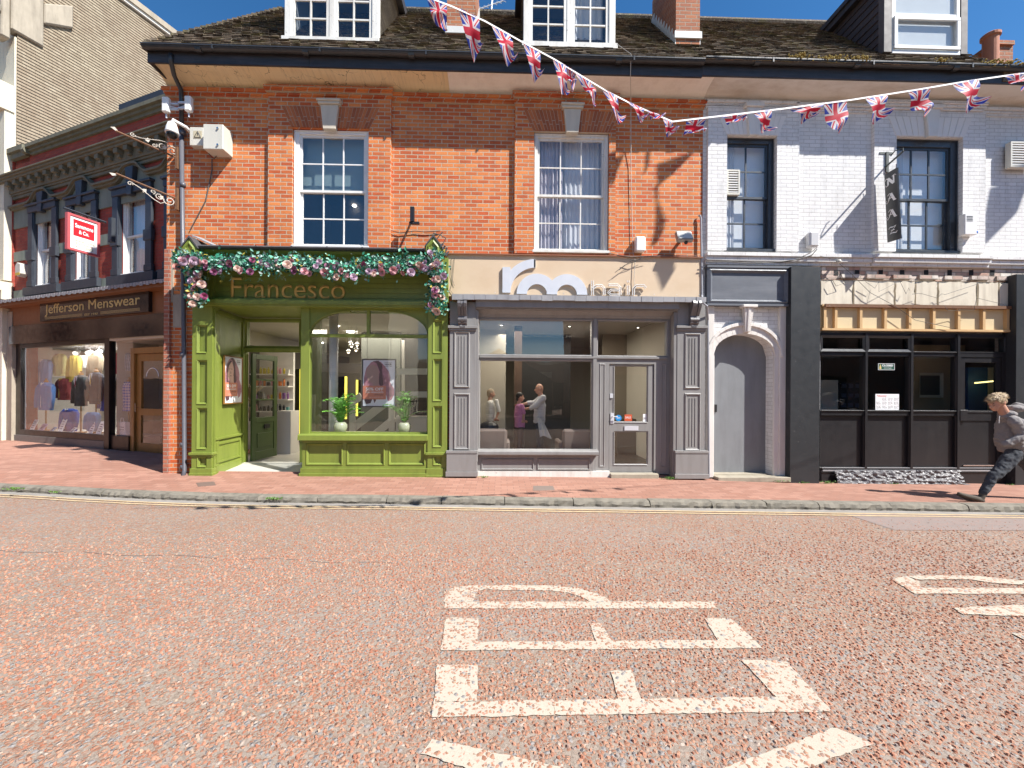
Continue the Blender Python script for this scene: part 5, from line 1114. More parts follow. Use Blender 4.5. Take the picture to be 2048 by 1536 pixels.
body_mesh([('e', hd(.030, .062), (.112, .088, .088)), ('e', hd(.085, -.005), (.052, .074, .080)), ('e', hd(-.060, .072), (.045, .064, .036)), ('e', hd(-.082, .056, -.01), (.022, .034, .022)), ('e', hd(.03, .03, -.066), (.05, .025, .05))], HAIR, 'hair', wm, .005, 1, .010, 30.)
g = G(); rh = random.Random(3)
for k in range(900):
    a_, e_ = rh.uniform(0, 6.283), rh.uniform(-.25, 1.5); dx_, dy_, dz_ = math.cos(a_)*math.cos(e_), math.sin(a_)*math.cos(e_), math.sin(e_)
    if dx_ < -.45 and dz_ < .35: continue
    p = hd(.028+.112*dx_, .060+.086*dz_, .090*dy_); d = hd(.028+.112*dx_+.03*dx_-(.035 if dx_ < .1 else -.02), .060+.086*dz_-.018+.012*dz_, .096*dy_)-p+Vector((rh.uniform(-.015, .015), rh.uniform(-.015, .015), rh.uniform(-.012, .012))); e = d.cross(Vector((dx_, dy_, dz_))); e = e.normalized()*.0035 if e.length > 1e-6 else Vector((0, .003, 0))
    g.face([p-e, p+e, p+d*.6+e*.7, p+d*1.1, p+d*.6-e*.7])
g.build('hair_tuft', M('pale sandy hair strands', (.42, .31, .18), .6, .4, 80), wm)  # loose strands in a lighter tone than the hair mass
g = G()
for s in (-1,): 
    r_ = .020; c0 = hd(-.090, .012, s*.040); g.tube([c0+Vector((r_*math.cos(a)*.7, 0, r_*math.sin(a))) for a in [2*math.pi*i/12 for i in range(13)]], .0025, 4); g.tube([c0+Vector((.015, 0, .006)), hd(.03, .008, s*.082)], .003, 4)
g.build('spectacles', BLACK, wm)
sh_ = q(2026, 842); hp = q(2034, 893)
torso = [('e', q(2024-4*math.sin(i/8*3)+(2*max(0, i-6)), 845+6.6*i), (lerp(.125, .175, i/8), .18, .085)) for i in range(9)]+[('e', q(2024, 850), (.135, .19, .10)), ('e', q(2014, 838), (.08, .12, .06)),
         [(q(2028, 842, -.16), .075), (q(2047, 872, -.21), .066), (q(2018, 886, -.18), .050), (q(2009, 888, -.14), .045)], [(q(2026, 840, .17), .075), (q(2044, 872, .23), .066), (q(2016, 888, .17), .052)]]
body_mesh(torso, HOOD, 'hoodie', wm, .010, 3, .016, 11.)
body_mesh([('e', q(2015, 828), (.095, .115, .055)), ('e', q(2029, 817), (.10, .115, .058)), ('e', q(2036, 812), (.06, .09, .05)), ('e', q(2007, 833), (.05, .08, .045))], HOOD, 'hood', wm, .009, 2, .012, 14.)
g = G(); g.tube([q(1999, 832, -.05), q(1998, 846, -.07)], .004, 5); g.build('drawstring', WPLAS, wm)
legs = [('e', q(2036, 906), (.15, .16, .10)), [(q(2026, 910, -.08), .105), (q(1996, 944, -.08), .078), (q(1987, 952, -.08), .070), (q(1967, 985, -.08), .054)], [(q(2044, 912, .08), .105), (q(2072, 948, .08), .082), (q(2100, 972, .08), .060)]]
body_mesh(legs, JEAN, 'trousers', wm, .010, 3, .014, 12.)
body_mesh([[(q(1966, 988, -.08), .042), (q(1962, 996, -.08), .040)], [(q(1960, 1000, -.08), .042), (q(1948, 996, -.08), .040), (q(1928, 991, -.08), .033), (q(1918, 987, -.08), .024)], ('e', q(1962, 1001, -.08), (.045, .042, .036))], SHOE, 'shoe', wm, .008, 2)
body_mesh([[(q(1967, 1008, -.08), .020), (q(1950, 1005, -.08), .019), (q(1930, 997, -.08), .016), (q(1915, 990, -.08), .013)]], SOLE, 'shoe_sole', wm, .007, 1)
body_mesh([[(q(2100, 975, .08), .045), (q(2106, 988, .08), .042), (q(2098, 1000, .08), .04), (q(2086, 1008, .08), .032)]], SHOE, 'shoe', wm, .008, 2)

# --- people inside the taupe salon
def standing(lab, px, head_y, yy, foot_z, shirt, pants, hairc, arms, bald=False, extra=None, face=-1, seatcut=None):
    hc = at(px, head_y, yy); H = hc.z+.12-foot_z; k = H/1.75; t = thing('person', lab, 'person', (hc.x, yy, foot_z)); c = Vector((hc.x-face*.02, yy, 0))
    zz = lambda f: foot_z+f*H
    V = lambda dx, f, dy=0.: Vector((c.x+dx*k, yy+dy*k, zz(f)))
    body_mesh([('e', V(0, .935), (.088*k, .075*k, .11*k)), ('e', V(face*.04, .91), (.05*k, .055*k, .07*k)), [(V(face*.095, .925), .012*k), (V(face*.105, .915), .014*k)], ('e', V(0, .93, -.078), (.018*k, .012*k, .03*k)), [(V(-face*.02, .88), .052*k), (V(-face*.03, .83), .06*k)]]+
              [[(a, .033*k), (b, .026*k)] for a, b in arms.get('skin', [])]+[h for h in arms.get('hands', [])], SK, 'body', t, .008, 2)
    if not bald: body_mesh([('e', V(-face*.02, .955), (.098*k, .085*k, .095*k)), ('e', V(-face*.06, .92), (.05*k, .07*k, .08*k))], hairc, 'hair', t, .009, 2)
    body_mesh([('e', V(-face*.02*(1-i/8), .79-.034*i), (lerp(.10, .135, min(1, i/2))*k, lerp(.19, .165, i/8)*k, .095*k)) for i in range(9)]+[[(a, ra*k) for a, ra in ch] for ch in arms['sleeves']], shirt, 'shirt', t, .010, 4, .010, 12.)
    body_mesh([('e', V(0, .5), (.13*k, .16*k, .09*k)), [(V(.0, .48, -.09), .09*k), (V(-.02, .27, -.1), .06*k), (V(0, .05, -.1), .045*k)], [(V(.02, .48, .09), .09*k), (V(.06, .27, .1), .06*k), (V(.05, .05, .1), .045*k)], ('e', V(face*.05, .02, -.1), (.12*k, .045*k, .04*k)), ('e', V(face*.05+.04, .02, .1), (.12*k, .045*k, .04*k))], pants, 'trousers', t, .012, 3)
    if extra: extra(t, V)
    return t
GSH = M('pale grey linen shirt', (.50, .50, .52), .9, .1, 8, .3); PINK = M('pink top', (.50, .20, .36), .9, .15, 6, .2); WSH = M('white shirt', (.66, .65, .62), .9, .08, 6, .2)
def hand(p, d):   # palm, four unequal bent fingers, thumb from the side
    p = Vector(p); out = [('e', p, (.042, .02, .032))]; dx = d
    for i in range(4): L = (.062, .07, .066, .05)[i]; b = p+Vector((dx*.03, -.02+.013*i, .02-.012*i)); out.append([(b, .0085), (b+Vector((dx*L*.6, 0, .003)), .008), (b+Vector((dx*L, 0, -.014)), .007)])
    out.append([(p+Vector((-dx*.0, -.015, .02)), .010), (p+Vector((dx*.025, -.03, .045)), .0085)]); return out
yy = 1.25; A1 = lambda px, pyy, dy=0.: at(px, pyy, yy+dy)
arms = {'sleeves': [[(A1(1086, 796, -.17), .075), (A1(1070, 812, -.2), .062), (A1(1062, 816, -.16), .05)], [(A1(1084, 796, .17), .075), (A1(1068, 806, .2), .06), (A1(1056, 806, .16), .05)]], 'skin': [(A1(1064, 816, -.16), A1(1048, 818, -.08)), (A1(1058, 806, .16), A1(1042, 809, .08))], 'hands': hand(A1(1044, 818, -.06), -1)+hand(A1(1038, 810, .08), -1)}
def towel(t, V):
    g = G(); P0_, P1_ = A1(1080, 838, -.22), A1(1092, 875, -.25)
    for i in range(8):
        u0, u1 = i/8, (i+1)/8; f = lambda u, v: Vector((lerp(P0_.x, P1_.x, v)+(u-.5)*lerp(.12, .26, v), P0_.y-.02*math.sin(u*14+v*2), lerp(P0_.z, P1_.z, v)+.03*math.sin(u*5)))
        for j in range(4): g.face([f(u0, j/4), f(u1, j/4), f(u1, (j+1)/4), f(u0, (j+1)/4)])
    g.build('towel', WSH, t, smooth=True)
    g = G(); c0 = at(1071, 776, yy-.078); g.tube([c0+Vector((.02*math.cos(a), 0, .02*math.sin(a))) for a in [2*math.pi*i/10 for i in range(11)]], .0025, 4); g.tube([c0+Vector((.02, 0, .003)), c0+Vector((.09, 0, .01))], .0028, 4); g.build('spectacles', BLACK, t)
standing('bald hairdresser with glasses and grey shirt reaching forward inside the taupe salon', 1077, 778, yy, SZ, GSH, JEAN, HAIR, arms, True, towel)
yy2 = 1.3; A2 = lambda px, pyy, dy=0.: at(px, pyy, yy2+dy)
arms = {'sleeves': [[(A2(1044, 812, -.12), .055), (A2(1048, 826, -.15), .045)], [(A2(1040, 812, .12), .055), (A2(1034, 826, .15), .045)]], 'skin': [(A2(1048, 826, -.15), A2(1046, 840, -.14)), (A2(1034, 826, .15), A2(1034, 840, .14))], 'hands': hand(A2(1046, 843, -.14), 1)}
standing('dark haired customer in pink top in front of the bald hairdresser', 1042, 796, yy2, SZ, PINK, M('bare brown leggings', (.10, .06, .05), .8), M('black hair', (.02, .015, .012), .5), arms, face=1)
yy3 = 2.1; A3 = lambda px, pyy, dy=0.: at(px, pyy, yy3+dy)
arms = {'sleeves': [[(A3(993, 803, -.15), .06), (A3(998, 822, -.18), .05)], [(A3(980, 803, .15), .06), (A3(974, 822, .18), .05)]], 'skin': [(A3(998, 822, -.18), A3(992, 838, -.2)), (A3(974, 822, .18), A3(976, 838, .18))], 'hands': hand(A3(990, 840, -.2), 1)}
standing('figure in white shirt behind the left armchair, standing in for a reflected person', 984, 788, yy3, SZ, WSH, JEAN, M('light hair', (.35, .28, .2), .7), arms, face=1)  # solid figure added in place of a person mirrored in the glass
# ================================================================== WHITE BUILDING
WB = thing('white_building', 'white painted brick building with dark sash windows above the stripped black shopfront', 'building', (8.2, 0, .0))
wxL, wxR = xR+.004, 13.5
W3 = R(1450, 275, 1549, 503); W4 = R(1786, 278, 1918, 506)
dA = R(1426, 668, 1545, 946, 0); door_hole = (dA[0], dA[1], -.3, Z(712, 1485)); shopN = (X(1640, 800), X(2030, 800), -.3, Z(664, 1830))
g = G(); g.plate(wxL, wxR, -.3, WT+.03, 0, .33, [W3, W4, (dA[0], dA[1], -.4, dA[3]+.02), shopN])
for (p0, p1), o, b0 in (((1412, 1593), W3, Z(503, 1500)), ((1742, 1963), W4, Z(506, 1850))):
    a, b = X(p0, 400), X(p1, 400); tp = WT-.08
    g.box(a, o[0], -.066, -.001, b0, tp); g.box(o[1], b, -.066, -.001, b0, tp); g.box(o[0], o[1], -.066, -.001, o[3], tp)
# arched head of the side door in brickwork
cx = (dA[0]+dA[1])/2; hw = (dA[1]-dA[0])/2; zs = Z(712, 1485); zcr = dA[3]; n = 16
arcz = lambda u: zs+(zcr-zs)*math.sqrt(max(0, 1-u*u))**.9
for i in range(n):
    u0, u1 = -1+2*i/n, -1+2*(i+1)/n; g.prism([(cx+u0*hw, arcz(u0)), (cx+u1*hw, arcz(u1)), (cx+u1*hw, dA[3]+.021), (cx+u0*hw, dA[3]+.021)], .0, .3)
g.build('wall', BR_WHITE, WB)
g = G(); corn(g, wxL+.05, X(1593, 205, -.06), 0, WT+.0); corn(g, X(1742, 205, -.06), X(1963, 205, -.06), -.065, WT+.03); corn(g, X(1593, 205), X(1742, 205, -.1), 0, WT-.02); corn(g, X(1963, 205), wxR, 0, WT-.02)
g.build('brick_cornice', BR_WHITE, WB, bev=.004); g = G()
zc2, zd2 = Z(532, 1700, -.1), Z(512, 1700, -.1)
def band(px0, px1, y, extra=0): a, b = X(px0, 520, y), (X(px1, 520, y) if px1 < 2100 else wxR); g.box(a, b, -.06-extra, -.001, zc2+.01, zc2+.07); g.box(a, b, -.10-extra, -.001, zc2+.072, zd2-.04); g.box(a, b, -.13-extra, -.001, zd2-.038, zd2+.03)
band(1408, 1735, 0); band(1736, 1966, 0, .04); band(1967, 2200, 0)
g.build('string_course', BR_WHITE, WB, bev=.004)
WST = M('white painted stone', (.70, .68, .64), .6, .05, 3, .3, 30, dirt=.3, dcol=(.42, .38, .33))
for o in (W3, W4):
    cx_ = (o[0]+o[1])/2; g = G(); zt = o[3]+.5; g.prism([(cx_-.09, o[3]-.03), (cx_+.09, o[3]-.03), (cx_+.14, zt), (cx_-.14, zt)], -.13, -.05); g.box(cx_-.18, cx_+.18, -.16, -.05, zt, zt+.08); g.build('keystone', WST, WB, bev=.008)
    g = G(); hw_ = (o[1]-o[0])/2
    for i in range(12):
        t0, t1 = (i+.05)/12*2-1, (i+.95)/12*2-1; f = lambda t, s: (cx_+t*lerp(hw_+.02, hw_+.18, s), lerp(o[3]+.01, o[3]+.38, s))
        if abs(t0+t1) > .25: g.prism([f(t0, 0), f(t1, 0), f(t1, 1), f(t0, 1)], -.074, -.06)
    g.build('window_arch', M('white arch brick', (.74, .72, .69), .8, .04), WB)
w3 = sash_window(WB, W3, .03, 2, 4, DKTIM, fw=.10, bar=.028, left_fw=.02, glassm=GLU, meet=Z(393, 1500)); w4 = sash_window(WB, W4, .03, 3, 4, DKTIM, fw=.14, bar=.03, left_fw=.03, glassm=GLU, meet=Z(397, 1850))
FROST = M('frosted backing film', (.84, .85, .86), .7, .12, 2.5, .1)
for o in (W3, W4): g = G(); g.box(o[0]+.02, o[1]-.02, .24, .245, o[2], o[3]); g.build('window_film', FROST, WB); curtain(WB, o[0]+.03, lerp(o[0], o[1], .3), .20, o[2], o[3], NET, 4, .012)
# cove, fascia, gutter, roof
g = G(); g.sweep(cove_prof(), xR+.002, wxR); g.build('cove', M('stained white plaster', (.74, .69, .62), .75, .08, 1, .2, dirt=.55, dcol=(.42, .33, .24), ds=(1.2, 3, 2)), WB)
g = G(); g.box(eR+.004, wxR, -.485, -.45, WT+.16, WT+.43); g.build('fascia_board', FASC, WB); gutter(WB, eR+.01, wxR, WT+.40)
xend = X(1936, 90, -.1)
ROOF2 = roof(WB, lambda y: eR+.002, lambda y: xend+.2, seed=8); ROOF2.tube([(eR, YR, rz_(YR)+.01), (xend+.1, YR, rz_(YR)+.01)], .08, 8); ROOF2.face([(eR, YR, rz_(YR)-.03), (xend+.2, YR, rz_(YR)-.03), (xend+.2, 4.5, 7.6), (eR, 4.5, 7.6)]); RF2 = ROOF2.build('roof', ROOFT, WB)
# low lean-to roof at the far right
g = G(); rd3 = random.Random(5)
for i in range(7):
    y0 = -.58+.12*i; x = xend+.15
    while x < wxR: g.box(x, x+.165, y0, y0+.2, 7.68+.05*i, 7.695+.05*i+rd3.uniform(0, .012)); x += .17
g.box(xend+.2, wxR, -.5, 4.4, 7.5, 7.67); g.build('roof', ROOFT, WB)
# dark dormer
D3 = R(1768, -30, 1936, 106, -.15); g = G(); x0, x1, z0 = D3[0], D3[1], D3[2]; z1 = 10.3; yf = -.15
DTRIM = M('weathered grey brown trim', (.10, .085, .08), .6, .15, 4, .2)
g.box(x0, x0+.16, yf, yf+.12, z0-.0, z1); g.box(x1-.14, x1, yf, yf+.12, z0, z1); f3 = g.build('dormer_window', DTRIM, RF2, bev=.006)
g = G(); a, b = x0+.165, x1-.145; e = .07
zb3 = z0+.06; zm3 = Z(32, 1850, yf)
g.box(a, a+e, yf+.01, yf+.09, zb3, z1); g.box(b-e, b, yf+.01, yf+.09, zb3, z1); g.box(a+e, b-e, yf+.012, yf+.09, zm3-.02, zm3+.06)
a2_, b2_, c2_, d2_ = a+e, b-e, zb3, zm3-.022; e2 = .07
g.box(a2_-.05, b2_+.05, yf-.025, yf+.009, c2_, c2_+e2); g.box(a2_-.05, b2_+.05, yf-.025, yf+.009, d2_-e2, d2_); g.box(a2_-.05, a2_-.05+e2, yf-.025, yf+.009, c2_+e2, d2_-e2); g.box(b2_+.05-e2, b2_+.05, yf-.025, yf+.009, c2_+e2, d2_-e2); g.box(a, b, yf, yf+.09, z0-.02, zb3-.001)
g.build('casement', WPLAS, f3, bev=.006)
g = G(); g.box(a2_, b2_, yf+.03, yf+.035, c2_, z1-.05); g.build('pane', GL0, f3); g = G(); g.box(a2_, b2_, yf+.06, yf+.07, c2_, z1-.05); g.build('blind', M('pale grey blind', (.62, .64, .66), .8, .03), f3)
g = G(); zz_ = z0-.05; k = 0
while zz_ < 9.8:
    g.hexa([(x0+.0, yf+.121, zz_), (x0+.0, 1.95, zz_), (x0+.018, 1.95, zz_+.15), (x0+.018, yf+.121, zz_+.15)], [(x0+.04, yf+.121, zz_), (x0+.04, 1.95, zz_), (x0+.04, 1.95, zz_+.15), (x0+.04, yf+.121, zz_+.15)]); zz_ += .155
g.box(x1-.04, x1, yf+.121, 1.95, z0-.05, 9.8); g.build('cheek', CHEEKD, f3)
g = G(); g.box(x0-.14, x1+.1, yf-.14, 2.1, 9.88, 9.98); g.box(x0-.10, x1+.06, yf+.13, 2.1, 9.76, 9.88); g.build('dormer_roof', FASC, f3)
# chimney pot, cap
c = at(1981, 82, .3); t = thing('chimney_pot', 'short terracotta chimney pot above the far right eaves', 'chimney pot', (c.x, .3, 7.95)); g = G(); g.lathe([(.12, -.3), (.12, c.z-7.95+.04), (.15, c.z-7.95+.06), (.15, c.z-7.95+.11), (.125, c.z-7.95+.13), (.10, c.z-7.95+.13)], (c.x, .3, 7.95), 18); g.build('pot', M('terracotta', (.42, .16, .09), .8, .15, 6, .3), t, smooth=False)
g = G(); g.B((1990, 80, 2030, 88), .3, .7); g.B((1994, 87, 2026, 125), .34, .66); g.top('brick_stack', BR_CHIM, 'low brick stack beside the terracotta pot at far right', 'chimney')
g = G(); a, b = at(1950, 102, 0), at(2060, 92, .6); g.hexa([(a.x, -.2, 8.0), (b.x+1, -.2, 7.98), (b.x+1, .9, 8.16), (a.x, .9, 8.14)], [(a.x, -.2, 8.04), (b.x+1, -.2, 8.02), (b.x+1, .9, 8.2), (a.x, .9, 8.18)]); g.top('roof_trim', DTRIM, 'dark flat roof trim running right below the chimney pot', 'roof trim')
# shop below: exposed brickwork, torn panels, batten row
SN = thing('shopfront', 'black shopfront of glazed bays and solid panels with its sign stripped away', 'shopfront', (X(1830, 900), -.05, 0))
nx0, nx1 = X(1640, 700), X(2030, 700)
g = G(); a, b, c, d = R(1642, 532, 2040, 562, -.01); g.box(a, wxR, -.03, -.001, c, d)
for k in range(8): 
    q_ = a+.35+k*.52; g.box(q_, q_+.36, -.05-random.uniform(0, .03), -.03, c+.02, c+.1)
g.build('exposed_brick', BR_RAW, SN)
g = G()
for k, px in enumerate((1668, 1710, 1757, 1800, 1848, 1895, 1938, 1980)): g.B((px, 540, px+9, 551), -.034, -.032)
g.build('joist_hole', DARK, SN)
g = G(); cuts = [1640, 1707, 1790, 1831, 1876, 1955, 1998, 2022]
for k, (p, q_) in enumerate(zip(cuts, cuts[1:])):
    u = random.uniform; a, b = X(p+2, 585, -.07), X(q_-2, 585, -.07); c, d = Z(611, 1800, -.07), Z(563, 1800, -.07); n = 7
    tops = [(lerp(b, a, i/n), d+u(-.03, .012)) for i in range(n+1)]; sd = [(a+u(-.012, .012), lerp(d, c, i/5)) for i in range(1, 5)]
    g.prism([(a, c), (b, c)]+[(b+u(-.015, .01), lerp(c, d, i/5)) for i in range(1, 5)]+tops+sd, -.07, -.035)
g.build('torn_panel', PLASTER, SN)
g = G(); a, b, c, d = R(1640, 612, 2022, 663, -.05); g.box(a, b, -.045, -.002, c, d); g.build('backing_board', M('cream ply backing', (.62, .50, .30), .7, .1, 2, .2), SN)
g = G(); g.box(a, b, -.11, -.046, d-.035, d); g.box(a, b, -.11, -.046, c, c+.04)
for px in (1650, 1672, 1722, 1771, 1820, 1868, 1918, 1968, 2016): q_ = X(px, 640, -.1); g.box(q_-.025, q_+.025, -.105, -.046, c+.042, d-.037)
g.build('batten', PINE, SN)
g = G(); g.box(nx0, X(2022, 600), -.13, -.002, Z(616, 1800, -.1)-.0, Z(612, 1800, -.1)+.02); g.build('rusty_strip', RUST, SN)
g = G(); rdw = random.Random(4)
for k in range(3):
    px0 = rdw.uniform(1660, 1960); y0_ = rdw.uniform(560, 650); P = []
    for i in range(8): P.append(at(px0+i*rdw.uniform(6, 20), y0_+rdw.uniform(-9, 9)+i*rdw.uniform(-2, 3), -.13-rdw.random()*.04))
    g.tube(P, .004, 4)
g.tube([at(a, b, -.14) for a, b in [(1640, 512), (1670, 520), (1700, 545), (1740, 585), (1790, 612), (1830, 640), (1900, 655)]], .005, 4); g.tube([at(a, b, -.14) for a, b in [(1665, 560), (1672, 572), (1690, 566), (1678, 540), (1668, 548)]], .005, 4)
g.build('loose_wire', TWIRE, SN)
# aluminium and timber frame
YN = -.04; g = G(); zsill = Z(938, 1780, YN); ztop = Z(666, 1780, YN); cols = [1640, 1731, 1822, 1915, 2012]; zbot = zf(8)-.03
rows = [(Z(702, 1780, YN), Z(674, 1780, YN)), (Z(820, 1780, YN), Z(713, 1780, YN)), (Z(934, 1780, YN), Z(832, 1780, YN))]; holes = []
for i in range(4):
    a = X(cols[i], 780, YN)+(.03 if i else .01); b = X(cols[i+1], 780, YN)-.045
    for j, (c, d) in enumerate(rows):
        if i == 3 and j: continue
        holes.append((a, b, c, d, i, j))
dN = (X(1922, 820, YN), X(2003, 820, YN), zsill-.02, rows[1][1])
g.plate(nx0, X(2030, 780), zsill-.06, ztop, YN, YN+.09, [h[:4] for h in holes]+[dN]); 
for h in holes: g.ring((h[0]-.012, h[1]+.012, h[2]-.012, h[3]+.012), h[:4], YN-.012, YN+.01)
for c, d in rows: g.box(nx0, X(1918, 780, YN), YN-.022, YN-.001, c-.028, c-.010)
for i in (1, 2, 3): q_ = X(cols[i], 780, YN); g.box(q_-.03, q_+.02, YN-.03, YN-.001, zsill-.05, ztop)
for h in holes[:0]: pass
for i in (0, 1):
    h = [k for k in holes if k[4] == i and k[5] == 0][0]; g.ring((h[0]-.03, h[1]+.03, h[2]-.02, h[3]+.02), (h[0]+.03, h[1]-.03, h[2]+.03, h[3]-.03), YN-.03, YN-.012)
FN = g.build('frame', BLACK, SN, bev=.003)
g = G(); g.box(nx0, X(2030, 780), YN-.05, YN-.031, zsill-.035, zsill-.01); g.box(nx0, X(2003, 780), YN-.026, YN-.003, rows[2][0]-.02, rows[2][0]-.008); g.build('sill_trim', M('worn bright edge', (.30, .30, .31), .4, .2), SN)
g = G(); gp = G()
for h in holes:
    if h[5] == 2: gp.box(h[0], h[1], YN+.04, YN+.06, h[2], h[3])
    else: g.box(h[0], h[1], YN+.04, YN+.045, h[2], h[3])
g.build('pane', GL, SN); gp.build('solid_panel', BLACK, SN)
g = G(); g.box(nx0, X(2030, 900), YN-.02, YN+.1, zbot, zsill-.061); g.build('base_board', BLACK, SN)
g = G(); gl_ = (dN[0]+.09, dN[1]-.09, Z(821, 1960, YN), dN[3]-.1); pl_ = (dN[0]+.07, dN[1]-.07, dN[2]+.12, gl_[2]-.2); g.plate(dN[0]+.008, dN[1]-.008, dN[2], dN[3]-.008, YN+.012, YN+.06, [gl_, pl_])
g.box(pl_[0], pl_[1], YN+.03, YN+.05, pl_[2], pl_[3]); g.box(gl_[0], gl_[1], YN-.0, YN+.011, gl_[2]-.05, gl_[2]-.01); ND = g.build('door', BLACK, SN, bev=.003)
g = G(); g.box(gl_[0], gl_[1], YN+.035, YN+.04, gl_[2], gl_[3]); g.build('pane', GL, ND); g = G(); g.B((1921, 820, 1936, 842), YN-.04, YN-.002); g.build('handle', BLACK, ND, bev=.006); g = G(); g.box(dN[0]+.05, dN[1]-.05, YN-.006, YN+.011, pl_[2]-.04, pl_[2]-.02); g.build('kick_strip', CHROME, ND)
for k, (p0, p1, t_, lb) in enumerate(((1581, 1640, 533, None), (2032, 2100, 548, None))):
    g = G(); a, b = X(p0, 750, -.2), X(p1, 750, -.2); g.box(a, b, -.2, .0-.001, zf(a)-.03, Z(t_, p0, -.2)); g.build('pilaster', BLACK_PIL, SN, bev=.004)
g = G(); g.box(X(2004, 700), X(2032, 700), -.03, -.001, zf(9), Z(664, 2015)); g.build('side_jamb', BLACK, SN)
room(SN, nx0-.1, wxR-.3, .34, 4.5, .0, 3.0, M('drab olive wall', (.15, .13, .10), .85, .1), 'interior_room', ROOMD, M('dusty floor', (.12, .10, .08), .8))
# things inside the empty shop
g = G(); g.B((1822, 690, 1930, 822), 1.4, 1.5); g.build('inner_wall', M('tan inner wall', (.40, .31, .20), .8, .08), SN)
t = thing('serving_hatch', 'small square hatch in the tan inner wall of the empty shop', 'hatch', at(1860, 792, 1.39)); g = G(); a, b, c, d = R(1842, 751, 1880, 790, 1.38); g.ring((a-.06, b+.06, c-.06, d+.06), (a, b, c, d), 1.36, 1.395); g.build('frame', CREAMBOX, t); g = G(); g.box(a, b, 1.385, 1.399, c, d); g.build('shutter', M('grey shutter', (.10, .09, .09), .5), t)
g = G(); a, b, c, d = R(1640, 760, 1676, 830, 1.2); g.box(a, b, 1.2, 1.3, 0, d); g.top('screen_wall', M('off white screen', (.40, .38, .33), .8), 'low off white screen inside the black shopfront', 'screen')
g = G(); a, b, c, d = R(1678, 765, 1724, 830, 1.25); g.box(a, b, 1.25, 1.6, 0.01, d); t = g.top('shelving', DARK, 'dark shelving unit with cubbies inside the black shopfront', 'shelving')
g = G()
for i in range(3):
    for j in range(4): g.box(a+.05+i*(b-a-.05)/3, a+(i+1)*(b-a-.05)/3, 1.243, 1.249, d-.12-j*.22, d-.03-j*.22)
g.build('cubby', M('blue black cubby', (.03, .04, .07), .5), t)
g = G(); g.B((1936, 735, 1975, 822), .8, .85); g.top('blue_door', M('bright blue paint', (.02, .10, .28), .5), 'bright blue door standing inside the black shop entrance', 'door'); g = G(); g.B((1978, 735, 1992, 822), .8, .86); g.top('post', CREAMBOX, 'narrow cream post beside the blue inner door', 'post')
g = G(); a, b = at(1950, 766, .6), at(1990, 762, .6); g.tube([a, b], .014); g.top('tube_light', emis('yellow tube', (1, .85, .3), 1.5), 'slim yellow tube light reflected behind the black door glass', 'light')
# notices
g = G(); a, b, c, d = R(1756, 727, 1789, 740, YN+.02); g.box(a, b, YN+.02, YN+.025, c, d); t = g.top('closed_sign', M('dark green sign', (.03, .10, .07), .4), 'small dark green CLOSED sign hanging in the black shop window', 'sign')
g = G(); e = .006; [g.box(*q_) for q_ in ((a, b, YN+.016, YN+.0195, c, c+e), (a, b, YN+.016, YN+.0195, d-e, d), (a, a+e, YN+.016, YN+.0195, c+e, d-e), (b-e, b, YN+.016, YN+.0195, c+e, d-e))]; g.build('border', PTX, t)
text_obj('CLOSED', 'lettering', PTX, t, (a+.08, b-.03, c+.07, d-.02), YN+.0185, ext=0, weight=.03); text_obj('please call again', 'lettering', PTX, t, (a+.12, b-.06, c+.025, c+.05), YN+.0185, ext=0)
g = G(); g.lathe([(.022, 0), (.018, .05), (.008, .07), (.014, .09)], (a+.045, YN+.019, c+.015), 8, 1, .1); g.build('bottle_mark', GOLD, t)
g = G(); a, b, c, d = R(1751, 788, 1798, 821, YN+.02); g.box(a, b, YN+.02, YN+.023, c, d); t = g.top('menu_sheet', PTX, 'white printed menu sheet in the lower corner of the black shop window', 'menu')
for i in range(4):
    for j in range(2 if i == 0 else 3):
        q_ = (a+.015+i*(b-a)/4, a+(i+1)*(b-a)/4-.01, c+.04+j*(d-c-.09)/3, c+.02+(j+1)*(d-c-.09)/3); text_obj('\n'.join(random.choice(['Starters', 'Kebab 5.50', 'Naan 1.90', 'Rice 2.50', 'Curry 6.90', 'Tikka 7.20']) for _ in range(4)), 'lettering', PTD, t, q_, YN+.0185, ext=0)
text_obj('Takeaway', 'lettering', M('red ink', (.6, .05, .03), .5), t, (a+.02, a+.22, d-.06, d-.02), YN+.0185, ext=0, weight=.01)
# torn plastic sheet
PLS = M('crumpled plastic sheeting', (.13, .125, .13), .45, .4, 14, .5, 9); g = G(); rp = random.Random(6); nX, nZ = 170, 16; a, b, c, d = R(1674, 942, 1926, 966, -.16); V_ = {}
for i in range(nX+1):
    for j in range(nZ+1):
        e = rp.uniform(-.03, .03) if i in (0, nX) else 0; V_[i, j] = (lerp(a, b, i/nX)+e+(.0 if j else .12*(i/nX)**20), -.095-.045*mnoise.noise((i*.16, j*.35, 2))-.03*abs(mnoise.noise((i*.45, j*.6, 5)))-.10*(1-j/nZ), max(zf(8)+.004, lerp(c-.02, d, j/nZ)+(.03*mnoise.noise((i*.12, 0, 9)) if j == nZ else 0)))
for i in range(nX):
    for j in range(nZ): g.face([V_[i, j], V_[i+1, j], V_[i+1, j+1], V_[i, j+1]])
g.top('plastic_sheet', PLS, 'crumpled torn plastic sheet along the foot of the black shopfront', 'plastic sheet', smooth=True)
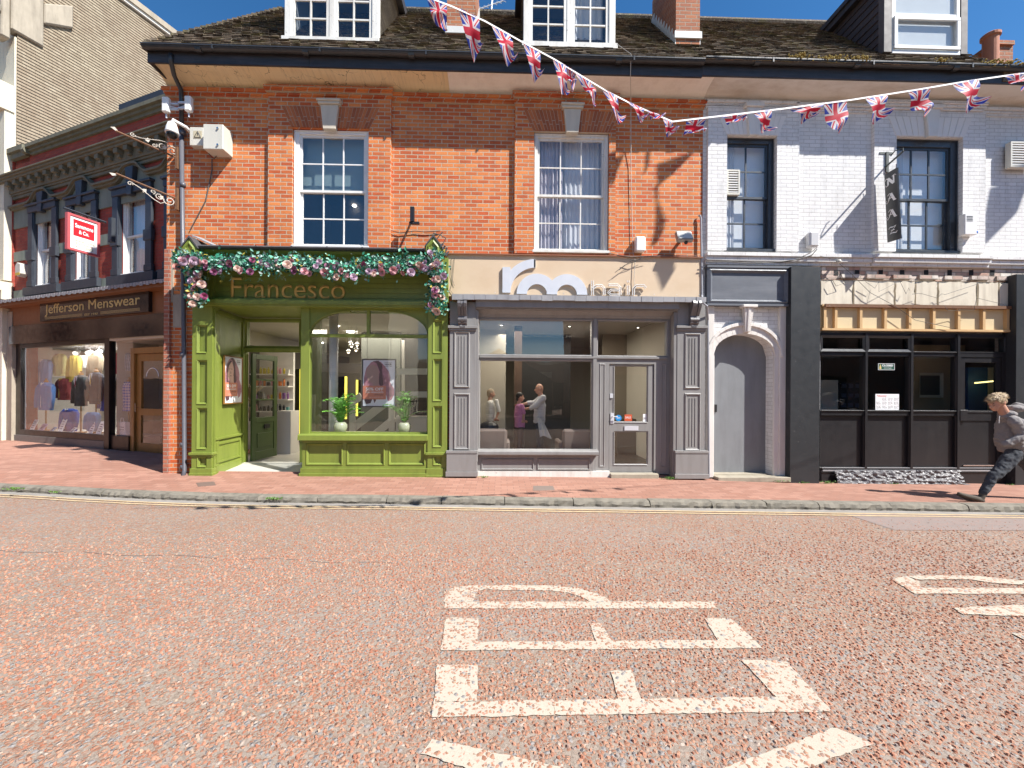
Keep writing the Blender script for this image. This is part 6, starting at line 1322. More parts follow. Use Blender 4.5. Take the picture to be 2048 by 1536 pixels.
# ---- side entrance with grey boarded door
SE = thing('side_entrance', 'arched side entrance with flat grey door under a slate panel between the two shops', 'entrance', (cx, .1, .06))
DY = .2; g = G(); P = [(cx-hw-.0, .07), (cx+hw, .07)]+[(cx+u*hw, arcz(u)+.001) for u in [1-2*i/16 for i in range(17)]]; g.prism(P, DY, DY+.05); SDR = g.build('door', GREY_DOOR, SE)
g = G(); g.B((1427, 809, 1434, 824), DY-.03, DY-.001); g.build('handle', M('dark handle', (.05, .05, .05), .4, metal=.6), SDR)
ARW = M('white moulded arch', (.70, .67, .63), .6, .06, 4, .3, dirt=.35, dcol=(.4, .34, .28))
g = G(); ro = 1.0
for i in range(16):
    t0, t1 = math.pi*i/16, math.pi*(i+1)/16
    def q(t, e, f): return (cx+(hw+e)*math.cos(t), zs-.02+(zcr-zs+f)*math.sin(t)**.9 if math.sin(t) > 1e-6 else zs-.02)
    g.prism([q(t0, .015, .015), q(t1, .015, .015), q(t1, .11, .17), q(t0, .11, .17)], -.05, -.001); g.prism([q(t0, .11, .17), q(t1, .11, .17), q(t1, .16, .235), q(t0, .16, .235)], -.085, -.001)
for s in (-1, 1): a, b = sorted((cx+s*(hw+.0), cx+s*(hw+.11))); g.box(a, b, -.045, -.001, .12, zs)
a, b = X(1548, 800), X(1578, 800); g.box(a+.06, b, -.07, -.001, .12, Z(612, 1560)); a, b = X(1411, 800), X(1426, 800); g.box(a, b-.02, -.07, -.001, .12, Z(612, 1420)); g.build('moulded_arch', ARW, SE, bev=.004)
g = G(); zk0, zk1 = Z(664, 1492, -.1), Z(616, 1492, -.1)
for k in (-1, 0, 1): g.hexa([(cx+.02+k*.035-.02, -.13+.015*abs(k), zk0), (cx+.02+k*.035+.02, -.13+.015*abs(k), zk0), (cx+.02+k*.035+.02, -.05, zk0), (cx+.02+k*.035-.02, -.05, zk0)], [(cx+.02+k*.055-.03, -.18+.015*abs(k), zk1), (cx+.02+k*.055+.03, -.18+.015*abs(k), zk1), (cx+.02+k*.055+.03, -.05, zk1), (cx+.02+k*.055-.03, -.05, zk1)])
g.box(cx-.12, cx+.16, -.2, -.05, zk1+.001, zk1+.05); g.build('keystone', ARW, SE, bev=.006)
g = G(); a, b, c, d = R(1414, 537, 1578, 609, -.08); g.box(a, b, -.08, -.001, c, d); g.ring((a-.01, b+.01, c-.01, d+.01), (a+.05, b-.05, c+.05, d-.05), -.10, -.125); g.ring((a+.05, b-.05, c+.05, d-.05), (a+.10, b-.10, c+.09, d-.09), -.125, -.082); g.box(a-.02, b+.02, -.13, -.001, d, d+.04); g.box(a-.02, b+.02, -.14, -.001, c-.035, c); g.build('panel', GREY_PANEL, SE)
g = G(); a, b = X(1424, 950), X(1566, 950); g.box(a, b, -.22, DY, zf(a)-.03, zf(a)+.06); g.box(a-.0, b-.3, .0, DY+.1, zf(a)+.06, zf(a)+.075); g.build('step', STEP, SE, bev=.015)
# thin pipes and cables between the shops
g = G(); P = [at(1397, 432, -.03), at(1400, 431, -.05), at(1402, 436, -.05), at(1404, 590, -.06), at(1406, 606, -.3), at(1414, 612, -.3), at(1416, 640, -.12), at(1418, 955, -.08)]; g.tube(P, .018, 8); g.top('conduit', M('grey conduit', (.32, .33, .36), .5, .1), 'thin grey conduit bending down between the beige sign and the white wall', 'pipe')
g = G(); g.tube([at(1262, 108, -.6), at(1261, 150, -.5), at(1262, 200, -.12), at(1262, 330, -.03), at(1265, 470, -.03), at(1266, 506, -.03), at(1270, 520, -.08), at(1268, 560, -.08), at(1270, 585, -.08)], .006, 5)
g.tube([at(1234, 88, -.4), at(1245, 96, -.55), at(1262, 108, -.6)], .006, 5); g.top('cable', WWIRE, 'thin pale cable hanging from the roof past the right hand window', 'cable')
g = G(); g.tube([at(a, b, -.14) for a, b in [(1412, 524), (1450, 523), (1500, 527), (1560, 524), (1600, 518), (1624, 510), (1634, 498)]], .009, 5); g.tube([at(a, b, -.13) for a, b in [(1412, 519), (1480, 522), (1560, 526), (1590, 520), (1622, 505), (1634, 495)]], .007, 5); g.top('cable', TWIRE, 'sagging cables below the ledge of the white wall left of the flood lamp', 'cable')
g = G(); g.tube([at(a, b, -.09) for a, b in [(1216, 506), (1240, 511), (1262, 514), (1300, 512), (1340, 511), (1396, 512)]], .007, 5)
for P in ([(1230, 545), (1250, 530), (1268, 524), (1290, 512)], [(1238, 540), (1262, 522), (1284, 518), (1300, 514)], [(1254, 517), (1272, 522), (1284, 514)]): g.tube([at(a, b, -.12) for a, b in P], .005, 4)
g.top('cable', TWIRE, 'tangle of dark cables over the top edge of the beige sign', 'cable')
g = G(); g.tube([at(a, b, -.03) for a, b in [(742, 458), (760, 464), (778, 460), (800, 466), (830, 462), (850, 464), (880, 462)]], .008, 5); g.tube([at(a, b, -.1) for a, b in [(866, 466), (880, 470), (892, 476), (886, 488), (894, 496), (880, 500), (870, 482), (885, 464)]], .010, 5); g.top('cable', TWIRE, 'black cable running right from the left window to the olive gable', 'cable')

# ================================================================== wall fittings
def fitbox(px, y0, name, m, lab, cat, bev=.01, extra=None):
    g = G(); g.B(px, y0, -.002); o = g.top(name, m, lab, cat, bev=bev); return o
t = thing('junction_cabinet', 'pair of cream steel cabinets with warning triangle high on the brick wall', 'cabinet', at(430, 308, -.1))
g = G(); g.B((406, 248, 446, 298), -.27, -.002); g.build('large_cabinet', CREAMBOX, t, bev=.008); g = G(); g.B((379, 254, 407, 291), -.13, -.002); g.build('small_cabinet', CREAMBOX, t, bev=.008)
g = G(); c = at(395, 269, -.135); P = [(c.x-.06, c.z-.05), (c.x+.06, c.z-.05), (c.x, c.z+.06)]; g.box(c.x-.075, c.x+.075, -.135, -.131, c.z-.07, c.z+.07); g.mi = 1
for (a, b), (d, e) in zip(P, P[1:]+P[:1]): g.tube([(a, -.137, b), (d, -.137, e)], .005, 4)
g.box(c.x-.005, c.x+.005, -.139, -.136, c.z-.02, c.z+.025); g.build('warning_label', [M('buff label', (.50, .44, .30), .5, .03), BLACK], t)
g = G(); [g.lathe([(.018, 0)], (0, 0, 0), 3) for _ in ()]; 
for pyy in (257, 290): c = at(436, pyy, -.27); g.tube([(c.x, -.272, c.z), (c.x, -.29, c.z)], .018, 8)
g.build('lock', CHROME, t)
g = G(); g.tube([at(402, 292, -.05), at(414, 300, -.1), at(422, 314, -.08), at(428, 318, -.05), at(438, 306, -.06)], .007, 5); g.tube([at(424, 318, -.03), at(424, 340, -.02), at(412, 400, -.02), at(380, 460, -.02)], .009, 5); g.build('cable', TWIRE, t)
for k, (px, pyy, lab) in enumerate(((333, 212, 'white panel antenna bracketed left of the downpipe'), (378, 210, 'white panel antenna bracketed right of the downpipe'))):
    c = at(px, pyy, -.2); t = thing('panel_antenna', lab, 'antenna', (c.x, -.2, c.z-.12), 'panel antennas on the corner pipe'); s = 1 if k else -1
    g = G(); g.box(c.x-.05, c.x+.07, -.26, -.17, c.z-.14, c.z+.14); g.build('panel', WPLAS, t, bev=.02); g = G(); g.tube([(c.x-s*.03, -.2, c.z), (c.x-s*.22, -.12, c.z)], .015)
    for dz in (-.05, .05): g.box(min(c.x-s*.04, c.x-s*.2), max(c.x-s*.04, c.x-s*.2), -.2, -.17, c.z+dz-.015, c.z+dz+.015)
    g.tube([(c.x, -.2, c.z-.14), (c.x, -.2, c.z-.22)], .014, 6); g.build('clamp', STEELW, t)
c = at(344, 262, -.35); t = thing('security_camera', 'white dome security camera hanging at the corner beside the downpipe', 'camera', (c.x, -.35, c.z-.15))
g = G(); g.lathe([(.03, .16), (.06, .14), (.085, .06), (.10, -.02), (.10, -.05)], c, 18); g.tube([(c.x, -.35, c.z+.13), (c.x+.01, -.34, c.z+.2), (c.x+.09, -.15, c.z+.2), (c.x+.12, -.05, c.z+.14)], .03, 8); g.build('housing', WPLAS, t, smooth=True); g = G(); g.ball((c.x, c.y, c.z-.055), .085, 16, 10); g.build('dome', M('dark dome', (.01, .01, .012), .05), t, smooth=True)
def scroll(y_off, p_tip, p_wall, pyl, lab, up):
    a0, a1 = at(p_wall[0], p_wall[1], -.10), at(p_tip[0], p_tip[1], -.55); a1 = Vector((a1.x, a1.y, a1.z))
    t = thing('iron_bracket', lab, 'bracket', a0, 'scrolled iron sign brackets'); d = a1-a0; L = d.length; e = d.normalized(); n = Vector((0, 0, 1)) if up else Vector((0, 0, -1)); n = (n-e*n.dot(e)).normalized()
    g = G(); g.tube([a0, a1], .016, 6); g.build('bar', RUST, t); g = G()
    def spiral(c, r0, turns, sgn, ph=0.): return [c+e*(r0*(1-i/26*.85)*math.cos(ph+sgn*i/26*turns*6.283))+n*(r0*(1-i/26*.85)*math.sin(ph+sgn*i/26*turns*6.283)) for i in range(27)]
    g.tube([a0+e*(L*.72)+n*.05, a0+e*(L*.6)+n*.075, a0+e*(L*.35)+n*.17, a0+e*(L*.22)+n*.2, a0+e*(L*.16)+n*.14], .008, 5)
    g.tube(spiral(a0+e*L*.10+n*.09, .085, 1.5, 1), .009, 5); g.tube(spiral(a0+e*L*.28+n*.08, .06, 1.4, -1, 3), .008, 5); g.tube(spiral(a0+e*L*.76+n*.07, .04, 1.3, 1, 3), .007, 5); g.tube(spiral(a0+e*L*.40+n*.05, .04, 1.2, 1, 2), .007, 5)
    for f, s_ in ((.5, .05), (.22, .045)): p = a0+e*L*f+n*.05; g.face([p, p+e*s_+n*.02, p+e*.03+n*s_*1.6, p-e*.01+n*s_]); 
    g.face([a1, a1+e*.08+n*.03, a1+e*.03+n*.06, a1-e*.02+n*.02]); g.build('scrollwork', SCROLL, t); g = G(); g.box(a0.x-.02, a0.x+.02, -.12, -.0, a0.z-.2, a0.z+.2); g.build('back_plate', RUST, t)
scroll(0, (232, 262), (354, 316), 0, 'upper scrolled iron bracket on the brick corner below the dome camera', True)
scroll(0, (232, 347), (354, 398), 0, 'lower scrolled iron bracket on the brick corner', False)
fl = at(827, 432, -.22); t = thing('lamp_bracket', 'black metal lamp arm sticking out of brick wall right of the left window', 'bracket', (fl.x, 0, fl.z)); g = G(); g.tube([at(823, 443, -.0), at(828, 447, -.25), at(824, 446, -.3)], .02, 8); g.B((820, 413, 828, 442), -.28, -.22); g.B((818, 443, 838, 447), -.26, -.2); g.build('arm', BLACK, t)
o = fitbox((1272, 472, 1292, 502), -.13, 'alarm_box', WPLAS, 'small white rounded box on brick right of the right sash window', 'alarm box', .02)
t = thing('floodlight', 'square floodlight angled down on the brick wall near the white building', 'floodlight', at(1368, 488, -.1)); c = at(1368, 476, -.2); g = G(); g.hexa([(c.x-.15, -.30, c.z-.06), (c.x+.14, -.30, c.z-.06), (c.x+.14, -.2, c.z+.13), (c.x-.15, -.2, c.z+.13)], [(c.x-.15, -.22, c.z-.1), (c.x+.14, -.22, c.z-.1), (c.x+.14, -.12, c.z+.11), (c.x-.15, -.12, c.z+.11)]); g.build('housing', M('grey aluminium', (.3, .3, .3), .4, .1, metal=.5), t, bev=.008)
g = G(); g.hexa([(c.x-.13, -.304, c.z-.045), (c.x+.12, -.304, c.z-.045), (c.x+.12, -.210, c.z+.115), (c.x-.13, -.210, c.z+.115)], [(c.x-.13, -.302, c.z-.045), (c.x+.12, -.302, c.z-.045), (c.x+.12, -.208, c.z+.115), (c.x-.13, -.208, c.z+.115)]); g.build('lens', M('dusty lens', (.5, .5, .46), .3), t); g = G(); g.tube([(c.x, -.15, c.z), (c.x, 0, c.z)], .03); g.ball((c.x+.02, -.24, c.z-.1), .035, 8, 6); g.build('bracket', BLACK, t)
o = fitbox((1620, 462, 1640, 493), -.14, 'outdoor_lamp', M('grey white casing', (.55, .55, .55), .4, .05), 'pale oval bulkhead lamp on white brick between the dark windows', 'lamp', .03)
g = G(); g.B((1937, 456, 1963, 493), -.15, -.002) if False else None
t = thing('alarm_box', 'white alarm box with blue lens at its corner on the white wall', 'alarm box', at(1945, 470, -.1)); g = G(); g.B((1930, 427, 1955, 469), -.18, -.068); g.build('case', WPLAS, t, bev=.01)
g = G()
for k in range(4): g.B((1934, 432+k*3, 1946, 433+k*3), -.184, -.1805)
g.build('louvre', BLACK, t); g = G(); c = at(1951, 465, -.15); g.ball(c, .035, 10, 8); g.build('blue_lens', M('blue lens', (.02, .15, .6), .2), t, smooth=True)
g = G(); g.ball(at(1678, 523, -.16), .04, 10, 8); c = at(1678, 523, -.14); g.tube([c, c+Vector((.0, .14, .02))], .022); g.top('outdoor_lamp', CREAMBOX, 'small round cream lamp under the white ledge above the torn panels', 'lamp', smooth=True)
def vent(r, lab, y):
    a, b, c, d = R(*r, y); t = thing('vent_grille', lab, 'vent', ((a+b)/2, y, c)); g = G(); e = .03; g.box(a, a+e, y, y+.09, c, d); g.box(b-e, b, y, y+.09, c, d); g.box(a+e, b-e, y, y+.09, c, c+e); g.box(a+e, b-e, y, y+.09, d-e, d); g.build('casing', CREAMBOX, t); g = G(); g.box(a+e, b-e, y+.06, y+.08, c+e, d-e); g.build('recess', DARK, t)
    g = G(); n = 9
    for k in range(n): z = lerp(c+e, d-e, (k+.3)/n); g.box(a+e, b-e, y+.005, y+.03, z, z+.018)
    g.build('slats', WPLAS, t)
vent((1454, 339, 1480, 389), 'cream louvred extractor grille set in the narrow dark sash window', -.0); vent((2022, 283, 2075, 334), 'cream louvred extractor grille high at the far right of the white wall', -.14)
# hanging sign NAAZ
t = thing('hanging_sign', 'long narrow black hanging sign reading NAAZ in white gothic letters', 'sign', at(1775, 330, -.1))
p0, p1 = at(1768, 322, -.02), at(1806, 303, -.62)
g = G(); g.tube([p0, p0+Vector((0, -.05, 0)), Vector((p0.x+.02, -.07, p0.z-.15))], .02); g.tube([Vector((p0.x, -.03, p0.z-.14)), p1], .016); g.box(p0.x-.14, p0.x+.12, -.075, -.066, p0.z+.1, p0.z+.14); g.box(p0.x-.02, p0.x+.03, -.09, -.066, p0.z-.25, p0.z+.14)
g.tube([p1, p1+Vector((.0, 0, .06)), p1+Vector((-.05, .1, .07)), p1+Vector((-.08, .15, .0))], .010, 5); g.build('bracket', M('verdigris iron', (.05, .06, .055), .6, .3), t)
tl_, tr_, bl_, br_ = at(1772, 335, -.16), at(1796, 320, -.50), at(1779, 473, -.16), at(1805, 466, -.50)
hz = (tr_.z+tl_.z)/2; zl = (bl_.z+br_.z)/2-.03
ux = Vector((tr_.x-tl_.x, tr_.y-tl_.y, 0)); wl = ux.length; ux = Vector((-.10, -.34, 0)).normalized()*.36; nn = Vector((ux.y, -ux.x, 0)).normalized(); org = Vector((tl_.x, -.14, 0)); ztp, zbt = 5.94, 4.64
tilt = Vector((.07, 0, 0))
def NQ(u, v, o=0.): return org+ux*u+tilt*(1-v)+Vector((0, 0, lerp(zbt, ztp, v)-.06*u))+nn*o
g = G(); g.hexa([NQ(0, 0, .012), NQ(1, 0, .012), NQ(1, 1, .012), NQ(0, 1, .012)], [NQ(0, 0, -.012), NQ(1, 0, -.012), NQ(1, 1, -.012), NQ(0, 1, -.012)]); g.build('board', BLACK, t)
g = G()
for u in (.1, .9): g.tube([NQ(u, 1), NQ(u, 1.06)], .006, 4)
g.build('chain', RUST, t)
def stroke(g, pts, cz, w=.10, sc=.17):
    P = [(.5+x*.62, cz+z*sc/1.51) for x, z in pts]
    for (a, b), (c, d) in zip(P, P[1:]):
        g.face([NQ(a-w, b-.004, .0145), NQ(a+w, b+.008, .0145), NQ(c+w, d+.008, .0145), NQ(c-w, d-.004, .0145)])
def curl(g, cz, pts, r=.006): g.tube([NQ(.5+x*.62, cz+z*.17/1.51, .015) for x, z in pts], r, 4)
g = G(); GA = [([(-.5, .42), (.2, -.5)], [(.55, .55), (.55, -.35)])]
for k, ch in enumerate('NAAZ'):
    cz = .86-.235*k
    if ch == 'N': stroke(g, [(-.35, .45), (.35, -.45)], cz); stroke(g, [(-.35, .2), (-.35, -.45)], cz, .06); stroke(g, [(.38, .5), (.38, -.3)], cz, .06); curl(g, cz, [(-.7, .3), (-.55, .5), (-.35, .45)]); curl(g, cz, [(-.35, -.45), (-.6, -.5), (-.65, -.3)]); curl(g, cz, [(.2, .5), (.5, .6), (.7, .45)])
    if ch == 'A': stroke(g, [(-.05, .5), (.38, -.5)], cz, .09); stroke(g, [(-.1, .35), (-.4, -.4)], cz, .045); curl(g, cz, [(-.4, -.05), (.25, -.05)], .007); curl(g, cz, [(-.4, -.4), (-.6, -.62), (-.75, -.4), (-.6, -.25)]); curl(g, cz, [(-.45, .35), (-.25, .55), (-.05, .5)]); curl(g, cz, [(.38, -.5), (.6, -.45)])
    if ch == 'Z': stroke(g, [(.35, .4), (-.35, -.4)], cz, .05); stroke(g, [(-.35, .42), (.0, .36), (.4, .45)], cz, .03); stroke(g, [(-.4, -.42), (.0, -.36), (.4, -.45)], cz, .03); curl(g, cz, [(-.35, .42), (-.5, .25)]); curl(g, cz, [(-.2, 0), (.2, 0)], .007); curl(g, cz, [(.4, -.45), (.55, -.25)])
g.build('lettering', PTX, t)
# drain cover, weeds, moss
g = G(); P = [ground(a, b, .12) for a, b in [(1066, 971), (1106, 971), (1110, 979), (1067, 980)]]; g.hexa([(a, b, pz(a, b)-.02) for a, b in P], [(a, b, pz(a, b)+.003) for a, b in P]); o = g.top('drain_cover', M('cast access cover', (.17, .13, .11), .7, .2), 'small rectangular access cover in the pavement before the taupe shop', 'drain cover')
P = [ground(a, b, .13) for a, b in [(392, 966), (428, 964), (432, 970), (396, 972)]]; g = G(); g.hexa([(a, b, pz(a, b)-.02) for a, b in P], [(a, b, pz(a, b)+.003) for a, b in P]); g.top('drain_cover', M('cast drain grating', (.15, .10, .08), .8, .3, 30), 'small drain grating in the pavement before the olive shopfront pilaster', 'drain cover')
def weed(px, pyy, n, s, lab, z=None):
    if z is None: x = X(px, 955, -.1); y = -.2; z = zf(x)
    else: x, y = ground(px, pyy, z)
    g = G(); rw = random.Random(int(px))
    for k in range(n*10):
        a = rw.uniform(0, 6.28); r = rw.uniform(.0, s*1.3); h = rw.uniform(.3, 1)*s*.45; c = Vector((x+math.cos(a)*r*1.5, y+math.sin(a)*r*.35, z+h)); d = Vector((rw.uniform(-1, 1), rw.uniform(-1, .2), rw.uniform(.1, 1))).normalized()*rw.uniform(.015, .035); e = d.orthogonal().normalized()*.008
        g.face([c, c+d*.5+e, c+d, c+d*.5-e]); 
        if k % 5 == 0: g.tube([(x+math.cos(a)*r*.4, y, z), c], .002, 3)
    g.top('weed', WEED, lab, 'weed', (x, y, z), 'weeds sprouting along the shop fronts')
for a in ((968, 953, 4, .05, 'low weed tuft at the foot of the taupe shopfront near the olive pilaster', None), (1335, 960, 9, .09, 'spread of green weeds below the right taupe pilaster', None), (1552, 962, 12, .11, 'leafy weed clump at the right of the side entrance step', None), (1597, 965, 5, .07, 'small weed at the foot of the charcoal pilaster', None), (1645, 966, 11, .10, 'leafy weed beside the torn plastic sheet', None), (1778, 966, 4, .05, 'tiny weed under the middle of the plastic sheet', None), (2008, 968, 4, .06, 'tiny weed right of the plastic sheet near the walking man', None),
          (28, 981, 8, .09, 'green weed on the kerb at the far left', .1), (548, 1000, 8, .07, 'green weed sprouting between kerb stones near the olive shop', .05), (110, 986, 4, .05, 'small weed on the curved kerb at the left', .08)): weed(*a)
def moss(px, pyy, s, lab):
    g = G(); rm = random.Random(int(px)); c = at(px, pyy, -.58)
    for k in range(int(90*s)):
        p = c+Vector((rm.gauss(0, .11*s), rm.uniform(-.05, .08), rm.uniform(-.05, .035)-abs(rm.gauss(0, .02)))); g.ball(p, (rm.uniform(.008, .022),)*3, 5, 4)
    g.top('moss_clump', MOSS, lab, 'moss', group='moss clumps on the gutter')
for a in ((1596, 112, .8, 'small moss clump on the gutter at the left foot of the dark dormer'), (1668, 116, 1.7, 'largest golden moss clump hanging over the gutter under the dark dormer cheek'), (1722, 117, .9, 'moss clump on the gutter directly left of the dark dormer window'), (1880, 121, .6, 'tiny moss clump on the gutter below the dark dormer casement'), (1992, 124, 1.3, 'moss clump on the gutter left of the far right end'), (2032, 126, 1.0, 'moss clump on the gutter at the far right edge')): moss(*a)
# ================================================================== CRIMSON CORNER SHOP (frame J, local x along its front, y back)
JB = thing('menswear_building', 'crimson brick building with navy window surrounds and olive stone cornice', 'building', (-3.2, 0, .2), fr=J)
jl, jr = -6.5, .9
wins = [(-5.38, -4.50, 4.55, 6.58), (-3.55, -2.75, 4.55, 6.5), (-1.62, -.62, 4.52, 6.45), (.3, .85, 4.52, 6.4)]
g = G(); g.plate(jl, jr, .05, 8.3, 0, .35, [*wins, (-6.2, jr, .0, 3.6)]); g.build('wall', BR_JEFF, JB)
# render bands
def hoodz(x):
    z = 6.78
    for w_ in wins: c = (w_[0]+w_[1])/2; z += .28*math.exp(-((x-c)/.42)**4)
    return z
g = G(); n = 90
for i in range(n):
    x0, x1 = lerp(jl, jr, i/n), lerp(jl, jr, (i+1)/n); P = [(x0, hoodz(x0)), (x1, hoodz(x1))]
    g.hexa([(x0, -.03, P[0][1]), (x1, -.03, P[1][1]), (x1, -.002, P[1][1]), (x0, -.002, P[0][1])], [(x0, -.03, 6.28), (x1, -.03, 6.28), (x1, -.002, 6.28), (x0, -.002, 6.28)])
for w0, w1, z0, z1 in ((jl, wins[0][0]-.1, 5.35, 5.62), (wins[0][1]+.2, wins[1][0]-.2, 5.35, 5.62), (wins[1][1]+.2, wins[2][0]-.2, 5.35, 5.62), (jl, jr, 4.28, 4.52)): g.box(w0, w1, -.028, -.002, z0, z1)
g.build('render_band', JREND, JB)
g = G()
for i in range(n):
    x0, x1 = lerp(jl, jr, i/n), lerp(jl, jr, (i+1)/n); a, b = hoodz(x0), hoodz(x1)
    for (y, d0, d1) in ((-.10, .0, .05), (-.15, .052, .10)): g.hexa([(x0, y, a+d0), (x1, y, b+d0), (x1, -.002, b+d0), (x0, -.002, a+d0)], [(x0, y, a+d1), (x1, y, b+d1), (x1, -.002, b+d1), (x0, -.002, a+d1)])
g.build('hood_mould', JCORN, JB)
g = G(); zc = 7.1
for y, a, b in ((-.06, .0, .08), (-.09, .08, .13), (-.12, .13, .19), (-.27, .40, .46), (-.31, .46, .51), (-.35, .51, .55)): g.box(jl-.25 if y < -.2 else jl, jr, y, -.002, zc+a, zc+b)
g.box(jl, jr, -.12, -.002, zc+.19, zc+.40)
x = jl+.12
while x < jr: g.box(x, x+.15, -.25, -.12, zc+.28, zc+.399); g.box(x+.02, x+.13, -.19, -.12, zc+.2, zc+.28); x += .375
g.build('dentil_cornice', JCORN, JB, bev=.006)
g = G()
for y, a, b in ((-.05, 8.22, 8.30), (-.10, 8.30, 8.37), (-.16, 8.37, 8.46)): g.box(-5.6, jr, y, .36, a, b)
g.box(jl-.05, -5.75, -.16, .36, 8.37, 8.5); g.box(jl, -5.75, -.1, .36, 8.22, 8.37); g.box(jl, -5.75, -.0, .35, 8.1, 8.22); g.tube([(-5.75, -.1, 8.32), (-5.6, -.1, 8.32)], .09, 8); g.build('coping', JCORN, JB)
g = G(); g.box(-1.75, jr, -.02, .9, 8.50, 8.75); g.build('roof', M('dark lead roof edge', (.035, .035, .038), .5, .2), JB)
g = G()
for a, b, c, d in wins:
    g.box(a-.24, a-.02, -.09, -.031, c, d); g.box(b+.02, b+.24, -.09, -.031, c, d); g.box(a-.24, b+.24, -.11, -.031, d+.0, d+.16); g.box(a-.28, b+.28, -.15, -.031, d+.16, d+.22); g.box(a-.02, a, -.07, .16, c, d); g.box(b, b+.02, -.07, .16, c, d)
    for s in (-1, 1): xx = a-.13 if s < 0 else b+.13; g.box(xx-.15, xx+.15, -.11, -.031, c+.72, c+.98); g.box(xx-.14, xx+.14, -.10, -.031, c+.0, c+.16)
    g.box(a-.38, b+.38, -.13, -.031, c-.24, c-.02); m = (a+b)/2; g.prism([(m-.08, d-.06), (m+.08, d-.06), (m+.15, hoodz(m)+.0), (m-.15, hoodz(m)+.0)], -.14, -.031)
g.build('window_surround', JSTONE, JB, bev=.008)
for r in wins: sash_window(JB, r, .03, 1, 2, DKTIM if r is wins[0] and False else WHITE, fw=.06, bar=.02, glassm=GLU); curtain(JB, r[0], r[1], .24, r[2], r[3], NET, 6, .02); 
g = G()
# lead canopy strip over fascia
LC = thing
zl = 4.14; g = G(); n = 70
for i in range(n): x0, x1 = lerp(jl-.55, jr, i/n), lerp(jl-.55, jr, (i+1)/n); g.hexa([(x0, -.42, zl-.03), (x1-.012, -.42, zl-.03), (x1-.012, .0, zl+.1), (x0, .0, zl+.1)], [(x0, -.43, zl-.0-(.03 if i % 2 else 0)), (x1-.012, -.43, zl-.0-(.03 if i % 2 else 0)), (x1-.012, .0, zl+.14), (x0, .0, zl+.14)]); g.box(x0, x1-.015, -.445, -.43, zl-.07-(.02 if i % 2 else 0), zl+.0)
g.build('lead_canopy', LEAD, JB)
g = G(); g.box(jl-.5, jr, -.38, -.0, zl-.14, zl-.035); g.build('canopy_board', BROWN, JB)
g = G(); g.box(jl+.1, jr, -.12, -.0, 3.48, zl-.141); g.build('fascia_board', BROWN, JB)
g = G(); g.box(jl+.0, jl+.25, -.14, .2, .1, 3.9); g.build('pilaster', STONE, JB)
sgn = (-4.70, -.25, 3.53, 4.0); g = G(); g.box(sgn[0], sgn[1], -.20, -.121, sgn[2], sgn[3]); 
t = g.top('shop_sign', SIGNBLK, 'glossy black Jefferson Menswear sign with gold lettering', 'sign', fr=J)
text_obj('Jefferson Menswear', 'lettering', GOLD, t, (sgn[0]+.25, sgn[1]-.3, 3.64, 3.955), -.201, ext=.006, weight=0)
text_obj('EST 1937', 'lettering', GOLD, t, (-2.7, -2.15, 3.57, 3.62), -.201, ext=.003)
g = G()
for z in (3.575, 3.60, 3.625): g.box(-4.45, -2.8, -.204, -.2005, z, z+.007); g.box(-2.05, -.55, -.204, -.2005, z, z+.007)
g.build('gold_rule', GOLD, t)
g = G(); g.box(jl+.15, jr, -.16, .1, 2.98, 3.479); g.build('granite_band', MARBLE, JB)
JBLK = M('dark brown bronze frame', (.018, .012, .010), .35, .1)
gx0, gx1 = -6.0, -2.15; g = G(); g.plate(-6.25, -1.93, .45, 2.979, -.06, .04, [(gx0, gx1, .60, 2.88)]); g.box(-2.12, -1.93, -.09, .0, .25, 2.98); g.box(gx0, gx1, -.08, -.061, 2.88, 2.93); g.build('window_frame', JBLK, JB)
g = G(); g.box(gx0, gx1, -.02, -.014, .6, 2.88); g.build('pane', GL, JB); g = G(); g.box(-6.25, -2.13, -.09, .1, .22, .449); g.build('stallriser', M('grey granite riser', (.16, .15, .14), .5, .25, 20), JB); g = G(); g.box(-6.3, jr, -.16, 1.4, .1, .219); g.build('shop_step', M('dark step', (.06, .055, .05), .7, .3), JB)
# lobby: set back display pane, oak door
g = G(); g.box(-1.93, -1.16, -.02, -.014, .62, 2.93); g.box(-1.163, -1.157, -.01, .0, .62, 2.93); g.build('side_pane', GL, JB); g = G(); g.box(-1.93, -1.24, -.05, .06, .22, .60); g.build('side_riser', JBLK, JB)
g = G(); g.box(-1.9, -1.1, .95, 1.0, .62, 2.93); g.box(-1.93, -1.19, .061, .95, .56, .60); g.build('display_backing', M('pale display backing', (.42, .38, .32), .8, .05), JB)
g = G(); g.box(-1.9, jr, -.1, 1.2, 2.93, 2.979); g.build('lobby_ceiling', ROOM, JB)
g = G(); yd = .03; dd = (-1.16, .02); g.box(dd[0]-.08, dd[0]+.06, yd-.05, yd+.1, .22, 2.74); g.box(dd[1]-.03, dd[1]+.1, yd-.05, yd+.1, .22, 2.74); g.box(dd[0]+.061, dd[1]-.031, yd-.05, yd+.1, 2.6, 2.74); g.build('door_frame', WOODJ, JB, bev=.005)
g = G(); dq = [(dd[0]+.24, dd[1]-.16, 1.28, 2.42), (dd[0]+.24, dd[1]-.16, .45, 1.12)]; g.plate(dd[0]+.07, dd[1]-.035, .24, 2.59, yd, yd+.05, dq); JD = g.build('door', WOODJ, JB, bev=.004)
for r in dq: g = G(); g.box(r[0], r[1], yd+.02, yd+.025, r[2], r[3]); g.build('pane', GL, JD)
g = G(); g.tube([(dd[0]+.14, yd-.06, 1.2), (dd[0]+.14, yd-.06, 1.4)], .014); g.tube([(dd[0]+.14, yd-.06, 1.3), (dd[0]+.14, yd, 1.3)], .01); g.build('handle', CHROME, JD)
